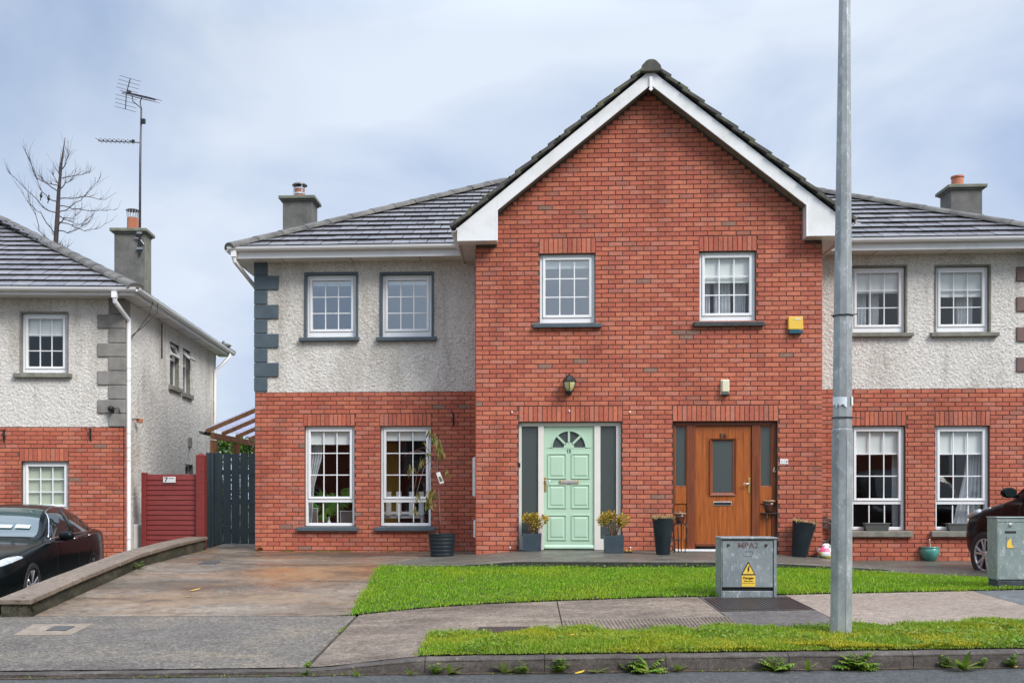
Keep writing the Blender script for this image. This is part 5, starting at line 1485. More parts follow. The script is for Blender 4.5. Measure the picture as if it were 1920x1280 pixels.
vis.sort(key=lambda b: -b[1]); solo = vis[:300]; ids = set(id(b) for b in solo); mass = MB()
for b in nbk:
    if id(b) in ids: brick_part(nb, b, 0)
    else: v, f = brick_geo(b[0], b[1], b[2], b[3], 0); mass.add(v, f)
for b in soldiers(*T2): v, f = brick_geo(b[0], b[1], b[2], b[3], 0); mass.add(v, f)
for k, z in enumerate([nzb-.079-.075*i for i in range(34)]):      # toothed brick returns on the corner
    w_ = .215 if (k//3) % 2 else .10
    v, f = brick_geo(w_/2, z+.065/2, w_, .065, 0); mass.add([MS @ Vector(p) + Vector((.014, 0, 0)) for p in v], f)
ob('brickwork', mass, MAT['brickmass'], nb, kind='stuff')
# --- quoins
edges = [560, 589.5, 616, 643, 669, 695, 722, 748.5, 775, 800]
for k in range(9):
    z1, z0 = nx(205, edges[k])[1], nx(205, edges[k+1])[1]
    wq = .465 if k % 2 else .265
    ob('quoin', MB().box(-wq, .026, -.026, .30 if k % 2 == 0 else .18, z0+.005, z1-.005), MAT['stone'], nb, bevel=.010)
# --- windows
window(nb, *N1, 0, sill=nrect(27, 136, 698.5, 708), sillm='stonesill', band=(.03, 'stone'), revm=MAT['stone'], blind=.36, bottom=.07, curtains=[(.86, 1.0, None)])
window(nb, *N2, 0, sill=nrect(30, 138, 1008, 1016), sillm='stonesill', blind=.999, blindm='blindgreen', split=nx(80, 953)[1])
room(nb, NXL+.1, -.1, .16, 4, .1, 2.5, MAT['room']); room(nb, NXL+.1, -.5, .16, 4, nzb+.05, nzs, MAT['room'])
def side_window(y0, y1, z0, z1, top=None, opening=0.0):
    mb = MB(); xg = -.10
    W = None
    f = MB(); Ms = MS
    rect_frame(f, y0, y1, z0, z1, .04, .05, .04, .08, .13)
    zt = z1-.04
    if top: zt = lerp(z1, z0, top); f.box(y0+.04, y1-.04, .081, .129, zt-.025, zt+.025)
    f.xf(Ms); W = ob('window', f, MAT['white'], nb)
    rv = MB(); rv.quad((y0,-.01,z0),(y0,.09,z0),(y0,.09,z1),(y0,-.01,z1)); rv.quad((y1,.09,z0),(y1,-.01,z0),(y1,-.01,z1),(y1,.09,z1)); rv.quad((y0,-.01,z1),(y0,.09,z1),(y1,.09,z1),(y1,-.01,z1)); rv.xf(Ms)
    ob('reveal', rv, MAT['stonesill'], W)
    ob('pane', MB().quad((y0+.04,.10,z0+.05),(y1-.04,.10,z0+.05),(y1-.04,.10,(zt-.025 if top else zt)),(y0+.04,.10,(zt-.025 if top else zt))).xf(Ms), MAT['obscure'], W)
    if top:
        s = MB(); h = z1-.04-zt-.025; rect_frame(s, y0+.03, y1-.03, -h, .0, .04, .04, .04, -.025, .02)
        A = Matrix.Translation((.0, 0, 0)) @ Ms @ Matrix.Translation((0, .07, z1-.04)) @ Matrix.Rotation(R(-opening), 4, 'X')
        s.xf(A); so = ob('top_sash', s, MAT['white'], W)
        ob('sash_pane', MB().quad((y0+.07, 0, -h+.04), (y1-.07, 0, -h+.04), (y1-.07, 0, -.04), (y0+.07, 0, -.04)).xf(A), MAT['glasshi'], W)
    ob('sill', MB().box(y0-.12, y1+.12, -.07, .09, z0-.10, z0).xf(Ms), MAT['stonesill'], W, bevel=.008)
side_window(*SIDE[0], top=.36, opening=22); side_window(*SIDE[1], top=.36, opening=48)
side_window(*SIDE[2])
# --- roof
nEx, nEy, nEz = .34, -.40, nx(120, 538, -.4)[1]
HS = 4.35; pit = .547
NPk = Vector((nEx-HS, nEy+HS, nEz+pit*HS))
mb = MB()
BK = ND + .4
mb.add([(NXL-2, nEy, nEz-.03), (nEx, nEy, nEz-.03), (NPk.x, NPk.y, NPk.z-.03), (NXL-2, NPk.y, NPk.z-.03), (nEx, BK, nEz-.03), (NXL-2, BK, nEz-.03)], [(0,1,2,3), (1,4,2), (4,5,3,2)])
nroof = ob('roof', mb, MAT['tiledark'], nb)
upn = Vector((0, HS, pit*HS)); bln = upn.length
NS_ = Slope((0, nEy, nEz-.03), (1, 0, 0), upn); rn_ = HS/bln
def nview(p):
    q = NF.M @ Vector(p); c = q - Vector((0, 0, CAMZ)); lam = -SN*c.x + CS*c.y; return U0 + F_PX*(CS*c.x+SN*c.y)/lam > -40
tiles(NS_, nroof, -6.5, nEx+.4, bln, [lambda p: nEx - rn_*p[1] - p[0]], None, 296, seen=nview)
Sr = Slope((nEx, (BK+nEy)/2, nEz-.03), (0, 1, 0), Vector((-HS, 0, pit*HS))); hw = (BK-nEy)/2
tiles(Sr, nroof, -4.5, 4.5, bln, [lambda p: p[0] + hw - (hw/bln)*p[1], lambda p: hw - (hw/bln)*p[1] - p[0]], None, 0)
caps(nroof, (nEx, nEy, nEz), NPk + Vector((0, 0, .03)), 13, w=.155, rise=.085)
caps(nroof, (nEx, BK, nEz-.01), NPk + Vector((0, 0, .02)), 11)
caps(nroof, NPk + Vector((-5, 0, .02)), NPk + Vector((0, 0, .021)), 10, name='ridge_cap')
# --- eaves
ob('soffit', MB().box(NXL-2, nEx-.06, -.34, .0, nzs-.02, nzs), MAT['soffit'], nb)
ob('soffit', MB().box(.012, nEx-.06, .002, BK-.05, nzs-.02, nzs), MAT['soffit'], nb)
for k in range(6): ob('soffit_joint', MB().box(.02, nEx-.065, .8+k*1.25, .812+k*1.25, nzs-.024, nzs-.0205), MAT['mortar'], nb)
ob('fascia', MB().box(NXL-2, nEx-.035, -.365, -.341, nzs-.03, nEz-.02), MAT['fascia'], nb)
ob('fascia', MB().box(nEx-.059, nEx-.035, -.340, BK-.05, nzs-.03, nEz-.02), MAT['fascia'], nb)
g = MB(); gutter(g, (NXL-2, -.43, nEz-.02), (nEx+.02, -.43, nEz-.02)); ob('gutter', g, MAT['white'], nb, recalc=True)
g = MB(); gutter(g, (nEx+.025, -.45, nEz-.02), (nEx+.025, BK, nEz-.021)); ob('gutter', g, MAT['white'], nb, recalc=True)
# --- downpipes
yD, zD = ns(241, 620, .06)
mb = MB().box(nx(215, 550, -.43)[0]-.045, nx(215, 550, -.43)[0]+.045, -.475, -.385, nEz-.19, nEz-.085)
xg = nx(215, 550, -.43)[0]
mb.tube([(xg, -.43, nEz-.18), (xg, -.42, nEz-.25), (.062, yD, ns(241, 600, .06)[1]), (.062, yD, ns(241, 612, .06)[1]), (.062, yD, -.3)], .042, 12)
dpn = ob('downpipe', mb, MAT['white'], nb, auto=40)
for v in (690, 713, 812, 838, 863, 1010):
    z = ns(241, v, .06)[1]; ob('pipe_collar', MB().lathe([(.044, z-.012), (.046, z-.010), (.046, z+.010), (.044, z+.012)], 12, (.062, yD, 0)), MAT['soffit'], dpn)
yE = ns(403, 760, .05)[0]; yE = min(yE, ND-.05)
mb = MB().tube([(nEx+.02, yE+.25, nEz-.09), (nEx+.02, yE+.22, nEz-.18), (.06, yE, nEz-.55), (.06, yE, -.3)], .040, 10); ob('downpipe', mb, MAT['white'], nb, auto=40)
# --- chimney
yc_ = ns(270, 500, .018)[0]; cxa = nx(214, 490, yc_)[0]; ctz = nx(245, 428.5, yc_)[1]
chn = chimney(nb, cxa, .018, yc_, yc_+.44, nzs+.03, ctz)
cm = (nx(249, 400, yc_+.22)[0], yc_+.22)
ob('chimney_pot', MB().lathe([(.115, ctz-.01), (.11, ctz+.05), (.105, ctz+.26), (.085, ctz+.262)], 20, (cm[0], cm[1], 0)), MAT['terra'], chn, auto=40)
cw = MB()
for k in range(14):
    t_ = 2*math.pi*k/14; cw.bar((cm[0]+.105*math.cos(t_), cm[1]+.105*math.sin(t_), ctz+.25), (cm[0]+.12*math.cos(t_), cm[1]+.12*math.sin(t_), ctz+.40), .008, .008)
ob('cowl_cage', cw, MAT['galvshiny'], chn)
ob('cowl', MB().lathe([(.125, ctz+.40), (.135, ctz+.405), (.10, ctz+.425), (.005, ctz+.44)], 20, (cm[0], cm[1], 0)), MAT['cowl'], chn, smooth=True)
ob('cover_strip', MB().box(.022, .028, yc_+.001, yc_+.439, nzs+.1, ctz-.1), MAT['chimcap'], chn)
# --- things on the walls
y_, z_ = ns(354, 829); ob('wall_vent', MB().box(.014, .05, y_-.10, y_+.10, z_-.11, z_+.11), MAT['stone'], nb, bevel=.01)
ya_, zt_ = ns(250, 985, .02); yb_ = ns(264, 985, .02)[0]
ob('meter_cabinet', MB().box(.014, .10, ya_, yb_, ns(257, 1035)[1], ns(257, 982)[1]), MAT['meter'], nb, bevel=.02)
ob('meter_window', MB().box(.1005, .104, lerp(ya_, yb_, .55), lerp(ya_, yb_, .9), ns(257, 1016)[1], ns(257, 1002)[1]), MAT['black'], nb)
cab_ = MB(); y0_ = ns(255, 560, .05)[0]
zt_ = nEz
cab_.tube([(nEx+.06, .75, zt_+.02), (nEx+.05, .72, zt_-.25), (.20, .55, zt_-.52), (.05, .35, zt_-.72), (.03, .2, zt_-.80)], .009, 6)
ob('cable', cab_, MAT['black'], nb, smooth=True); cab_ = MB()
cab_.tube([(nEx+.04, .55, zt_), (nEx-.02, .5, zt_-.30), (.14, .42, zt_-.60), (.04, .25, zt_-.82)], .008, 6)
ob('cable', cab_, MAT['black'], nb, smooth=True); cab_ = MB()
yc2 = ns(300, 650)[0]; cab_.tube([(.03, ns(301, 600)[0], ns(301, 606)[1]), (.03, ns(301, 640)[0], ns(301, 672)[1])], .012, 6)
ob('cable', cab_, MAT['black'], nb, smooth=True)

# security lamp, cable clutter and a rusty bracket on the corner
def floor_m(o_, M): o_.matrix_world = M; return o_
p = NF.M @ Vector((nx(212, 767)[0], -.026, nx(212, 767)[1]))
t = thing('security_lamp', 'small black round lamp on the grey quoin of the left house', 'lamp', p, NF.rot)
ob('lamp_head', MB().lathe([(.030, 0), (.042, -.02), (.052, -.06), (.050, -.13), (.030, -.155)], 16, (0, 0, 0), axis='y'), MAT['blackplastic'], t, smooth=True)
ob('mount', MB().box(-.03, .03, -.02, .0, -.06, -.02), MAT['black'], t)
ob('cable', MB().tube([(.03, -.03, .0), (.09, -.04, .02), (.12, -.03, .03), (.13, -.02, -.05), (.14, .05, -.09)], .008, 6), MAT['black'], t, smooth=True)
y_, z_ = ns(253, 787, .03)
t = thing('rusty_bracket', 'rusty hook bracket beside the white downpipe of the left house', 'bracket', NF.M @ Vector((.02, y_, z_)), NF.rot)
ob('arm', MB().tube([(0, -.12, .0), (.08, -.04, .01), (.10, .02, 0)], .012, 8), MAT['black'], t, smooth=True)
ob('clamp', MB().box(.04, .13, -.02, .10, -.05, .03), MAT['terra'], t, bevel=.01)

# hanging-basket brackets
def bracket(loc, rot, label):
    t = thing('basket_bracket', label, 'bracket', loc, rot, 'black hanging-basket brackets on the walls')
    ob('wall_plate', MB().box(-.014, .014, -.012, 0, -.13, .10), MAT['black'], t, bevel=.003)
    ob('arm', MB().tube([(0, -.01, .06), (0, -.10, .085), (0, -.20, .06), (0, -.26, .075), (0, -.265, .10)], .008, 6), MAT['black'], t, smooth=True)
    ob('scroll', MB().tube([(0, -.01, -.10)] + [(0, -.07 - .05*math.cos(a)*f, -.0 + .05*math.sin(a)*f) for a, f in [(R(200+40*k), 1-.09*k) for k in range(10)]], .007, 6), MAT['black'], t, smooth=True)
    return t
p = HF.at(850, 784, -.01); bracket(HF.M @ p, 0, 'black bracket beside the gable, right of the ground-floor windows')
p = NF.at(170, 813, -.01); bracket(NF.M @ p, NF.rot, 'black bracket on the brick of the left house near its downpipe')
p = NF.at(8, 815, -.01); bracket(NF.M @ p, NF.rot, 'black bracket on the left house cut by the edge of the photo')

# television mast
p0 = NF.at(262, 478, yc_-.03); p1 = NF.at(265, 203, yc_-.03)
base = NF.M @ p0; tvm = thing('television_mast', 'tall television mast with two aerials clamped to the left chimney', 'aerial', base, 0)
def mp_(u, v): q = NF.M @ NF.at(u, v, yc_-.03); return q - base
ob('pole', MB().tube([mp_(262, 478), mp_(263, 300), mp_(265, 203)], [.024, .022, .017], 10), MAT['aerial'], tvm, smooth=True)
br_ = MB()
for v in (437, 466):
    c = mp_(262, v); br_.box(c.x-.05, c.x+.05, c.y-.03, c.y+.06, c.z-.02, c.z+.02)
br_.tube([mp_(252, 446), mp_(262, 448), mp_(270, 458)], .012, 6)
ob('pole_bracket', br_, MAT['cab'], tvm)
# upper aerial: boom pointing right and towards the street, reflector at its left end
A, B = mp_(216, 160), mp_(309, 217); B = B + Vector((.10, -.75, 0)); A = A + Vector((0, .35, 0))
up_ = ob('boom', MB().bar(A, B, .020, .020), MAT['aerial'], tvm)
bd = (B-A).normalized(); ed = bd.cross(Vector((0, 0, 1))).normalized(); vd = ed.cross(bd)
el = MB()
for k in range(14):
    c = A.lerp(B, .22 + .76*(k/13)**1.25); L_ = lerp(.20, .14, k/13); el.tube([c - ed*L_ + vd*.02, c + ed*L_ + vd*.02], .0045, 5); el.tube([c - ed*L_*.8 - vd*.03, c + ed*L_*.8 - vd*.03], .0035, 5)
ob('director_rods', el, MAT['aerial'], up_)
rf = MB(); rc = A.lerp(B, .12)
for sgn in (-1, 1):
    arm = (vd*sgn - bd*.32*(-1 if sgn > 0 else -1)).normalized(); arm = (vd*sgn*.95 + bd*(.28 if sgn > 0 else .22)).normalized()
    rf.bar(rc, rc + arm*.30, .014, .014, up=ed)
    for k in range(4): c = rc + arm*(.07+.075*k); rf.tube([c - ed*.21, c + ed*.21], .0045, 5)
ob('reflector', rf, MAT['aerial'], up_)
ob('feed_box', MB().obox(Matrix.Translation(A.lerp(B, .2) + vd*.03), .07, .06, .05), MAT['black'], up_)
ob('cradle', MB().tube([A.lerp(B, .30), A.lerp(B, .32) - Vector((0, 0, .12)), mp_(265, 203), A.lerp(B, .55) - Vector((0, 0, .11)), A.lerp(B, .60)], .010, 6), MAT['aerial'], up_, smooth=True)
c = mp_(268, 228); ob('amplifier', MB().box(c.x-.03, c.x+.05, c.y-.04, c.y+.02, c.z-.045, c.z+.045), MAT['black'], tvm, bevel=.006)
C0, C1 = mp_(262, 267.5), mp_(185, 264.5); lo_ = ob('boom', MB().bar(C0, C1, .015, .015), MAT['aerial'], tvm)
el = MB()
for k in range(8): c = C1.lerp(C0, .01 + .109*k); el.tube([c - Vector((0, .16, 0)), c + Vector((0, .16, .02))], .005, 5); el.box(c.x-.008, c.x+.008, c.y-.01, c.y+.01, c.z, c.z+.035)
ob('director_rods', el, MAT['aerial'], lo_)
c = C1.lerp(C0, .84); ob('feed_box', MB().obox(Matrix.Translation(c + Vector((0, 0, .02))), .05, .05, .05), MAT['black'], lo_)

# ================================================================== SIDE PASSAGE: gate, red boards, lean-to, hedge
def Lp(u, v, l): return WF.lam(u, v, l)
# slate-painted gate
g0, g1 = Lp(388, 1019, 18.9), Lp(476, 1021, 18.9); gx_ = g0.x
gt = thing('side_gate', 'slate-painted gate of round-topped upright boards beside the house corner', 'gate', (g0.x, g0.y, .0), 0)
gz = lambda v: CAMZ + (930-v)/F_PX*18.9
zt, zb_ = gz(849.5), gz(1019)
bd_ = [(387.6, 395.5, 'post'), (396, 402.5, 'post'), (403, 417.5, 'b'), (419.3, 433.2, 'b'), (434.8, 449.6, 'b'), (451.1, 465.3, 'b'), (466.8, 480, 'b')]
for u0_, u1_, kd in bd_:
    a, b = Lp(u0_, 930, 18.9), Lp(u1_, 930, 18.9); x0, x1 = a.x-g0.x, b.x-g0.x; yo = a.y - g0.y
    if kd == 'post':
        ob('post', MB().box(x0, x1, yo-.06, yo+.05, -.05, zt+.01+rnd.uniform(-.01, .01)), MAT['gate'], gt, bevel=.006)
    else:
        n = 8; top = [(lerp(x0, x1, k/n), zt-.035 + .035*math.sin(math.pi*(.12+.76*k/n))) for k in range(n+1)]
        poly = [(x0, zb_+rnd.uniform(-.01, .01)), (x1, zb_+rnd.uniform(-.01, .01))] + top[::-1]
        ob('board', MB().prism(poly, yo-.018, yo+.004), MAT['gate'], gt)
xr0, xr1 = Lp(403, 930, 18.9).x-g0.x, Lp(480, 930, 18.9).x-g0.x
for v in (885, 940, 995):
    z = gz(v); ob('rail', MB().box(xr0, xr1, .012, .055, z-.045, z+.045), MAT['gate'], gt)
# maroon boarded screen
r0 = Lp(267, 1000, 18.4)
rs = thing('boarded_screen', 'maroon screen of overlapping horizontal boards between two posts', 'fence', (r0.x, r0.y, -.5), 0)
rz = lambda v: CAMZ + (930-v)/F_PX*18.4 + .5
rx = lambda u: Lp(u, 930, 18.4).x - r0.x
ry = lambda u: Lp(u, 930, 18.4).y - r0.y
ob('post', MB().box(rx(267), rx(275.5), -.06, .06, 0, rz(885.5)), MAT['maroon'], rs, bevel=.008)
bp = MB().box(rx(371.5), rx(387.5), -.08, .08, 0, rz(853)); bp.lathe([(rx(387.5)/2-rx(371.5)/2, rz(853.2)), ((rx(387.5)-rx(371.5))*.36, rz(851)), (.01, rz(849.5))], 4, ((rx(371.5)+rx(387.5))/2, 0, 0), ph=math.pi/4)
ob('post', bp, MAT['maroon'], rs, bevel=.01)
zt_, nb_ = rz(889.5), 15
for k in range(nb_):
    z1 = lerp(zt_, rz(1029), k/nb_); z0 = lerp(zt_, rz(1029), (k+1)/nb_)
    ob('board', MB().add([(rx(275.7),-.022,z0-.004),(rx(371.3),-.022,z0-.004),(rx(371.3),.012,z0-.004),(rx(275.7),.012,z0-.004),(rx(275.7),-.006,z1+.006),(rx(371.3),-.006,z1+.006),(rx(371.3),.012,z1+.006),(rx(275.7),.012,z1+.006)],
       [(0,3,2,1),(4,5,6,7),(0,1,5,4),(1,2,6,5),(2,3,7,6),(3,0,4,7)]), MAT['maroon'], rs)
c = Lp(319.8, 899, 18.4)
hs = thing('house_number_sign', 'small white sign with a 7 on the maroon boards', 'sign', (c.x, r0.y-.034, c.z), 0)
wq = (rx(331.8)-rx(307.8))/2; hq = (rz(893.8)-rz(905))/2
ob('plate', MB().box(-wq, wq, -.006, .004, -hq, hq), MAT['signwhite'], hs, bevel=.006)
text('7', .12, MAT['signblack'], hs, (-wq*.50, -.0075, -.002), sx=1.1, ext=.001, bold=.002)
ob('strip', MB().box(-wq*.1, wq*.72, -.008, -.0065, hq*.42, hq*.56), MAT['gunmetal'], hs)
# timber lean-to with polycarbonate roof on the side of the pair
lt = thing('lean_to', 'timber lean-to with clear corrugated roof on the side of the brick house', 'shelter', (-WX+XC, 19.6, 0), 0)
lo, hi = Lp(389.5, 806, 19.9), Lp(475, 770, 19.9)
sl_ = (hi.z-lo.z)/(hi.x-lo.x); X1 = -WX+XC-.02; zw_ = hi.z + sl_*(X1-hi.x)
def lq(x, y, z): return (x-(-WX+XC), y-19.6, z)
Y0_ = lo.y
for k in range(5):
    y = Y0_ + k*1.0
    ob('rafter', MB().bar(lq(lo.x-.02, y, lo.z-.02), lq(X1, y, zw_-.02), 0.050, .078), MAT['pergola'], lt)
    if k < 4:
        ob('roof_sheet', MB().add([lq(lo.x-.04, y+.03, lo.z+.042), lq(X1, y+.03, zw_+.042), lq(X1, y+.97, zw_+.042), lq(lo.x-.04, y+.97, lo.z+.042), lq(lo.x-.04, y+.03, lo.z+.052), lq(X1, y+.03, zw_+.052), lq(X1, y+.97, zw_+.052), lq(lo.x-.04, y+.97, lo.z+.052)],
           [(0,3,2,1),(4,5,6,7),(0,1,5,4),(1,2,6,5),(2,3,7,6),(3,0,4,7)]), MAT['poly'], lt)
ob('eaves_beam', MB().box(*[v for v in (lo.x+.06-X1-.02, lo.x+.13-X1-.02, Y0_-19.6-.02, Y0_-19.6+4.1, lo.z-.17, lo.z-.055)]), MAT['pergola'], lt)
for yy in (.03, 1.55, 3.1):
    x = lo.x + .10 - X1 - .02; ob('post', MB().box(x-.06, x+.06, Y0_-19.6+yy, Y0_-19.6+yy+.11, -.1, lo.z-.2), MAT['pergola'], lt)
gm = MB(); gutter(gm, lq(lo.x-.10, Y0_-.05, lo.z-.03), lq(lo.x-.10, Y0_+4.1, lo.z-.031), .06); ob('gutter', gm, MAT['black'], lt, recalc=True)

# hedge beyond the passage
def leaf_cloud(n, pos, size, m, name, parent=None, label=None, kind=None, flat=.3):
    P = np.array([pos() for _ in range(n)]); V = np.zeros((n, 4, 3)); S = NP.uniform(size[0], size[1], n)
    d = NP.normal(0, 1, (n, 3)); d /= np.linalg.norm(d, axis=1)[:,None]; e_ = np.cross(d, NP.normal(0, 1, (n, 3))); e_ /= np.linalg.norm(e_, axis=1)[:,None]
    V[:,0] = P; V[:,1] = P + (d*.5+e_*flat)*S[:,None]; V[:,2] = P + d*S[:,None]; V[:,3] = P + (d*.5-e_*flat)*S[:,None]
    me = bpy.data.meshes.new(name); me.from_pydata(V.reshape(-1, 3).tolist(), [], (np.arange(n)[:,None]*4+np.arange(4)).tolist())
    me.materials.append(m); o = link(name, me, parent)
    if kind: o['kind'] = kind
    if label: o['label'] = label
    return o
hc = Lp(452, 830, 30); hg = thing('hedge', 'green hedge seen under the lean-to roof beyond the gate', 'hedge', (hc.x, hc.y, -.25))
hn = [rnd.uniform(0, 9) for _ in range(3)]
def hp():
    x = rnd.uniform(-2.6, 2.6); y = rnd.uniform(-.6, .6); top = 2.85 + .25*mnoise.noise((x*1.1, y, 4)) + rnd.gauss(0, .06)
    z = rnd.uniform(0.0, top) if rnd.random() < .5 else top - abs(rnd.gauss(0, .25)); f = 1 + .25*mnoise.noise((x*1.5, z*1.5, 1))
    return (x, (y if rnd.random() < .3 else (-.6 - abs(rnd.gauss(0, .08))))*f, z)
leaf_cloud(9000, hp, (.07, .15), MAT['hedge'], 'foliage', hg)
st_ = MB()
for k in range(9): x = -2.4 + k*.6; st_.tube([(x, 0, -.1), (x+.05, .02, 1.2), (x-.03, 0, 2.2)], [.05, .035, .015], 6)
ob('stem', st_, MAT['bark'], hg)

# bare larch-like tree behind the left house
tb = WF.lam(100, 930, 34); TB = Vector((tb.x, tb.y, -.5))
bt = thing('bare_tree', 'bare leafless tree with upswept branches rising behind the left roof', 'tree', TB)
def tpx(u, v): q = WF.lam(u, v, 34); return Vector((q.x-TB.x, q.y-TB.y, q.z-TB.z))
tr_pts = [(100, 1000), (102, 600), (104, 465), (108, 400), (110, 360), (113, 330), (116, 300), (119, 280), (122, 258)]
tp = [tpx(u, v) for u, v in tr_pts]; trr = [.16, .12, .085, .075, .062, .048, .034, .022, .010]
ob('trunk', MB().tube(tp, trr, 8), MAT['bark'], bt, smooth=True)
branches = [[(107, 470), (90, 452), (70, 430), (62, 400), (45, 375), (18, 335)], [(108, 440), (90, 425), (68, 395), (45, 378), (33, 355)], [(109, 400), (90, 396), (70, 370), (52, 352), (36, 335)],
 [(110, 380), (92, 372), (75, 352), (66, 325), (57, 298)], [(111, 360), (95, 350), (80, 340), (72, 312), (67, 290)], [(113, 345), (103, 340), (90, 322), (80, 305)], [(114, 330), (106, 322), (104, 300), (108, 285)],
 [(108, 455), (120, 462), (135, 470), (150, 478)], [(109, 432), (130, 438), (155, 436), (180, 425), (196, 408)], [(110, 415), (130, 420), (150, 428), (175, 420), (198, 402)], [(110, 398), (125, 392), (150, 375), (175, 345), (187, 330)],
 [(111, 385), (130, 386), (160, 388), (180, 383), (198, 376)], [(112, 372), (130, 368), (155, 362), (180, 365), (200, 345)], [(113, 355), (130, 348), (150, 345), (165, 332)], [(115, 335), (128, 328), (145, 322), (160, 315)],
 [(116, 318), (125, 310), (132, 295), (133, 285)], [(109, 425), (125, 412), (150, 418), (170, 408), (180, 398)], [(108, 446), (95, 440), (84, 428)], [(110, 405), (122, 410), (138, 415), (150, 402)], [(114, 350), (104, 352), (97, 345)]]
for br in branches:
    dy = rnd.uniform(-1.1, 1.1); n = len(br); mb = MB()
    pts_ = [tpx(u, v) + Vector((0, dy*i/(n-1), 0)) for i, (u, v) in enumerate(br)]
    sm = []
    for i in range(n-1):
        for q in range(3): sm.append(pts_[i].lerp(pts_[i+1], q/3) + Vector((rnd.gauss(0, .012), 0, rnd.gauss(0, .012))))
    sm.append(pts_[-1]); m = len(sm)
    mb.tube(sm, [lerp(.020, .0035, i/(m-1)) for i in range(m)], 5)
    for _ in range(16):
        i = rnd.randrange(2, m-1); a = sm[i]; d = (sm[i]-sm[i-1]).normalized(); sd_ = Vector((rnd.uniform(-.5, .5), rnd.uniform(-.5, .5), rnd.uniform(.2, .9))); L_ = rnd.uniform(.2, .7)
        mb.tube([a, a + (d*.6+sd_*.5)*L_*.5, a + (d*.5+sd_*.9)*L_], [.006, .004, .002], 4)
    ob('branch', mb, MAT['bark'], bt)
for (u, v), lab in (((77, 368), 'small dark bird perched higher on the left branches of the bare tree'), ((91, 373), 'small dark bird perched close to the trunk of the bare tree')):
    q = WF.lam(u, v, 33.6); t = thing('bird', lab, 'bird', q); t.scale = (.72, .72, .72)
    ob('body', MB().lathe([(.005, -.12), (.05, -.06), (.065, 0), (.05, .07), (.02, .11)], 10, (0, 0, .02)), MAT['black'], t, smooth=True)
    ob('head', MB().lathe([(.005, -.04), (.035, -.02), (.038, .01), (.02, .035), (.003, .04)], 8, (.02, 0, .15)), MAT['black'], t, smooth=True)
    ob('tail', MB().bar((-.01, 0, -.06), (-.05, .02, -.20), .04, .012), MAT['black'], t)
# pigeon on the far end of the left eave
q = NF.M @ Vector((nEx-.05, ns(425, 650, nEx-.05)[0], NF.atx(425, 651, nEx-.05).z))
t = thing('pigeon', 'grey bird perched on the far end of the left roof edge', 'bird', q + Vector((0, 0, .03)), R(150))
ob('body', MB().lathe([(.005, -.17), (.045, -.10), (.075, 0), (.065, .08), (.03, .13)], 12, (0, 0, 0), axis='x'), MAT['chim'], t, smooth=True)
ob('head', MB().lathe([(.004, -.045), (.036, -.02), (.04, .01), (.02, .04), (.004, .045)], 10, (.12, 0, .10)), MAT['chim'], t, smooth=True)
ob('neck', MB().tube([(.09, 0, .02), (.115, 0, .09)], [.05, .034], 8), MAT['chim'], t, smooth=True)
ob('beak', MB().tube([(.15, 0, .10), (.18, 0, .09)], [.012, .003], 6), MAT['black'], t)

# ================================================================== LAMP COLUMN AND CABINETS
LAMP.z = gnd(LAMP.x, LAMP.y)
lc = thing('lamp_post', 'tall tapering galvanised lamp column standing in the verge', 'lamp post', LAMP)
lam0 = 8.32; gx = lambda px_: px_/F_PX*lam0
zv = lambda v: CAMZ + (930-v)/F_PX*lam0 - LAMP.z
def octo(mb, prof): return mb.lathe(prof, 8, ph=R(22.5))
off = lambda v: (lerp(1577, 1583.5, (1185-v)/1185) - 1577)/F_PX*lam0
def shaft(rows):
    mb = MB(); n = 8; b = 0
    for v, wpx in rows:
        r = gx(wpx)/2/math.cos(R(12)); z = zv(v); o_ = off(v)
        for k in range(n):
            t_ = 2*math.pi*k/n + R(10); mb.v.append((o_ + r*math.cos(t_), r*math.sin(t_), z))
    for i in range(len(rows)-1):
        for k in range(n):
            k2 = (k+1) % n; mb.f.append((i*n+k, i*n+k2, (i+1)*n+k2, (i+1)*n+k))
    mb.f.append(tuple(range(n-1, -1, -1))); mb.f.append(tuple((len(rows)-1)*n + k for k in range(n))); return mb
ob('base_section', shaft([(1200, 39.8), (1000, 39), (806, 38.2), (803, 37)]), MAT['galv'], lc, bevel=.006)
ob('shaft', shaft([(803, 36), (592, 33.3), (0, 21), (-520, 14)]), MAT['galv'], lc, bevel=.004)
o_ = Vector((off(-520), 0, zv(-520)))
ob('bracket_arm', MB().tube([o_ + Vector((0, 0, -.05)), o_ + Vector((0, -.1, .12)), o_ + Vector((0, -.55, .22))], .024, 8), MAT['galv'], lc, smooth=True)
ob('lantern', MB().lathe([(.02, -.50), (.11, -.42), (.13, -.1), (.10, .2), (.04, .26)], 14, (o_.x, o_.y-.75, o_.z+.22), axis='y'), MAT['cab'], lc, smooth=True)
for v, wpx, tail in ((592, 33.6, True), (783, 35.8, True)):
    r = gx(wpx)/2 + .006; c = Vector((off(v), 0, zv(v)))
    mb = MB(); n = 8
    ring = [c + Vector((math.cos(R(10)+2*math.pi*k/n)*r/math.cos(R(12)), math.sin(R(10)+2*math.pi*k/n)*r/math.cos(R(12)), .0)) for k in range(n+1)]
    mb.tube(ring, .0055, 5)
    if v == 592: mb.tube([c + Vector((-r, -.02, .0)), c + Vector((-r-.03, -.05, -.003))], .005, 5); mb.tube([c + Vector((r*.9, -.05, .0)), c + Vector((r+.02, -.06, .004))], .005, 5)
    else: mb.tube([c + Vector((r*.9, -.04, 0)), c + Vector((r+.07, -.06, -.012))], .004, 5)
    ob('cable_tie', mb, MAT['black'], lc)
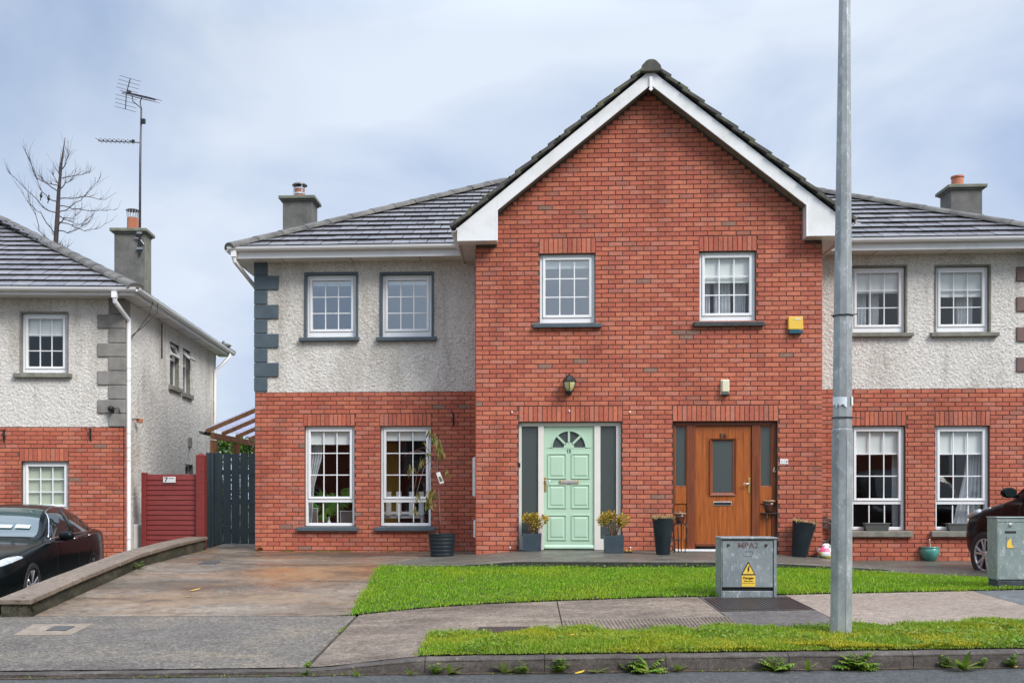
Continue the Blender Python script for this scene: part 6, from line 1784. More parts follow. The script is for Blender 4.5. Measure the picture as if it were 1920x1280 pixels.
# torn paper left on the column
def torn(a0, a1, seed):
    mb = MB(); rr_ = random.Random(seed); n = 9; r = gx(35.9)/2 + .0035
    zt, zb0 = zv(745), zv(757)
    for i in range(n+1):
        a = lerp(a0, a1, i/n); zb1 = zb0 - abs(rr_.gauss(0, .022)); x, y = off(750)+r*1.01*math.sin(a), -r*1.01*math.cos(a)
        mb.v += [(x, y, zb1), (x, y, zt + rr_.gauss(0, .003))]
    for i in range(n): mb.f.append((2*i, 2*i+2, 2*i+3, 2*i+1))
    return mb
ob('torn_paper', torn(R(-80), R(8), 3), MAT['paper'], lc); ob('torn_paper', torn(R(40), R(78), 8), MAT['paper'], lc)
sm = MB(); r_ = gx(39)/2
sm.tube([Vector((off(v) + .012, -r_*(39 - .0026*(1200-v))/39 - .001, zv(v))) for v in (1190, 1000, 820)], .0022, 5); ob('weld_seam', sm, MAT['cab'], lc)

# stencilled mini-pillar
def cab_pt(u, v, l): q = WF.lam(u, v, l); return q
c0 = ongnd(1404, 1119.5); lamc = -SN*c0.x + CS*c0.y
sc_ = lamc/F_PX
mp1 = thing('utility_cabinet', 'grey galvanised electricity cabinet stencilled MPA2 with a yellow danger sign', 'cabinet', (c0.x, c0.y, gnd(c0.x, c0.y)), R(1.0))
cx = lambda u: (u-1404)*sc_
cz = lambda v: (1119.5-v)*sc_
dep = .30
bx = MB()
bx.box(cx(1352.5), cx(1364)-.012, 0, dep, -.05, cz(1010)); bx.box(cx(1450)+.012, cx(1455.5), 0, dep, -.05, cz(1010)); bx.box(cx(1364)-.012, cx(1450)+.012, .06, dep, -.05, cz(1010)); bx.box(cx(1364)-.012, cx(1450)+.012, 0, .06, cz(1012.8), cz(1010))
# front frame
ob('body', MB().box(cx(1352.5), cx(1352.5)+.001+cx(1353)-cx(1352.5), .0, dep, -.05, cz(1010)).box(cx(1352.5)+.006, cx(1455.5), .035, dep, -.05, cz(1010)), MAT['cab'], mp1, bevel=.004)
fm = MB()
fm.box(cx(1352.5), cx(1353)+.004, -.001, .034, -.05, cz(1010.5)); fm.box(cx(1450.3), cx(1455.5), -.001, .034, -.05, cz(1010.5)); fm.box(cx(1353)+.0045, cx(1450.2), -.001, .034, cz(1011.8), cz(1010.5))
ob('frame', fm, MAT['cab'], mp1, bevel=.002)
ob('lid', MB().box(cx(1352.5)-.006, cx(1455.5)+.006, -.014, dep+.006, cz(1010)+.001, cz(1006.8)), MAT['cab'], mp1, bevel=.004)
dr = ob('door', MB().box(cx(1353.6)+.008, cx(1450)-.006, .006, .030, cz(1100.5), cz(1013)-.004), MAT['cab'], mp1, bevel=.004)
ob('plinth_panel', MB().box(cx(1354.5), cx(1450)-.005, .008, .032, -.02, cz(1107.5)), MAT['cab'], mp1, bevel=.004)
ob('plinth_gap', MB().box(cx(1353.8), cx(1450), .030, .034, cz(1108), cz(1099)), MAT['black'], mp1)
for u in (1366.5, 1436.5): ob('lock', MB().lathe([(.017, 0.006), (.017, -.004), (.012, -.006)], 12, (cx(u), 0, cz(1021.3)), axis='y'), MAT['iron'], dr)
text('MPA2', .082, MAT['faded'], dr, (cx(1403), .0045, cz(1022.2)), ext=.0012, name='stencil', sx=1.12, bold=.0018)
ol = MB(); K = 28
for k in range(K):
    def rr2(t_): a = 2*math.pi*t_; cxx = (.032 if math.cos(a) > 0 else -.032); return (cxx + .022*math.cos(a), .026*math.sin(a))
    p, q = rr2(k/K), rr2((k+1)/K); ol.bar((cx(1403.5)+p[0], .004, cz(1037)+p[1]), (cx(1403.5)+q[0], .004, cz(1037)+q[1]), .005, .005, up=(0, 1, 0))
ob('embossed_badge', ol, MAT['cab'], dr)

dsx, dsz0, dsz1 = cx(1403.3), cz(1077.3), cz(1051.8); hw_ = cx(1416.6)-cx(1403.3)
sg = ob('danger_sign', MB().prism([(dsx-hw_, dsz0), (dsx+hw_, dsz0), (dsx, dsz1)], .002, .0055), MAT['signblack'], dr)
ob('warning_triangle', MB().prism([(dsx-hw_*.80, dsz0+.011), (dsx+hw_*.80, dsz0+.011), (dsx, dsz1-.022)], .0002, .0019), MAT['yellowsign'], sg)
bz = [(.006, .052), (-.020, .004), (-.002, .004), (-.010, -.026), (-.018, -.022), (-.006, -.048), (.012, -.026), (.004, -.026), (.016, .014), (.0, .014), (.020, .052)]
cc = dsz0 + (dsz1-dsz0)*.40
bm_ = MB(); bm_.prism([(dsx+.002, cc+.040), (dsx-.014, cc-.003), (dsx+.006, cc+.001), (dsx+.014, cc+.040)], -.0012, 0); bm_.prism([(dsx-.008, cc-.0025), (dsx-.004, cc-.036), (dsx+.014, cc+.008), (dsx+.004, cc+.004)], -.0013, -.0001)
ob('lightning_symbol', bm_, MAT['signblack'], sg, recalc=True)
py0, py1 = cz(1099.3), cz(1078.3)
ob('text_panel', MB().box(dsx-.072, dsx+.075, .002, .0055, py0, py1), MAT['yellowsign'], sg, bevel=.001)
text('Danger', .036, MAT['signblack'], sg, (dsx+.001, .0012, lerp(py1, py0, .22)), ext=.0004, bold=.0012, sx=1.12)
text('Keep away', .021, MAT['signblack'], sg, (dsx, .0012, lerp(py1, py0, .49)), ext=.0004, bold=.0006)
ob('rule', MB().box(dsx-.064, dsx+.066, .0012, .0019, lerp(py1, py0, .71), lerp(py1, py0, .68)), MAT['signblack'], sg)

# second cabinet at the right edge
c0 = ongnd(1888, 1104); lamc = -SN*c0.x + CS*c0.y; sc2 = lamc/F_PX
mp2 = thing('utility_cabinet', 'tall grey cabinet on a dark base, cut by the right edge of the photo', 'cabinet', (c0.x, c0.y, gnd(c0.x, c0.y)), R(1.0))
cx = lambda u: (u-1888)*sc2; cz = lambda v: (1104-v)*sc2
dep = .24; xR = cx(1972)
ob('body', MB().box(cx(1870.5), xR, .02, dep, cz(1087), cz(970.5)), MAT['cabgreen'], mp2, bevel=.006)
ob('front_frame', MB().box(cx(1870.5), cx(1870.8)+.004, -.001, .019, cz(1087), cz(971)).box(xR-.03, xR, -.001, .019, cz(1087), cz(971)).box(cx(1870.8)+.0045, xR-.031, -.001, .019, cz(978), cz(971)), MAT['cabgreen'], mp2)
ob('lid', MB().box(cx(1870.5)-.008, xR+.008, -.012, dep+.008, cz(970.5)+.001, cz(968.7)), MAT['cabgreen'], mp2, bevel=.004)
dr2 = ob('door', MB().box(cx(1871.8), xR-.034, .004, .018, cz(1086), cz(979)), MAT['cabgreen'], mp2, bevel=.004)
ob('base', MB().box(cx(1871.5), xR-.005, .012, dep-.01, -.08, cz(1087)-.001), MAT['cabbase'], mp2, bevel=.01)
ob('lock', MB().lathe([(.022, 0.004), (.022, -.01), (.012, -.02)], 12, (cx(1894.5), 0, cz(983)), axis='y'), MAT['galvshiny'], dr2)
ob('vent_slot', MB().box(cx(1885), cx(1905), .0005, .0035, cz(999), cz(995)), MAT['black'], dr2)
ob('label_plate', MB().box(cx(1887), cx(1903), .0005, .0035, cz(1027), cz(1006)), MAT['cab'], dr2)
ob('worn_label', MB().prism([(cx(1888), cz(1026.5)), (cx(1902), cz(1026.5)), (cx(1897), cz(1020.5)), (cx(1896), cz(1008)), (cx(1891), cz(1012)), (cx(1888), cz(1018))], -.0008, .0002), MAT['yellowsign'], dr2)

# ================================================================== LAMPS, BOXES AND PLATES ON THE BRICK
def onwall(u, v, y=GY): p = HF.at(u, v, y); return HF.M @ p
# carriage lantern
p = onwall(1067, 723, GY-.010)
t = thing('wall_lantern', 'black carriage lantern with amber glass above the mint green door', 'lamp', p)
ob('back_plate', MB().box(-.045, .045, -.018, 0, -.14, .06), MAT['black'], t, bevel=.008)
ob('lower_arm', MB().tube([(0, -.01, -.12), (0, -.06, -.165), (0, -.115, -.155), (0, -.115, -.13)], .012, 8), MAT['black'], t, smooth=True)
lc_ = (0, -.115, 0)
ob('roof', MB().lathe([(.118, .055), (.118, .068), (.095, .095), (.060, .135), (.022, .160), (.018, .172), (.006, .185)], 8, lc_, ph=R(22.5)), MAT['black'], t)
gl = MB(); gl.lathe([(.052, -.095), (.082, -.045), (.098, .01), (.100, .055)], 6, lc_, cap=False, ph=R(30)); ob('lantern_glass', gl, MAT['amber'], t)
fr = MB()
for k in range(6):
    a = R(30) + 2*math.pi*k/6; ps = [(lc_[0]+r_*math.cos(a), lc_[1]+r_*math.sin(a), z) for r_, z in ((.054, -.097), (.085, -.045), (.101, .01), (.103, .055))]; fr.tube(ps, .006, 5)
ob('cage', fr, MAT['black'], t)
ob('base_cup', MB().lathe([(.012, -.150), (.030, -.135), (.055, -.110), (.058, -.094), (.04, -.09)], 12, lc_), MAT['black'], t, smooth=True)
ob('bulb', MB().lathe([(.012, -.09), (.014, -.04), (.022, -.03), (.026, .0), (.020, .03), (.004, .045)], 12, (0, -.168, 0)), MAT['opal'], t, smooth=True)
# bulkhead light
p = onwall(1359, 726, GY-.010)
t = thing('bulkhead_light', 'cream oblong bulkhead light above the timber door', 'lamp', p)
ob('back_plate', MB().box(-.068, .068, -.02, 0, -.125, .125), MAT['opal'], t, bevel=.01)
ob('diffuser', MB().box(-.060, .060, -.085, -.0205, -.085, .118), MAT['opal'], t, bevel=.022, seg=4)
ob('lower_cap', MB().box(-.058, .058, -.080, -.0205, -.128, -.086), MAT['trough'], t, bevel=.012)
# alarm
p = onwall(1490.5, 610, GY-.010)
t = thing('alarm_box', 'yellow burglar alarm box with a teal lens on the brick gable', 'alarm', p)
ob('cover', MB().add([(-.118,-.07,-.075),(.118,-.07,-.075),(.118,0,-.075),(-.118,0,-.075),(-.112,-.05,.135),(.112,-.05,.135),(.118,0,.135),(-.118,0,.135)], [(0,3,2,1),(4,5,6,7),(0,1,5,4),(1,2,6,5),(2,3,7,6),(3,0,4,7)]), MAT['yellow'], t, bevel=.012)
ob('lens', MB().prism([(-.105, -.138), (.105, -.138), (.105, -.082), (.05, -.071), (0, -.068), (-.05, -.071), (-.105, -.082)], -.066, 0), MAT['lens'], t, bevel=.006, recalc=True)
ob('faded_marking', MB().box(-.022, .075, -.0595, -.0565, .078, .102), MAT['opal'], t)
# ceramic number tiles: three small white squares
p = onwall(1470, 865, GY-.010)
t = thing('number_plate', 'small white ceramic number plate on the brick right of the timber door', 'sign', p)
for k in range(3):
    x = (k-1)*.043; ob('number_tile', MB().box(x-.020, x+.020, -.008, 0, -.040, .040), MAT['white'], t, bevel=.003)
    ob('digit', MB().box(x-.004 if k < 2 else x-.009, x+.004 if k < 2 else x+.009, -.0092, -.0082, -.020, .020), MAT['trough'], t)
# white clip lights fixed round the green door
for (u, v), lab in (((960, 772), 'tiny white hook on the brick up to the left of the green door'), ((1067.5, 770), 'tiny white hook on the brick arch over the green door'), ((1181, 772), 'tiny white hook on the brick up to the right of the green door'), ((956.5, 1026), 'tiny white hook low on the brick left of the green door'), ((1182, 1026), 'tiny white hook low on the brick right of the green door')):
    p = onwall(u, v, GY-.009); t = thing('wall_hook', lab, 'hook', p, 0, 'white hooks round the green door')
    ob('button', MB().lathe([(.014, 0), (.014, -.01), (.008, -.016)], 10, axis='y'), MAT['white'], t, smooth=True)
    ob('stem', MB().tube([(0, -.012, 0), (0, -.026, -.004), (0, -.026, -.022)], .004, 5), MAT['white'], t)

# ================================================================== POTS AND PLANTS
def stand_at(u, v):                                         # a spot on the raised path or ground below a pixel
    c, d = WF.ray(u, v); l = 12.0
    for _ in range(80):
        q = c + l*d; e = q.z - surf(q.x, q.y); l += e/max(1e-3, -d.z)*.5
    return c + l*d
def surf(x, y):
    if -2.15 <= x <= 5.3 and y >= porch_y(x) - .05 and y < YG+.2: return porch_z(x, max(y, porch_y(x)))
    if -2.15 <= x < -.87 and y >= YG: return porch_z(x, y)
    return gnd(x, y) - .004
def leaf(mb, p, d, n, L, wd, curl=.25, seg=3):
    d = d.normalized(); s_ = d.cross(n).normalized(); n2 = s_.cross(d)
    prof = [0.15, 1.0, .8, .05] if seg == 3 else [.15, .8, 1., .7, .05]
    b = len(mb.v); m = len(prof)
    for i, w_ in enumerate(prof):
        f = i/(m-1); c = p + d*L*f - n2*curl*L*f*f
        mb.v += [tuple(c - s_*wd*w_/2), tuple(c + s_*wd*w_/2)]
    for i in range(m-1): mb.f.append((b+2*i, b+2*i+1, b+2*i+3, b+2*i+2))
def rvec(z=0.0): a = rnd.uniform(0, 2*math.pi); return Vector((math.cos(a), math.sin(a), z))

# round tub with the weeping sapling
q = stand_at(829, 1042); s = ((-SN*q.x + CS*q.y))/F_PX
t = thing('potted_sapling', 'spindly weeping sapling in a round black tub beside the right ground-floor window', 'potted tree', q)
H_ = 42*s; rb, rt = 21.5*s, 25.5*s
prof = [(rb, 0)]
for k in range(6):
    f = (k+.5)/6; r_ = lerp(rb, rt, f); prof += [(r_, H_*(f-.06)), (r_+.003, H_*(f-.03)), (r_+.003, H_*(f+.04)), (r_, H_*(f+.06))]
prof += [(rt, H_*.985), (rt+.008, H_*.985), (rt+.008, H_), (rt-.012, H_), (rt-.02, H_-.04)]
ob('tub', MB().lathe(prof, 40), MAT['blackplastic'], t, auto=35)
ob('soil', MB().lathe([(rt-.015, H_-.035), (.05, H_-.02), (.001, H_-.015)], 24, cap=False), MAT['soil'], t)
P3 = lambda u, v, dy=0.0: (WF.lam(u, v, s*F_PX) - q) + Vector((0, dy, 0))
tk = [P3(825.5, 1003), P3(824, 960), P3(822, 920), P3(820, 885), P3(818, 868), P3(814, 861), P3(808, 855)]
ob('trunk', MB().tube(tk, [.014, .012, .011, .010, .010, .009, .006], 8), MAT['sapbark'], t, smooth=True)
brs = [[(814, 861), (806, 853), (797, 848), (785, 845), (772, 848), (760, 858)], [(813, 862), (803, 862), (792, 868), (784, 885), (779, 910), (776, 935)], [(812, 863), (804, 866), (796, 878), (790, 900), (784, 925), (779, 960)],
       [(816, 866), (822, 850), (824, 835), (818, 820), (812, 812)], [(819, 872), (828, 875), (838, 880), (843, 886)], [(818, 869), (808, 880), (806, 905), (808, 930), (806, 945)], [(815, 862), (800, 840), (790, 838), (778, 842)]]
for i, br in enumerate(brs):
    dy = [-.25, -.12, -.3, .0, .1, -.15, .2][i]; n = len(br); ps = [P3(u, v, dy*k/(n-1)) for k, (u, v) in enumerate(br)]
    ob('branch', MB().tube(ps, [lerp(.006, .0025, k/(n-1)) for k in range(n)], 6), MAT['sapbark'], t, smooth=True)
lf_ = MB()
for (u, v, su, sv, n) in ((815, 818, 5, 9, 16), (822, 834, 5, 11, 20), (826, 848, 5, 9, 16), (806, 935, 7, 10, 30), (812, 922, 6, 8, 16), (803, 944, 5, 5, 10), (792, 862, 4, 6, 9), (772, 872, 4, 6, 5), (840, 882, 3, 5, 7), (786, 925, 4, 6, 8), (780, 955, 3, 9, 8), (805, 850, 5, 5, 7), (768, 880, 4, 5, 3), (806, 808, 3, 5, 4), (798, 826, 2, 4, 2)):
    for _ in range(int(n*1.5)):
        p = P3(rnd.gauss(u, su*.55), rnd.gauss(v, sv*.55), rnd.gauss(-.08, .05)); leaf(lf_, p, Vector((rnd.uniform(-.5, .5), rnd.uniform(-.5, .5), -1)), rvec(.2), rnd.uniform(.08, .13), .026, .15)
ob('foliage', lf_, MAT['tleaf'], t)
a, b = P3(822, 870, -.05), P3(826, 884, -.07)
lab = MB(); dd = (P3(829.5, 905, -.08)-P3(822.5, 885, -.05)); 
L0, L1 = P3(822, 885, -.06), P3(829, 906, -.08); ax = (L1-L0).normalized(); sd2 = ax.cross(Vector((0, 1, 0))).normalized()
lab.add([L0 - sd2*.035, L0 + sd2*.030, L1 + sd2*.040, L1 - sd2*.030], [(0, 1, 2, 3)]); lab.add([p_ + Vector((0, .003, 0)) for p_ in (L0 - sd2*.035, L0 + sd2*.030, L1 + sd2*.040, L1 - sd2*.030)], [(3, 2, 1, 0)])
lo = ob('plant_label', lab, MAT['signwhite'], t)
m1, m2 = L0.lerp(L1, .38) + Vector((0, -.002, 0)), L0.lerp(L1, .82) + Vector((0, -.002, 0))
ob('label_picture', MB().add([m1 - sd2*.020, m1 + sd2*.018, m2 + sd2*.024, m2 - sd2*.016], [(0, 1, 2, 3)]), MAT['tleaf'], lo)
ob('label_loop', MB().tube([P3(820, 872, -.01), P3(823, 878, -.04), L0], .003, 5), MAT['black'], lo)

# two square planters with golden shrubs
def square_planter(u0, u1, v0, v1, label, clumps, seed):
    q = stand_at((u0+u1)/2, v1); s = (-SN*q.x + CS*q.y)/F_PX; w_ = (u1-u0)*s; h = (v1-v0)*s
    t = thing('potted_shrub', label, 'potted plant', q + Vector((0, w_*.5, 0)), rnd.uniform(-.05, .05), 'golden shrubs in square slate planters')
    rr_ = random.Random(seed); b = w_/2*.94; tp = w_/2; k = .014
    pot = MB().add([(-b,-b,0),(b,-b,0),(b,b,0),(-b,b,0),(-tp,-tp,h),(tp,-tp,h),(tp,tp,h),(-tp,tp,h),(-tp+k,-tp+k,h),(tp-k,-tp+k,h),(tp-k,tp-k,h),(-tp+k,tp-k,h),(-tp+k,-tp+k,h-.05),(tp-k,-tp+k,h-.05),(tp-k,tp-k,h-.05),(-tp+k,tp-k,h-.05)],
        [(0,3,2,1),(0,1,5,4),(1,2,6,5),(2,3,7,6),(3,0,4,7),(4,5,9,8),(5,6,10,9),(6,7,11,10),(7,4,8,11),(8,9,13,12),(9,10,14,13),(10,11,15,14),(11,8,12,15)])
    ob('pot', pot, MAT['planter'], t, bevel=.004)
    ob('soil', MB().quad((-tp+k, -tp+k, h-.04), (tp-k, -tp+k, h-.04), (tp-k, tp-k, h-.035), (-tp+k, tp-k, h-.045)), MAT['soil'], t)
    st = MB(); lf = MB()
    for (cu, cv, ru, rv, n) in clumps:
        cx_, cz_ = (cu-(u0+u1)/2)*s, (v1-cv)*s; rx_, rz_ = ru*s, rv*s
        for _ in range(max(4, n//16)):
            e_ = Vector((cx_ + rr_.gauss(0, rx_*.5), rr_.gauss(0, rx_*.5), cz_ + rr_.uniform(-rz_, rz_*.4))); o_ = Vector((rr_.uniform(-.05, .05), rr_.uniform(-.05, .05), h-.04))
            st.tube([o_, o_.lerp(e_, .5) + Vector((0, 0, .03)), e_], [.006, .004, .002], 5)
        for _ in range(n):
            d = Vector((rr_.gauss(0, 1), rr_.gauss(0, 1), rr_.gauss(0, 1))).normalized(); f = rr_.random()**.4
            p = Vector((cx_ + d.x*rx_*f, d.y*rx_*f*.9, cz_ + d.z*rz_*f)); leaf(lf, p, Vector((d.x, d.y, d.z*.6+.45)), Vector((rr_.gauss(0, 1), rr_.gauss(0, 1), .6)), rr_.uniform(.035, .06), rr_.uniform(.020, .030), .2)
    ob('stem', st, MAT['twig'], t, smooth=True); ob('foliage', lf, MAT['yleaf'], t)
square_planter(980, 1015.5, 1000, 1033, 'golden shrub in a square slate planter left of the green door', [(996, 976, 9, 10, 110), (1002, 968, 7, 8, 80), (988, 972, 7, 8, 70), (1018, 975, 9, 8, 90), (1010, 984, 8, 6, 50), (1003, 990, 5, 5, 24)], 3)
square_planter(1134, 1170, 1003.5, 1037, 'fuller golden shrub in a square slate planter right of the green door', [(1137, 970, 10, 10, 130), (1148, 966, 8, 7, 90), (1131, 977, 8, 8, 80), (1170, 974, 11, 9, 130), (1165, 983, 8, 7, 60), (1154, 974, 7, 6, 50)], 5)
# small yellow trinket by the right planter
q = stand_at(1178, 1036); t = thing('garden_ornament', 'tiny yellow and black garden ornament on the path beside the right slate planter', 'ornament', q)
ob('base', MB().box(-.06, .06, -.03, .03, 0, .02), MAT['black'], t, bevel=.004)
for sx_ in (-.03, .03): ob('yellow_cap', MB().lathe([(.02, .02), (.024, .035), (.016, .05), (.002, .056)], 10, (sx_, 0, 0)), MAT['yellow'], t, smooth=True)

# tall tapered planters
def tall_planter(ut, ub0, ub1, v0, v1, label, wtop, lean, seed):
    q = stand_at((ub0+ub1)/2, v1); s = (-SN*q.x + CS*q.y)/F_PX; rr_ = random.Random(seed)
    t = thing('tall_planter', label, 'planter', q + Vector((0, .10, 0)), 0, 'tall black planters with pale dried flowers')
    h = (v1-v0)*s; rb_, rt_ = (ub1-ub0)/2*s, wtop/2*s; dx = (ut-(ub0+ub1)/2)*s
    mb = MB(); n = 32; rows = [(rb_, 0), (rb_*1.02, .01), (lerp(rb_, rt_, .5), h*.5), (rt_, h), (rt_-.012, h), (rt_-.02, h-.06)]
    for r_, z in rows:
        f = z/h
        for k in range(n): a = 2*math.pi*k/n; mb.v.append((dx*f + r_*math.cos(a), r_*math.sin(a), z - lean*r_*math.cos(a)*f))
    for i in range(len(rows)-1):
        for k in range(n): k2 = (k+1) % n; mb.f.append((i*n+k, i*n+k2, (i+1)*n+k2, (i+1)*n+k))
    ob('pot', mb, MAT['blackplastic'], t, auto=40)
    ob('soil', MB().lathe([(rt_-.015, h-.03), (.001, h-.02)], 20, (dx, 0, 0), cap=False), MAT['soil'], t)
    lf = MB()
    for _ in range(120):
        x = rr_.uniform(-rt_, rt_)*.95; y = rr_.uniform(-rt_, rt_)*.8; leaf(lf, Vector((dx+x, y, h-.03-lean*x)), Vector((rr_.gauss(0, .45), rr_.gauss(0, .45), 1)), rvec(.2), rr_.uniform(.05, .10), .020, rr_.uniform(-.2, .3))
    ob('flowers', lf, MAT['straw'], t)
tall_planter(1244.5, 1232, 1257.5, 971, 1040, 'tall black planter of straw flowers left of the timber door', 40, 0.0, 4)
tall_planter(1511.5, 1488, 1515, 979, 1044, 'tilted tall black planter with pale flowers at the right end of the gable', 43, .16, 6)

# wire stands with glazed pots
def wire_stand(u, v0, v1, wt, wb, label, potlabel, pv0, pw, seed):
    q = stand_at(u, v1); s = (-SN*q.x + CS*q.y)/F_PX; t = thing('plant_stand', label, 'plant stand', q + Vector((0, .12, 0)), .2)
    h = (v1-v0)*s; r1, r2 = wt/2*s, wb/2*s
    ob('top_plate', MB().lathe([(r1*.98, h-.016), (r1, h-.012), (r1, h), (r1*.9, h+.002)], 28), MAT['iron'], t)
    for k in range(4):
        a = R(45+90*k+10); c, s_ = math.cos(a), math.sin(a)
        pr = [(r1*.7, h-.03), (r1*.98, h-.02), (r1*1.08, h*.82), (r1*.98, h*.55), (r1*.78, h*.32), (r1*.80, h*.12), (r2, 0)]
        ob('leg', MB().tube([(x*c, x*s_, z) for x, z in pr], .008, 6), MAT['black'], t, smooth=True)
    rg = MB(); n = 20; rg.tube([(r1*.86*math.cos(2*math.pi*k/n), r1*.86*math.sin(2*math.pi*k/n), h*.42) for k in range(n+1)], .006, 5); ob('ring', rg, MAT['iron'], t)
    pot = thing('glazed_pot', potlabel, 'pot', q + Vector((0, .12, h+.002))); hp_ = (v0-pv0)*s; rp = pw/2*s
    ob('bowl', MB().lathe([(rp*.60, 0), (rp*.68, hp_*.15), (rp*.82, hp_*.55), (rp*.88, hp_*.82)], 28), MAT['glaze'], pot, smooth=True)
    ob('rim', MB().lathe([(rp*.88, hp_*.82), (rp, hp_*.86), (rp*1.02, hp_*.98), (rp*.95, hp_), (rp*.86, hp_*.94)], 28, cap=False), MAT['glazerim'], pot, smooth=True)
    ob('soil', MB().lathe([(rp*.87, hp_*.9), (.001, hp_*.93)], 20, cap=False), MAT['soil'], pot)
    lf = MB(); rr_ = random.Random(seed)
    for _ in range(26): leaf(lf, Vector((rr_.uniform(-rp, rp)*.7, rr_.uniform(-rp, rp)*.6, hp_*.9)), Vector((rr_.gauss(0, .4), rr_.gauss(0, .4), 1)), rvec(.2), rr_.uniform(.03, .07), .010)
    ob('sprigs', lf, MAT['twig'], pot)
wire_stand(1277, 980.5, 1036, 25, 20, 'slim wire plant stand left of the timber door', 'brown glazed pot on the slim wire stand left of the timber door', 961.5, 24, 2)
wire_stand(1445, 961, 1038, 37, 46, 'bow-legged wire plant stand right of the timber door behind the stencilled cabinet', 'larger brown glazed pot on the bow-legged stand right of the timber door', 937.5, 29, 9)

# bag and hose by the corner, half behind the lamp column
q = stand_at(1552, 1046); s = (-SN*q.x + CS*q.y)/F_PX
t = thing('compost_bag', 'colourful pink, white and teal plastic bag slumped behind the lamp column', 'bag', q + Vector((.0, .05, 0)))
mb = MB(); n = 18
for i, (z, r_) in enumerate([(0, .13), (.04, .16), (.10, .15), (.16, .11), (.20, .06), (.23, .03)]):
    for k in range(n): a = 2*math.pi*k/n; f = 1 + .16*math.sin(3*a+i) + rnd.uniform(-.05, .05); mb.v.append((r_*f*math.cos(a)*1.2, r_*f*math.sin(a)*.7, z))
for i in range(5):
    for k in range(n): k2 = (k+1) % n; mb.f.append((i*n+k, i*n+k2, (i+1)*n+k2, (i+1)*n+k))
mb.f.append(tuple(5*n+k for k in range(n)))
bag = ob('sack', mb, MAT['signwhite'], t, smooth=True)
for nm, col in (('pink', (.62, .06, .16)), ('teal', (.03, .30, .30)), ('lime', (.42, .42, .06)), ('ink', (.04, .05, .05))):
    m_ = mat('bag_'+nm, col, None, 1, .35); bag.data.materials.append(m_)
for i, p in enumerate(bag.data.polygons):
    r_, k_ = i//n, i % n; p.material_index = [[3, 2, 2, 0], [3, 1, 0, 1], [1, 0, 1, 0], [1, 4, 0, 0], [0, 4, 0, 0]][min(r_, 4)][(k_*3 + r_*2 + (k_*k_) % 3) % 4]
q = stand_at(1553, 1020); s_ = 15.6/F_PX
p0 = WF.lam(1556, 1000, 16.7)
t = thing('hose_coil', 'coil of dark hose hung low on the brick behind the lamp column', 'hose', (p0.x, YW-.05, p0.z-.02))
for k in range(6):
    r_ = .10+.025*k; mb = MB(); mb.tube([(r_*math.cos(a)*.9, -.02-.012*(k % 2), r_*math.sin(a)*1.25) for a in [2*math.pi*j/28 for j in range(29)]], .011, 6, cap=False); ob('loop', mb, MAT['black'] if k % 3 else MAT['trough'], t, smooth=True)

# teal pot and grey window troughs
q = stand_at(1743, 1051); s = (-SN*q.x + CS*q.y)/F_PX
t = thing('teal_pot', 'round teal glazed pot against the brick below the right-hand windows', 'pot', q + Vector((0, .0, 0)))
rp, h = 17.5*s, 27*s
ob('bowl', MB().lathe([(rp*.55, 0), (rp*.62, h*.04), (rp*.92, h*.38), (rp*1.0, h*.62), (rp*.95, h*.84), (rp*.90, h*.88), (rp*.98, h*.93), (rp*.98, h), (rp*.88, h), (rp*.84, h*.88)], 36), MAT['teal'], t, smooth=True)
ob('soil', MB().lathe([(rp*.86, h*.9), (.001, h*.92)], 20, cap=False), MAT['soil'], t)
ob('stick', MB().tube([(.02, 0, h*.8), (.0, 0, h+.11)], .006, 6).lathe([(.003, h+.10), (.018, h+.115), (.003, h+.13)], 8, (0, 0, 0)), MAT['signwhite'], t)
def trough(u0, u1, v0, v1, label):
    pz = px((u0+u1)/2, v1, -.04); x0, x1 = px(u0, v0, -.04)[0], px(u1, v0, -.04)[0]; h = px(u0, v0, -.04)[1]-pz[1]
    c = HF.M @ Vector(((x0+x1)/2, -.005, pz[1])); w_ = (x1-x0)/2; k = .045
    t = thing('window_trough', label, 'planter', c, 0, 'grey plastic troughs on the right-hand sills')
    b0, b1, d = w_-k, w_, .065
    ob('trough_body', MB().add([(-b0,-d+.02,0),(b0,-d+.02,0),(b0,d-.02,0),(-b0,d-.02,0),(-b1+.012,-d+.004,h-.02),(b1-.012,-d+.004,h-.02),(b1-.012,d,h-.02),(-b1+.012,d,h-.02),(-b1+.03,-d+.02,h-.05),(b1-.03,-d+.02,h-.05),(b1-.03,d-.015,h-.05),(-b1+.03,d-.015,h-.05)],
       [(0,3,2,1),(0,1,5,4),(1,2,6,5),(2,3,7,6),(3,0,4,7),(4,5,9,8),(5,6,10,9),(6,7,11,10),(7,4,8,11),(8,9,10,11)]), MAT['trough'], t)
    ob('rim', rect_frame(MB(), -b1, b1, -d-.004, d+.004, .02, .02, .02, h-.02, h), MAT['trough'], t) if False else ob('rim', MB().box(-b1, b1, -d-.006, -d+.016, h-.018, h).box(-b1, b1, d-.014, d+.006, h-.018, h).box(-b1, -b1+.02, -d+.017, d-.015, h-.018, h).box(b1-.02, b1, -d+.017, d-.015, h-.018, h), MAT['trough'], t, bevel=.003)
    return t
trough(1620, 1669, 980, 997.5, 'grey plastic trough on the sill nearer the lamp column')
trough(1776, 1826, 980.5, 997.5, 'grey plastic trough on the sill beside the dark parked car')

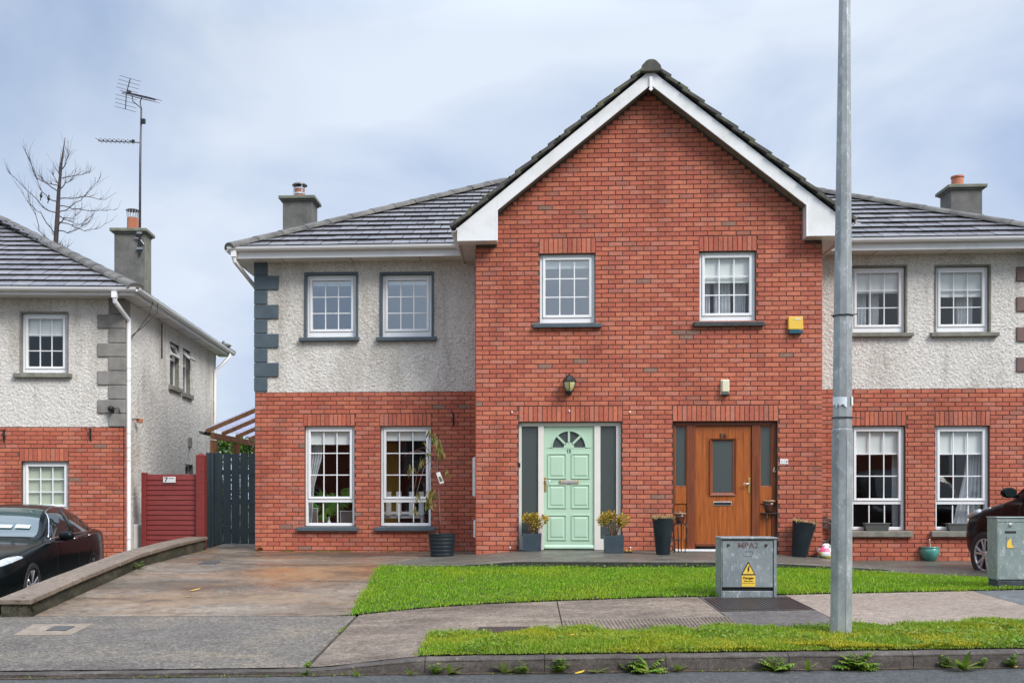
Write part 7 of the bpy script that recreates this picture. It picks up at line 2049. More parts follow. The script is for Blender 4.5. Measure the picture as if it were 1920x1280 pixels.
# ================================================================== WEEDS, LEAVES
def rosette(name, label, u, v, size, kind, seed, n=9, m='weed', group='weeds growing along the kerb'):
    q = ongnd(u, v); q.y = min(q.y, YK-.01) if v > 1200 else q.y; q.z = gnd(q.x, q.y)
    t = thing(name, label, 'weed', q, 0, group); rr_ = random.Random(seed); mb = MB(); s = size*1.28
    for k in range(n):
        a = rr_.uniform(math.pi*.95, math.pi*2.05) if v > 1200 else rr_.uniform(0, 2*math.pi); el = rr_.uniform(.45, 1.4); d = Vector((math.cos(a)*math.cos(el), math.sin(a)*math.cos(el)*.7, math.sin(el)))
        L_ = s*rr_.uniform(.65, 1.1)
        if kind == 'fern':
            pts_ = []; p = Vector((0, 0, 0)); dd = d.copy()
            for i in range(9):
                pts_.append(p.copy()); p = p + dd*L_/8; dd = (dd + Vector((math.cos(a)*.06, math.sin(a)*.06, -.10))).normalized()
            mb.tube(pts_, .0018, 4)
            sd_ = dd.cross(Vector((0, 0, 1))).normalized()
            for i in range(1, 9):
                w_ = L_*.24*math.sin(math.pi*(i+.6)/9.6)
                for sg_ in (-1, 1): leaf(mb, pts_[i], sd_*sg_ + dd*.5 + Vector((0, 0, rr_.uniform(-.2, .2))), Vector((0, 0, 1)), w_*1.35, w_*.62, .2)
        elif kind == 'dandelion': leaf(mb, Vector((0, 0, 0)), d, Vector((0, 0, 1)) + d*.2, L_, L_*.27, .35, 4)
        else:
            st = [Vector((0, 0, 0)), d*L_*.5, d*L_]; mb.tube(st, .002, 4)
            for _ in range(5): leaf(mb, d*L_*rr_.uniform(.3, 1), rvec(.4), Vector((0, 0, 1)), L_*.36, L_*.2, .2)
    ob('leaves', mb, MAT[m], t); return t
W_ = [(1215, 1258, .135, 'fern', 16, 'feathery weed at the kerb, largest clump left of the lamp column'), (1601, 1252, .150, 'fern', 20, 'bushy feathery weed at the kerb right under the lamp column'), (1455, 1256, .125, 'fern', 16, 'feathery weed at the kerb under the stencilled cabinet'),
 (1048, 1261, .09, 'sprig', 14, 'leafy sprig weed at the kerb midway along the verge'), (944, 1262, .085, 'dandelion', 8, 'spiky dandelion weed at the kerb, third from the left end of the verge'), (982, 1261, .075, 'sprig', 10, 'low sprig weed just right of the spiky dandelion'),
 (842, 1263, .09, 'dandelion', 7, 'upright broad-leaved weed near the left end of the raised kerb'), (815, 1264, .07, 'sprig', 10, 'low clump of weed at the left end of the raised kerb'), (1120, 1261, .075, 'dandelion', 6, 'thin pale weed at the kerb by a yellow leaf'), (1270, 1258, .08, 'dandelion', 8, 'small weed in the kerb joint right of the largest feathery clump'),
 (1515, 1255, .08, 'dandelion', 7, 'small weed in the kerb joint left of the lamp column'), (1806, 1249, .13, 'dandelion', 12, 'tall dandelion at the kerb near the right edge'), (1772, 1250, .08, 'sprig', 12, 'spreading weed left of the tall dandelion'), (1836, 1248, .07, 'sprig', 9, 'small weed right of the tall dandelion'),
 (1895, 1247, .08, 'sprig', 10, 'leafy weed at the kerb at the right edge of the photo'), (1178, 1259, .07, 'sprig', 10, 'low weed just left of the largest feathery clump'), (768, 1266, .055, 'dandelion', 6, 'tiny weed at the foot of the kerb ramp'), (668, 1268, .06, 'dandelion', 6, 'flat thin weed on the dropped kerb ramp'), (572, 1266, .055, 'sprig', 7, 'small weed where the paving joint meets the dropped kerb')]
for k, (u, v, s_, kd, n, lab) in enumerate(W_): rosette('kerb_weed', lab, u, v, s_, kd, 20+k, n)
rosette('wall_weed', 'bright weed growing at the near end of the low boundary wall', 50, 1152, .15, 'sprig', 77, 16, group='weeds by the driveway')
rosette('wall_weed', 'small green weed against the middle of the low boundary wall', 258, 1066, .10, 'sprig', 78, 10, group='weeds by the driveway')
rosette('corner_weed', 'low mossy weed at the foot of the brick corner by the gate', 487, 1033, .09, 'sprig', 79, 14, group='weeds by the driveway')
for k, (u, v, s_, lab) in enumerate([(1240, 1201, .10, 'leafy weed in the verge above the largest kerb fern'), (1428, 1208, .12, 'broad dandelion patch in the verge left of the lamp column'), (1572, 1207, .10, 'grey-green weed in the moss just in front of the lamp column'), (1662, 1199, .10, 'grey-green weed in the verge right of the lamp column'), (1120, 1181, .11, 'tuft of longer grass at the back edge of the verge'), (1285, 1194, .10, 'weed beside the half-hidden cover in the verge')]):
    q = ongnd(u, v); t = thing('verge_weed', lab, 'weed', q, 0, 'weeds in the verge'); rr_ = random.Random(300+k); mb = MB()
    for _ in range(26): a = rr_.uniform(0, 2*math.pi); leaf(mb, Vector((rr_.gauss(0, s_*.5), rr_.gauss(0, s_*.4), .01)), Vector((math.cos(a), math.sin(a), rr_.uniform(.3, 1.3))), Vector((0, 0, 1)), s_*rr_.uniform(.4, .8), s_*.16, .3, 4)
    ob('leaves', mb, MAT['weed'], t)
ms_ = MB()
for _ in range(2200):
    x = rnd.uniform(-4.5, 6); 
    if mnoise.noise((x*1.6, 0, 7)) < .02: continue
    y = YK - abs(rnd.gauss(0, .02)) - .004; p = Vector((x, y, gnd(x, y)+.002)); leaf(ms_, p, Vector((rnd.gauss(0, 1), rnd.gauss(0, 1)-.3, .7)), Vector((0, 0, 1)), rnd.uniform(.01, .028), .009)
tag(ob('gutter_moss', ms_, MAT['weed']), 'thin line of moss and seedlings along the foot of the kerb', 'moss', kind='stuff')
ws_ = MB()
for _ in range(1500):
    x = rnd.uniform(-4.8, -2.0)
    if mnoise.noise((x*1.6, 3, 7)) < .0: continue
    y = YW - .02 - abs(rnd.gauss(0, .02)); leaf(ws_, Vector((x, y, gnd(x, y))), Vector((rnd.gauss(0, 1), rnd.gauss(0, 1), .7)), Vector((0, 0, 1)), rnd.uniform(.012, .03), .010)
for _ in range(1500):
    f = rnd.random()**1.4; y = lerp(7.75, 9.95, f); x = -1.752 + rnd.gauss(0, .012)
    if mnoise.noise((0, y*2.0, 5)) < .22: continue
    leaf(ws_, Vector((x, y, gnd(x, y)+.002)), Vector((rnd.gauss(0, 1), rnd.gauss(0, 1), .6)), Vector((0, 0, 1)), rnd.uniform(.008, .020), .008)
tag(ob('joint_moss', ws_, MAT['weed']), 'moss and seedlings in the paving joint and along the foot of the brick wall', 'moss', kind='stuff')
def fallen(u, v, L_, m, lab, dz=.006):
    q = ongnd(u, v); t = thing('fallen_leaf', lab, 'leaf', q + Vector((0, 0, dz)), rnd.uniform(0, 1)); mb = MB(); leaf(mb, Vector((-L_/2, 0, .0)), Vector((1, .1, .02)), Vector((0, 0, 1)), L_, L_*.45, -.15, 4); ob('blade', mb, MAT[m], t)
fallen(1088, 1262, .10, 'leafyellow', 'yellow fallen leaf on the road against the kerb')
fallen(366, 1107, .15, 'leafyellow', 'yellow fallen leaf lying in the middle of the driveway'); fallen(353, 1119, .09, 'leafyellow', 'smaller yellow fallen leaf on the driveway')
fallen(1000, 1187, .06, 'leafyellow', 'yellow leaf at the corner of the small iron cover'); fallen(1073, 1201, .06, 'leafyellow', 'pale leaf lying in the verge grass', .05)
fallen(1309, 1185, .07, 'leafrust', 'rust-red leaf at the back edge of the verge', .03); fallen(1718, 1246.5, .10, 'leafrust', 'rust-red leaf at the foot of the kerb right of the lamp column'); fallen(1572, 1252, .09, 'leafrust', 'rust-brown leaf under the bushy feathery weed')
fallen(1852, 1249, .07, 'leafyellow', 'pale yellow leaf in the gutter near the right edge'); fallen(1905, 1250, .07, 'leafyellow', 'pale yellow leaf in the gutter at the right edge of the photo')

# ================================================================== BEHIND THE WINDOWS
def inside(u, v, y): return HF.M @ HF.at(u, v, y)
q = inside(622, 985, .55); q.z = px(618, 985)[1] - .03
t = thing('side_table', 'dark table behind the left ground-floor window', 'table', (q.x, q.y, -.04))
tz = q.z + .04
ob('table_top', MB().box(-.75, .75, -.25, .35, tz-.04, tz), MAT['oakdark'], t)
for sx_ in (-.7, .7):
    for sy_ in (-.2, .3): ob('leg', MB().box(sx_-.03, sx_+.03, sy_-.03, sy_+.03, 0, tz-.04), MAT['oakdark'], t)
def houseplant(u, v, label, seed, n, spread):
    q = inside(u, v, .75); base = Vector((q.x, q.y, tz-.04)); t = thing('houseplant', label, 'plant', base, 0); rr_ = random.Random(seed)
    ob('pot', MB().lathe([(.08, 0), (.10, .16), (.105, .17), (.09, .165)], 20), MAT['terra'], t)
    st = MB(); lf = MB()
    for _ in range(n):
        e_ = Vector((rr_.gauss(0, spread), rr_.uniform(-.28, .12), rr_.uniform(.22, .66))); st.tube([(0, 0, .14), (e_.x*.4, e_.y*.4, e_.z*.8), e_], [.006, .005, .003], 5)
        a = rr_.uniform(0, 2*math.pi)
        for j in range(6): d = Vector((math.cos(a+.35*(j-2.5)), -.3, math.sin(a+.35*(j-2.5))-.3)); leaf(lf, e_, d, Vector((0, -1, .4)), rr_.uniform(.12, .22), .045, .3, 4)
    ob('stem', st, MAT['weed'], t); ob('foliage', lf, MAT['house_leaf'], t)
houseplant(600, 935, 'leafy houseplant low behind the left ground-floor window', 1, 9, .12)
houseplant(640, 930, 'taller houseplant with arching leaves behind the left ground-floor window', 2, 13, .15)
def photo_frame(u0, u1, v0, v1, label):
    y = .34; a, b = HF.at(u0, v1, y), HF.at(u1, v0, y); t = thing('picture_frame', label, 'picture frame', HF.M @ Vector(((a.x+b.x)/2, y, tz-.04))); w_, h = (b.x-a.x)/2, b.z - (tz-.04)
    ob('frame', rect_frame(MB(), -w_, w_, 0, h, .012, .012, .012, -.01, .01), MAT['white'], t); ob('picture', MB().box(-w_+.012, w_-.012, -.002, .006, .012, h-.012), MAT['room'], t)
photo_frame(573, 596, 952, 986, 'white-edged picture frame in the lower left pane of the left ground-floor window')
photo_frame(638, 664, 957, 986, 'white-edged picture frame in the lower right pane of the left ground-floor window')
q = inside(617, 978, .30); t = thing('bottle', 'pale bottle between the two picture frames', 'bottle', (q.x, q.y, tz-.04))
ob('body', MB().lathe([(.032, 0), (.034, .09), (.014, .12), (.012, .16), (.016, .165), (.014, .18)], 14), MAT['paper'], t, smooth=True)
# dining chair and mustard screen
q = inside(752, 985, .50); t = thing('dining_chair', 'white slatted chair seen through the right ground-floor window', 'chair', (q.x, q.y, -.04))
zs_ = .62; zt_ = px(760, 921)[1]+.04
ob('seat', MB().box(-.42, .42, -.02, .42, zs_-.05, zs_), MAT['white'], t)
for u in (729, 748, 772, 790):
    x = HF.at(u, 950, .46).x + XC - q.x; ob('back_slat', MB().box(x-.045, x+.045, -.06, -.03, zs_+.001, zt_), MAT['white'], t)
ob('back_rail', MB().box(-.42, .42, -.055, -.035, zs_+.02, zs_+.07), MAT['white'], t)
for sx_ in (-.38, .38):
    for sy_ in (0, .38): ob('leg', MB().box(sx_-.025, sx_+.025, sy_-.02, sy_+.03, 0, zs_-.05), MAT['white'], t)
MAT['mustard'] = mat('mustard_fabric', (.42, .27, .015), (.34, .20, .01), 5, .8)
q = inside(731, 900, 1.1); a, b = HF.at(716, 830, 1.1), HF.at(748, 915, 1.1); w_ = (b.x-a.x)/2
t = thing('arched_screen', 'mustard yellow arched screen inside the right ground-floor window', 'screen', (HF.M @ Vector(((a.x+b.x)/2, 1.1, 0))) + Vector((0, 0, -.04)))
K = 14; H_ = a.z + .04; pol = [(-w_, 0), (w_, 0)] + [(w_*math.cos(math.pi*k/K), H_-w_*.6+.5*w_*1.2*math.sin(math.pi*k/K)) for k in range(K+1)]
ob('panel', MB().prism(pol, -.03, .03), MAT['mustard'], t, recalc=True)
ob('foot', MB().box(-w_, w_, -.14, .14, 0, .04), MAT['oakdark'], t)

# ================================================================== HOUSES ACROSS THE STREET (seen in the window panes)
def opposite(x, y, rot, label, gable):
    t = thing('opposite_house', label, 'house', (x, y, -.9), rot, 'houses across the street mirrored in the panes')
    ob('lower_wall', MB().box(-5, 5, -8, 0, 0, 2.9), MAT['brickmass'], t); ob('upper_wall', MB().box(-4.99, 4.99, -7.99, -.01, 2.901, 5.4), MAT['render'], t)
    r_ = ob('roof', MB().add([(-5.4, .4, 5.4), (5.4, .4, 5.4), (5.4, -8.4, 5.4), (-5.4, -8.4, 5.4), (-2, -4, 8.3), (2, -4, 8.3)], [(0,1,5,4),(1,2,5),(2,3,4,5),(3,0,4),(3,2,1,0)]), MAT['tilemass'], t)
    ob('chimney', MB().box(-3.4, -2.7, -4.4, -3.6, 6.5, 9.0), MAT['chim'], t)
    ob('gable_wall', MB().prism([(-2, 0), (2, 0), (2, 5.4), (0, 8.0), (-2, 5.4)], .02, 1.2), MAT['brickmass'], t, recalc=True)
    for px_, w2 in ((-3.9, .5), (-2.8, .5), (2.8, .5), (3.9, .5)):
        for z in (1.0, 3.5):
            w1 = ob('window', rect_frame(MB(), px_-w2, px_+w2, z, z+1.4, .07, .07, .07, .0, .05), MAT['white'], t); ob('pane', MB().box(px_-w2+.07, px_+w2-.07, .0, .02, z+.07, z+1.33), MAT['obscure'], w1)
    ob('front_door', MB().box(-.5, .5, 1.2, 1.25, .1, 2.2), MAT['oak'], t)
opposite(-8.5, -15.5, 0, 'hip-roofed brick house mirrored in the left-hand windows', True)
opposite(3.6, -15.5, 0, 'brick house with a chimney mirrored in the windows of the gable', True)
opposite(15.8, -15.5, 0, 'brick house mirrored in the right-hand windows', True)

# ================================================================== CARS
def catmull(P, t):
    n = len(P); i = min(int(t), n-2); f = t - i
    p0, p1, p2, p3 = P[max(i-1, 0)], P[i], P[i+1], P[min(i+2, n-1)]
    return [0.5*((2*b) + (-a+c)*f + (2*a-5*b+4*c-d)*f*f + (-a+3*b-3*c+d)*f**3) for a, b, c, d in zip(p0, p1, p2, p3)]
def car_body(stations, sub, jsub):
    """stations: (x, [(y, z) * m]) from nose to tail, half section from sill to roof centre -> grid of points"""
    S = []
    for k in range((len(stations)-1)*sub+1):
        t_ = k/sub; x = catmull([[s[0]] for s in stations], t_)[0]; m = len(stations[0][1]); row = []
        for j in range(m): row.append(catmull([list(s[1][j]) for s in stations], t_))
        fine = []
        for q in range((m-1)*jsub+1): fine.append(catmull(row, q/jsub))
        S.append([(x, p[0], p[1]) for p in fine])
    return S
def build_car(name, label, loc, rot, stations, sub, jsub, glass, wheels, R_, paint, sides=(1, -1)):
    """car local axes: +x forward (nose at x = 0, tail negative), y left, z up"""
    t = thing(name, label, 'car', loc, rot)
    G = car_body(stations, sub, jsub); ni, nj = len(G), len(G[0])
    bins = {}
    for sg in (1, -1):
        for i in range(ni-1):
            for j in range(nj-1):
                nm = 'body'
                for gname, fn in glass:
                    if fn((i+.5)/sub, (j+.5)/jsub): nm = gname if gname in ('windscreen', 'rear_window') else (gname, sg); break
                bins.setdefault(nm, []).append((i, j, sg))
    body = None; outs = {}
    for nm in sorted(bins, key=lambda k: (k != 'body', str(k))):
        mb = MB(); idx = {}
        for (i, j, sg) in bins[nm]:
            f = []
            for a, b in ((i, j), (i+1, j), (i+1, j+1), (i, j+1)):
                key = (a, b, sg if b < nj-1 else 0)
                if key not in idx: idx[key] = len(mb.v); x, y, z = G[a][b]; mb.v.append((x, y*sg, z))
                f.append(idx[key])
            mb.f.append(tuple(f if sg > 0 else f[::-1]))
        if nm == 'body':
            n0 = [idx[(0, j, 1)] for j in range(nj-1) if (0, j, 1) in idx] + ([idx[(0, nj-1, 0)]] if (0, nj-1, 0) in idx else []) + [idx[(0, j, -1)] for j in range(nj-2, -1, -1) if (0, j, -1) in idx]
            mb.f.append(tuple(n0))
            n1 = [idx[(ni-1, j, 1)] for j in range(nj-1) if (ni-1, j, 1) in idx] + ([idx[(ni-1, nj-1, 0)]] if (ni-1, nj-1, 0) in idx else []) + [idx[(ni-1, j, -1)] for j in range(nj-2, -1, -1) if (ni-1, j, -1) in idx]
            mb.f.append(tuple(n1[::-1]))
        part = nm if isinstance(nm, str) else nm[0]
        o = ob(part, mb, paint if part == 'body' else (MAT['screen'] if part == 'windscreen' else MAT['carglass']), t, smooth=True, recalc=True); outs[nm] = o
    return t, G
def wheel(t, x, y, R_, side, spokes=5, dbl=True, w_=.22):
    """side = +1 for the car's left: the rim faces +y"""
    c = (x, y, R_); rim = R_*.70
    wl = ob('wheel', MB().lathe([(rim*.98, -w_*.45*side), (R_*.93, -w_*.48*side), (R_, -w_*.38*side), (R_, w_*.30*side), (R_*.955, w_*.46*side), (R_*.88, w_*.49*side), (rim*1.0, w_*.43*side), (rim*.97, w_*.30*side)], 40, c, axis='y', cap=False), MAT['tyre'], t, auto=35)
    ob('rim_dish', MB().lathe([(rim*.97, w_*.36*side), (rim*.90, w_*.30*side), (rim*.86, -.02*side), (.01, -.03*side)], 32, c, axis='y', cap=False), MAT['black'], wl, smooth=True)
    ob('rim_ring', MB().lathe([(rim*1.0, w_*.40*side), (rim*.98, w_*.46*side), (rim*.90, w_*.42*side), (rim*.90, w_*.30*side)], 36, c, axis='y', cap=False), MAT['alloy'], wl, smooth=True)
    for k in range(spokes):
        for o_ in ((-.17, .17) if dbl else (0,)):
            a = 2*math.pi*k/spokes + .3; a1 = a + o_*1.25
            p0 = Vector((c[0] + .05*math.cos(a+o_*.3), c[1] + w_*.36*side, c[2] + .05*math.sin(a+o_*.3))); p1 = Vector((c[0] + rim*.93*math.cos(a1), c[1] + w_*.42*side, c[2] + rim*.93*math.sin(a1)))
            ob('spoke', MB().bar(p0, p1, .034, .03, up=(0, 1, 0)), MAT['alloy'], wl, bevel=.005)
    ob('hub', MB().lathe([(.062, w_*.30*side), (.062, w_*.40*side), (.03, w_*.43*side), (.002, w_*.43*side)], 18, c, axis='y', cap=False), MAT['alloy'], wl, smooth=True)
    ob('wheel_arch', MB().lathe([(R_*1.13, -.02*side), (R_*1.13, .0*side), (R_*1.08, .006*side), (.02, .004*side)], 36, (x, y + side*(.052), R_), axis='y', cap=False), MAT['black'], t, smooth=True)
def mirror(t, x, y, z, side, paint, glassy=True):
    m_ = ob('mirror', MB().lathe([(.01, -.055), (.05, -.05), (.075, -.02), (.08, .03), (.07, .065)], 14, (0, 0, 0), axis='x').xf(Matrix.Translation((x, y + side*.13, z)) @ Matrix.Diagonal((-1, 1.35, .95, 1))), paint, t, smooth=True, recalc=True)
    ob('mirror_glass', MB().lathe([(.066, 0), (.001, .001)], 14, (0, 0, 0), axis='x', cap=False).xf(Matrix.Translation((x-.067, y + side*.13, z)) @ Matrix.Diagonal((1, 1.35, .95, 1))), MAT['carglass'], m_)
    ob('mirror_stalk', MB().bar((x, y - side*.02, z-.06), (x, y + side*.10, z-.05), .05, .035), paint, m_)

def ring(p): return p
# ---- black saloon on the neighbour's drive
sal = [  # x, [(y, z)] sill, low side, mid side, shoulder, belt edge, pillar, roof edge, centre
 (0.00, [(.45,.30),(.60,.34),(.66,.50),(.62,.60),(.55,.645),(.45,.66),(.25,.665),(0,.67)]),
 (-.12, [(.62,.22),(.78,.30),(.83,.50),(.78,.64),(.70,.70),(.56,.725),(.30,.74),(0,.745)]),
 (-.45, [(.76,.20),(.885,.30),(.915,.52),(.885,.70),(.80,.775),(.62,.805),(.32,.825),(0,.83)]),
 (-.95, [(.80,.19),(.905,.30),(.930,.55),(.905,.76),(.82,.850),(.62,.880),(.32,.900),(0,.905)]),
 (-1.45,[(.80,.18),(.910,.30),(.935,.56),(.910,.82),(.84,.905),(.64,.940),(.33,.960),(0,.965)]),
 (-1.62,[(.80,.18),(.910,.30),(.935,.57),(.915,.84),(.86,.920),(.80,.955),(.70,.985),(0,1.00)]),
 (-2.05,[(.80,.18),(.910,.30),(.935,.58),(.920,.87),(.87,.930),(.78,1.10),(.64,1.235),(0,1.27)]),
 (-2.45,[(.80,.18),(.910,.30),(.935,.58),(.920,.88),(.87,.935),(.75,1.20),(.58,1.375),(0,1.415)]),
 (-2.95,[(.80,.18),(.910,.30),(.935,.59),(.920,.89),(.87,.945),(.74,1.22),(.56,1.405),(0,1.45)]),
 (-3.40,[(.80,.18),(.910,.30),(.935,.60),(.920,.90),(.87,.955),(.74,1.20),(.56,1.375),(0,1.42)]),
 (-3.85,[(.80,.18),(.910,.30),(.935,.61),(.920,.92),(.86,.975),(.76,1.11),(.60,1.235),(0,1.28)]),
 (-4.20,[(.80,.19),(.905,.31),(.930,.62),(.910,.93),(.85,.990),(.76,1.03),(.62,1.08),(0,1.10)]),
 (-4.50,[(.78,.22),(.885,.33),(.905,.64),(.880,.93),(.80,.995),(.66,1.01),(.36,1.02),(0,1.025)]),
 (-4.72,[(.68,.30),(.79,.38),(.82,.64),(.78,.90),(.70,.965),(.56,.98),(.30,.985),(0,.99)]),
 (-4.78,[(.60,.34),(.70,.42),(.73,.62),(.70,.82),(.62,.87),(.50,.885),(.28,.89),(0,.89)])]
def gl_sal(s, j):
    return None
SG = [('windscreen', lambda s, j: 5.05 < s < 6.9 and j > 6.05), ('rear_window', lambda s, j: 9.3 < s < 10.9 and j > 6.1),
      ('side_window', lambda s, j: 4.25 < j < 5.85 and (5.55 < s < 7.92 or 8.02 < s < 9.85) and not (s < 6.6 and j > 4.25 + (s-5.2)*1.15) and not (s > 9.3 and j > 4.25+(10.15-s)*1.9))]
fw = WF.lam(57, 1091, 13.6); rear = WF.lam(200, 1000, 17.4)
dirv = Vector((fw.x-rear.x, fw.y-rear.y)); ang = math.atan2(dirv.y, dirv.x)
Rw = .335; gz0 = lerp(zroad(-6)+.03, -.66, clamp((fw.y-9)/4))
ca, sa = math.cos(ang), math.sin(ang)
lx, ly = -.90, .80                                      # front left wheel in car axes
loc = (fw.x - (lx*ca - ly*sa) - .10, fw.y - (lx*sa + ly*ca), fw.z - Rw - .06)
gz0 = loc[2]
car1, G1 = build_car('parked_saloon', 'shiny black saloon parked on the drive of the left house', loc, ang, sal, 6, 5, SG, None, Rw, MAT['carblack'])
for sx_, sd_ in ((-.90, 1), (-.90, -1), (-3.78, 1), (-3.78, -1)): wheel(car1, sx_, sd_*.83, Rw, sd_)
mirror(car1, -1.92, .93, .985, 1, MAT['carblack']); mirror(car1, -1.92, -.93, .985, -1, MAT['carblack'])
def along(G, i0, i1, j, sub, jsub, off_=.004, side=1, n=24):
    """points on the body surface along a line of constant j"""
    ps = []
    for k in range(n+1):
        s = lerp(i0, i1, k/n)*sub; i = min(int(s), len(G)-2); f = s-i; jj = j*jsub; q = min(int(jj), len(G[0])-2); g = jj-q
        a = [lerp(G[i][q][c], G[i+1][q][c], f) for c in range(3)]; b = [lerp(G[i][q+1][c], G[i+1][q+1][c], f) for c in range(3)]
        p = [lerp(a[c], b[c], g) for c in range(3)]; ps.append(Vector((p[0], side*(p[1]+off_), p[2])))
    return ps
for sd_ in (1, -1):
    ob('window_trim', MB().tube(along(G1, 5.5, 10.3, 4.18, 6, 5, .004, sd_), .010, 6), MAT['chrome'], car1, smooth=True)
    top = [];
    for k in range(25):
        s = lerp(5.45, 10.3, k/24); j = 5.9
        if s < 6.6: j = min(5.9, 4.25 + (s-5.2)*1.15)
        if s > 9.3: j = min(5.9, max(4.2, 4.25+(10.15-s)*1.9))
        top += along(G1, s, s, j, 6, 5, .004, sd_, 1)[:1]
    ob('window_trim', MB().tube(top, .009, 6), MAT['chrome'], car1, smooth=True)
    for s in (7.97,): 
        ps = [along(G1, s, s+.08, j, 6, 5, .006, sd_, 1)[0] for j in (4.25, 4.7, 5.2, 5.8)]; ob('door_pillar', MB().tube(ps, .028, 6), MAT['black'], car1, smooth=True)
    for s in (7.55, 9.25):
        a = along(G1, s, s+.28, 3.35, 6, 5, .022, sd_, 4); ob('door_handle', MB().tube(a, .014, 6), MAT['chrome'], car1, smooth=True)
    for s in (5.75, 8.05, 9.75):
        ps = [along(G1, s, s, j, 6, 5, .001, sd_, 1)[0] for j in (.8, 1.4, 2, 2.6, 3.2, 3.9)]; ob('door_gap', MB().tube(ps, .005, 5), MAT['black'], car1)
    # head lamp: a lens following the front corner
    vs_ = MB(); nI, nJ = 8, 5
    for i in range(nI+1):
        s = lerp(1.0, 2.35, i/nI)
        for q in range(nJ+1):
            hh = lerp(3.15, 3.15+.95*math.sin(math.pi*min(1, .22+i/nI*.75))**.7, q/nJ); p = along(G1, s, s, hh, 6, 5, .0, sd_, 1)[0]
            p = p + Vector((.008, sd_*.010, .006)); vs_.v.append(tuple(p))
    for i in range(nI):
        for q in range(nJ): k = i*(nJ+1)+q; vs_.f.append((k, k+nJ+1, k+nJ+2, k+1))
    ob('headlight', vs_, MAT['headlamp'], car1, smooth=True)
gr = MB()
for k in range(4): gr.box(-.02, .02, -.5, .5, .33+.07*k, .345+.07*k)
ob('grille', MB().box(-.03, .012, -.48, .48, .30, .60), MAT['black'], car1, bevel=.01); ob('grille_bar', gr, MAT['chrome'], car1)
ob('bumper_intake', MB().lathe([(.16, -.01), (.15, .02), (.002, .012)], 20, (-.16, .62, .34), axis='x', cap=False).xf(Matrix.Translation((-.02, 0, 0))), MAT['black'], car1)
a, b = G1[5*6+4][7*5][0], G1[5*6+4][7*5][2]
def on_screen(yc_, w_, s0, s1, m_, nm):
    mb = MB(); n = 6
    for s in (s0, s1):
        for k in range(n+1):
            y = yc_ + w_*(k/n-.5); i = int(s*6); f = s*6-i; row = [[lerp(G1[i][q][c], G1[i+1][q][c], f) for c in range(3)] for q in range(6*5, 7*5+1)]
            for q in range(len(row)-1):
                if row[q][1] >= abs(y) >= row[q+1][1]: g = (row[q][1]-abs(y))/max(1e-6, row[q][1]-row[q+1][1]); x, z = lerp(row[q][0], row[q+1][0], g), lerp(row[q][2], row[q+1][2], g); break
            else: x, z = row[-1][0], row[-1][2]
            mb.v.append((x+.010, y, z+.014))
    for k in range(n): mb.f.append((k, k+1, n+1+k+1, n+1+k))
    ob(nm, mb, m_, car1)
on_screen(.20, .26, 5.42, 5.56, MAT['paper'], 'windscreen_paper'); on_screen(.48, .20, 5.43, 5.58, MAT['paper'], 'windscreen_paper')

# ---- dark SUV nosed in at the right edge
suv = [
 (0.00, [(.50,.38),(.66,.42),(.72,.58),(.70,.78),(.62,.86),(.48,.885),(.25,.895),(0,.90)]),
 (-.12, [(.66,.28),(.82,.36),(.87,.58),(.84,.82),(.75,.925),(.58,.96),(.30,.975),(0,.98)]),
 (-.45, [(.80,.26),(.905,.36),(.935,.60),(.915,.88),(.83,.985),(.64,1.02),(.32,1.04),(0,1.045)]),
 (-.78, [(.83,.25),(.925,.36),(.950,.62),(.930,.94),(.85,1.035),(.65,1.07),(.33,1.09),(0,1.095)]),
 (-1.02,[(.83,.25),(.925,.36),(.950,.63),(.930,.98),(.86,1.075),(.67,1.11),(.34,1.125),(0,1.13)]),
 (-1.17,[(.83,.25),(.925,.36),(.950,.63),(.935,1.00),(.88,1.09),(.82,1.12),(.72,1.15),(0,1.17)]),
 (-1.65,[(.83,.25),(.925,.36),(.950,.64),(.940,1.02),(.89,1.10),(.81,1.30),(.68,1.44),(0,1.48)]),
 (-2.12,[(.83,.25),(.925,.36),(.950,.64),(.940,1.03),(.89,1.11),(.79,1.42),(.64,1.60),(0,1.645)]),
 (-3.00,[(.83,.25),(.925,.36),(.950,.65),(.940,1.04),(.89,1.12),(.78,1.45),(.63,1.645),(0,1.69)]),
 (-3.80,[(.83,.25),(.925,.36),(.950,.66),(.940,1.06),(.89,1.14),(.78,1.44),(.63,1.61),(0,1.655)]),
 (-4.25,[(.82,.28),(.915,.38),(.935,.68),(.920,1.05),(.86,1.13),(.76,1.33),(.62,1.46),(0,1.50)]),
 (-4.45,[(.72,.40),(.82,.48),(.84,.70),(.82,.98),(.76,1.06),(.64,1.14),(.40,1.18),(0,1.19)])]
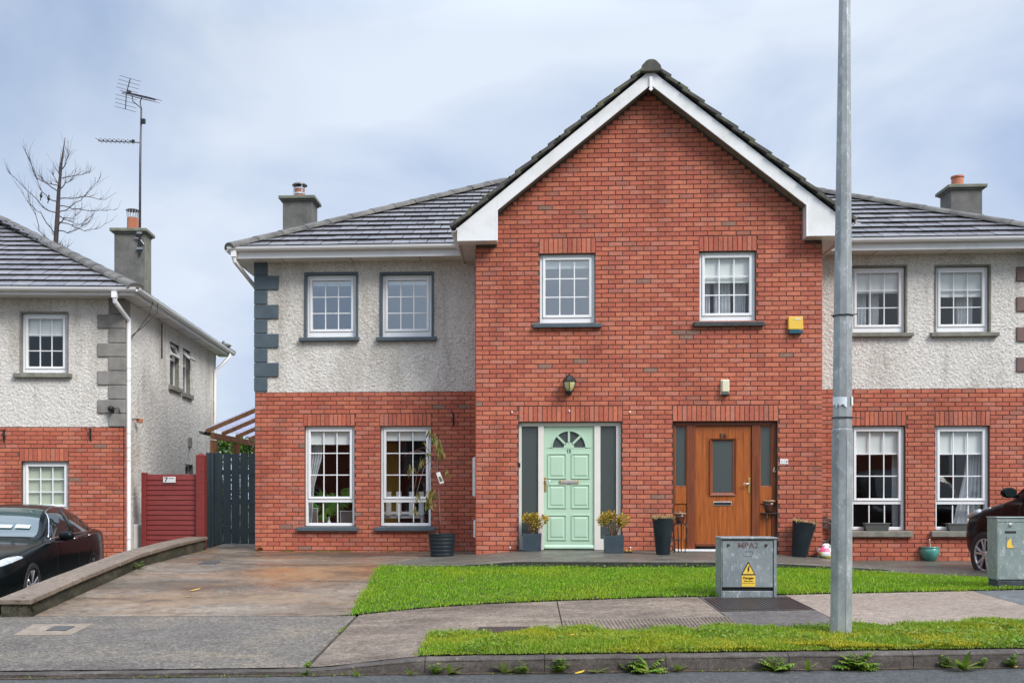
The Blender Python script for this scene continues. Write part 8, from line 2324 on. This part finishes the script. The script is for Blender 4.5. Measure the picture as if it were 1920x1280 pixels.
suv = [(x_, [(y_, z_ if z_ < .9 else .9 + (z_-.9)*1.14) for y_, z_ in r_]) for x_, r_ in suv]
SVG = [('windscreen', lambda s, j: 5.05 < s < 6.9 and j > 6.05), ('rear_window', lambda s, j: 9.4 < s < 10.7 and j > 6.1),
       ('side_window', lambda s, j: 4.25 < j < 5.85 and (5.6 < s < 7.7 or 7.8 < s < 9.3) and not (s < 6.6 and j > 4.25 + (s-5.2)*1.15))]
fw = WF.lam(1849, 1037, 14.6); Rw2 = .345
ang2 = math.atan2(1.0, -.14)                              # nose pointing towards the house, a touch to the left
camF = Vector((-SN, CS)); ang2 = math.atan2(camF.y, camF.x) + R(5.5)
ca, sa = math.cos(ang2), math.sin(ang2); lx, ly = -.70, .845
loc = (fw.x - (lx*ca - ly*sa) + .07, fw.y - (lx*sa + ly*ca), fw.z - Rw2 - .02)
car2, G2 = build_car('parked_suv', 'dark plum off-road style car nosed in at the right edge of the photo', loc, ang2, suv, 6, 5, SVG, None, Rw2, MAT['suvpaint'])
for sx_, sd_ in ((-.70, 1), (-.70, -1), (-3.40, 1), (-3.40, -1)): wheel(car2, sx_, sd_*.855, Rw2, sd_, 5, True, .23)
mirror(car2, -1.40, .92, 1.25, 1, MAT['suvpaint']); mirror(car2, -1.30, -.955, 1.25, -1, MAT['suvpaint'])
for sd_ in (1, -1):
    ob('side_repeater', MB().tube(along(G2, 2.35, 2.9, 3.7, 6, 5, .006, sd_, 4), .016, 6), MAT['headlamp'], car2, smooth=True)
    ob('door_handle', MB().tube(along(G2, 7.2, 7.5, 3.35, 6, 5, .024, sd_, 4), .016, 6), MAT['suvpaint'], car2, smooth=True)
    for s in (5.7, 7.75, 9.3):
        ps = [along(G2, s, s, j, 6, 5, .001, sd_, 1)[0] for j in (.8, 1.4, 2, 2.6, 3.2, 3.9)]; ob('door_gap', MB().tube(ps, .005, 5), MAT['black'], car2)
    ob('headlight', MB().tube(along(G2, .9, 2.1, 3.6, 6, 5, .006, sd_, 8), .045, 8), MAT['headlamp'], car2, smooth=True)
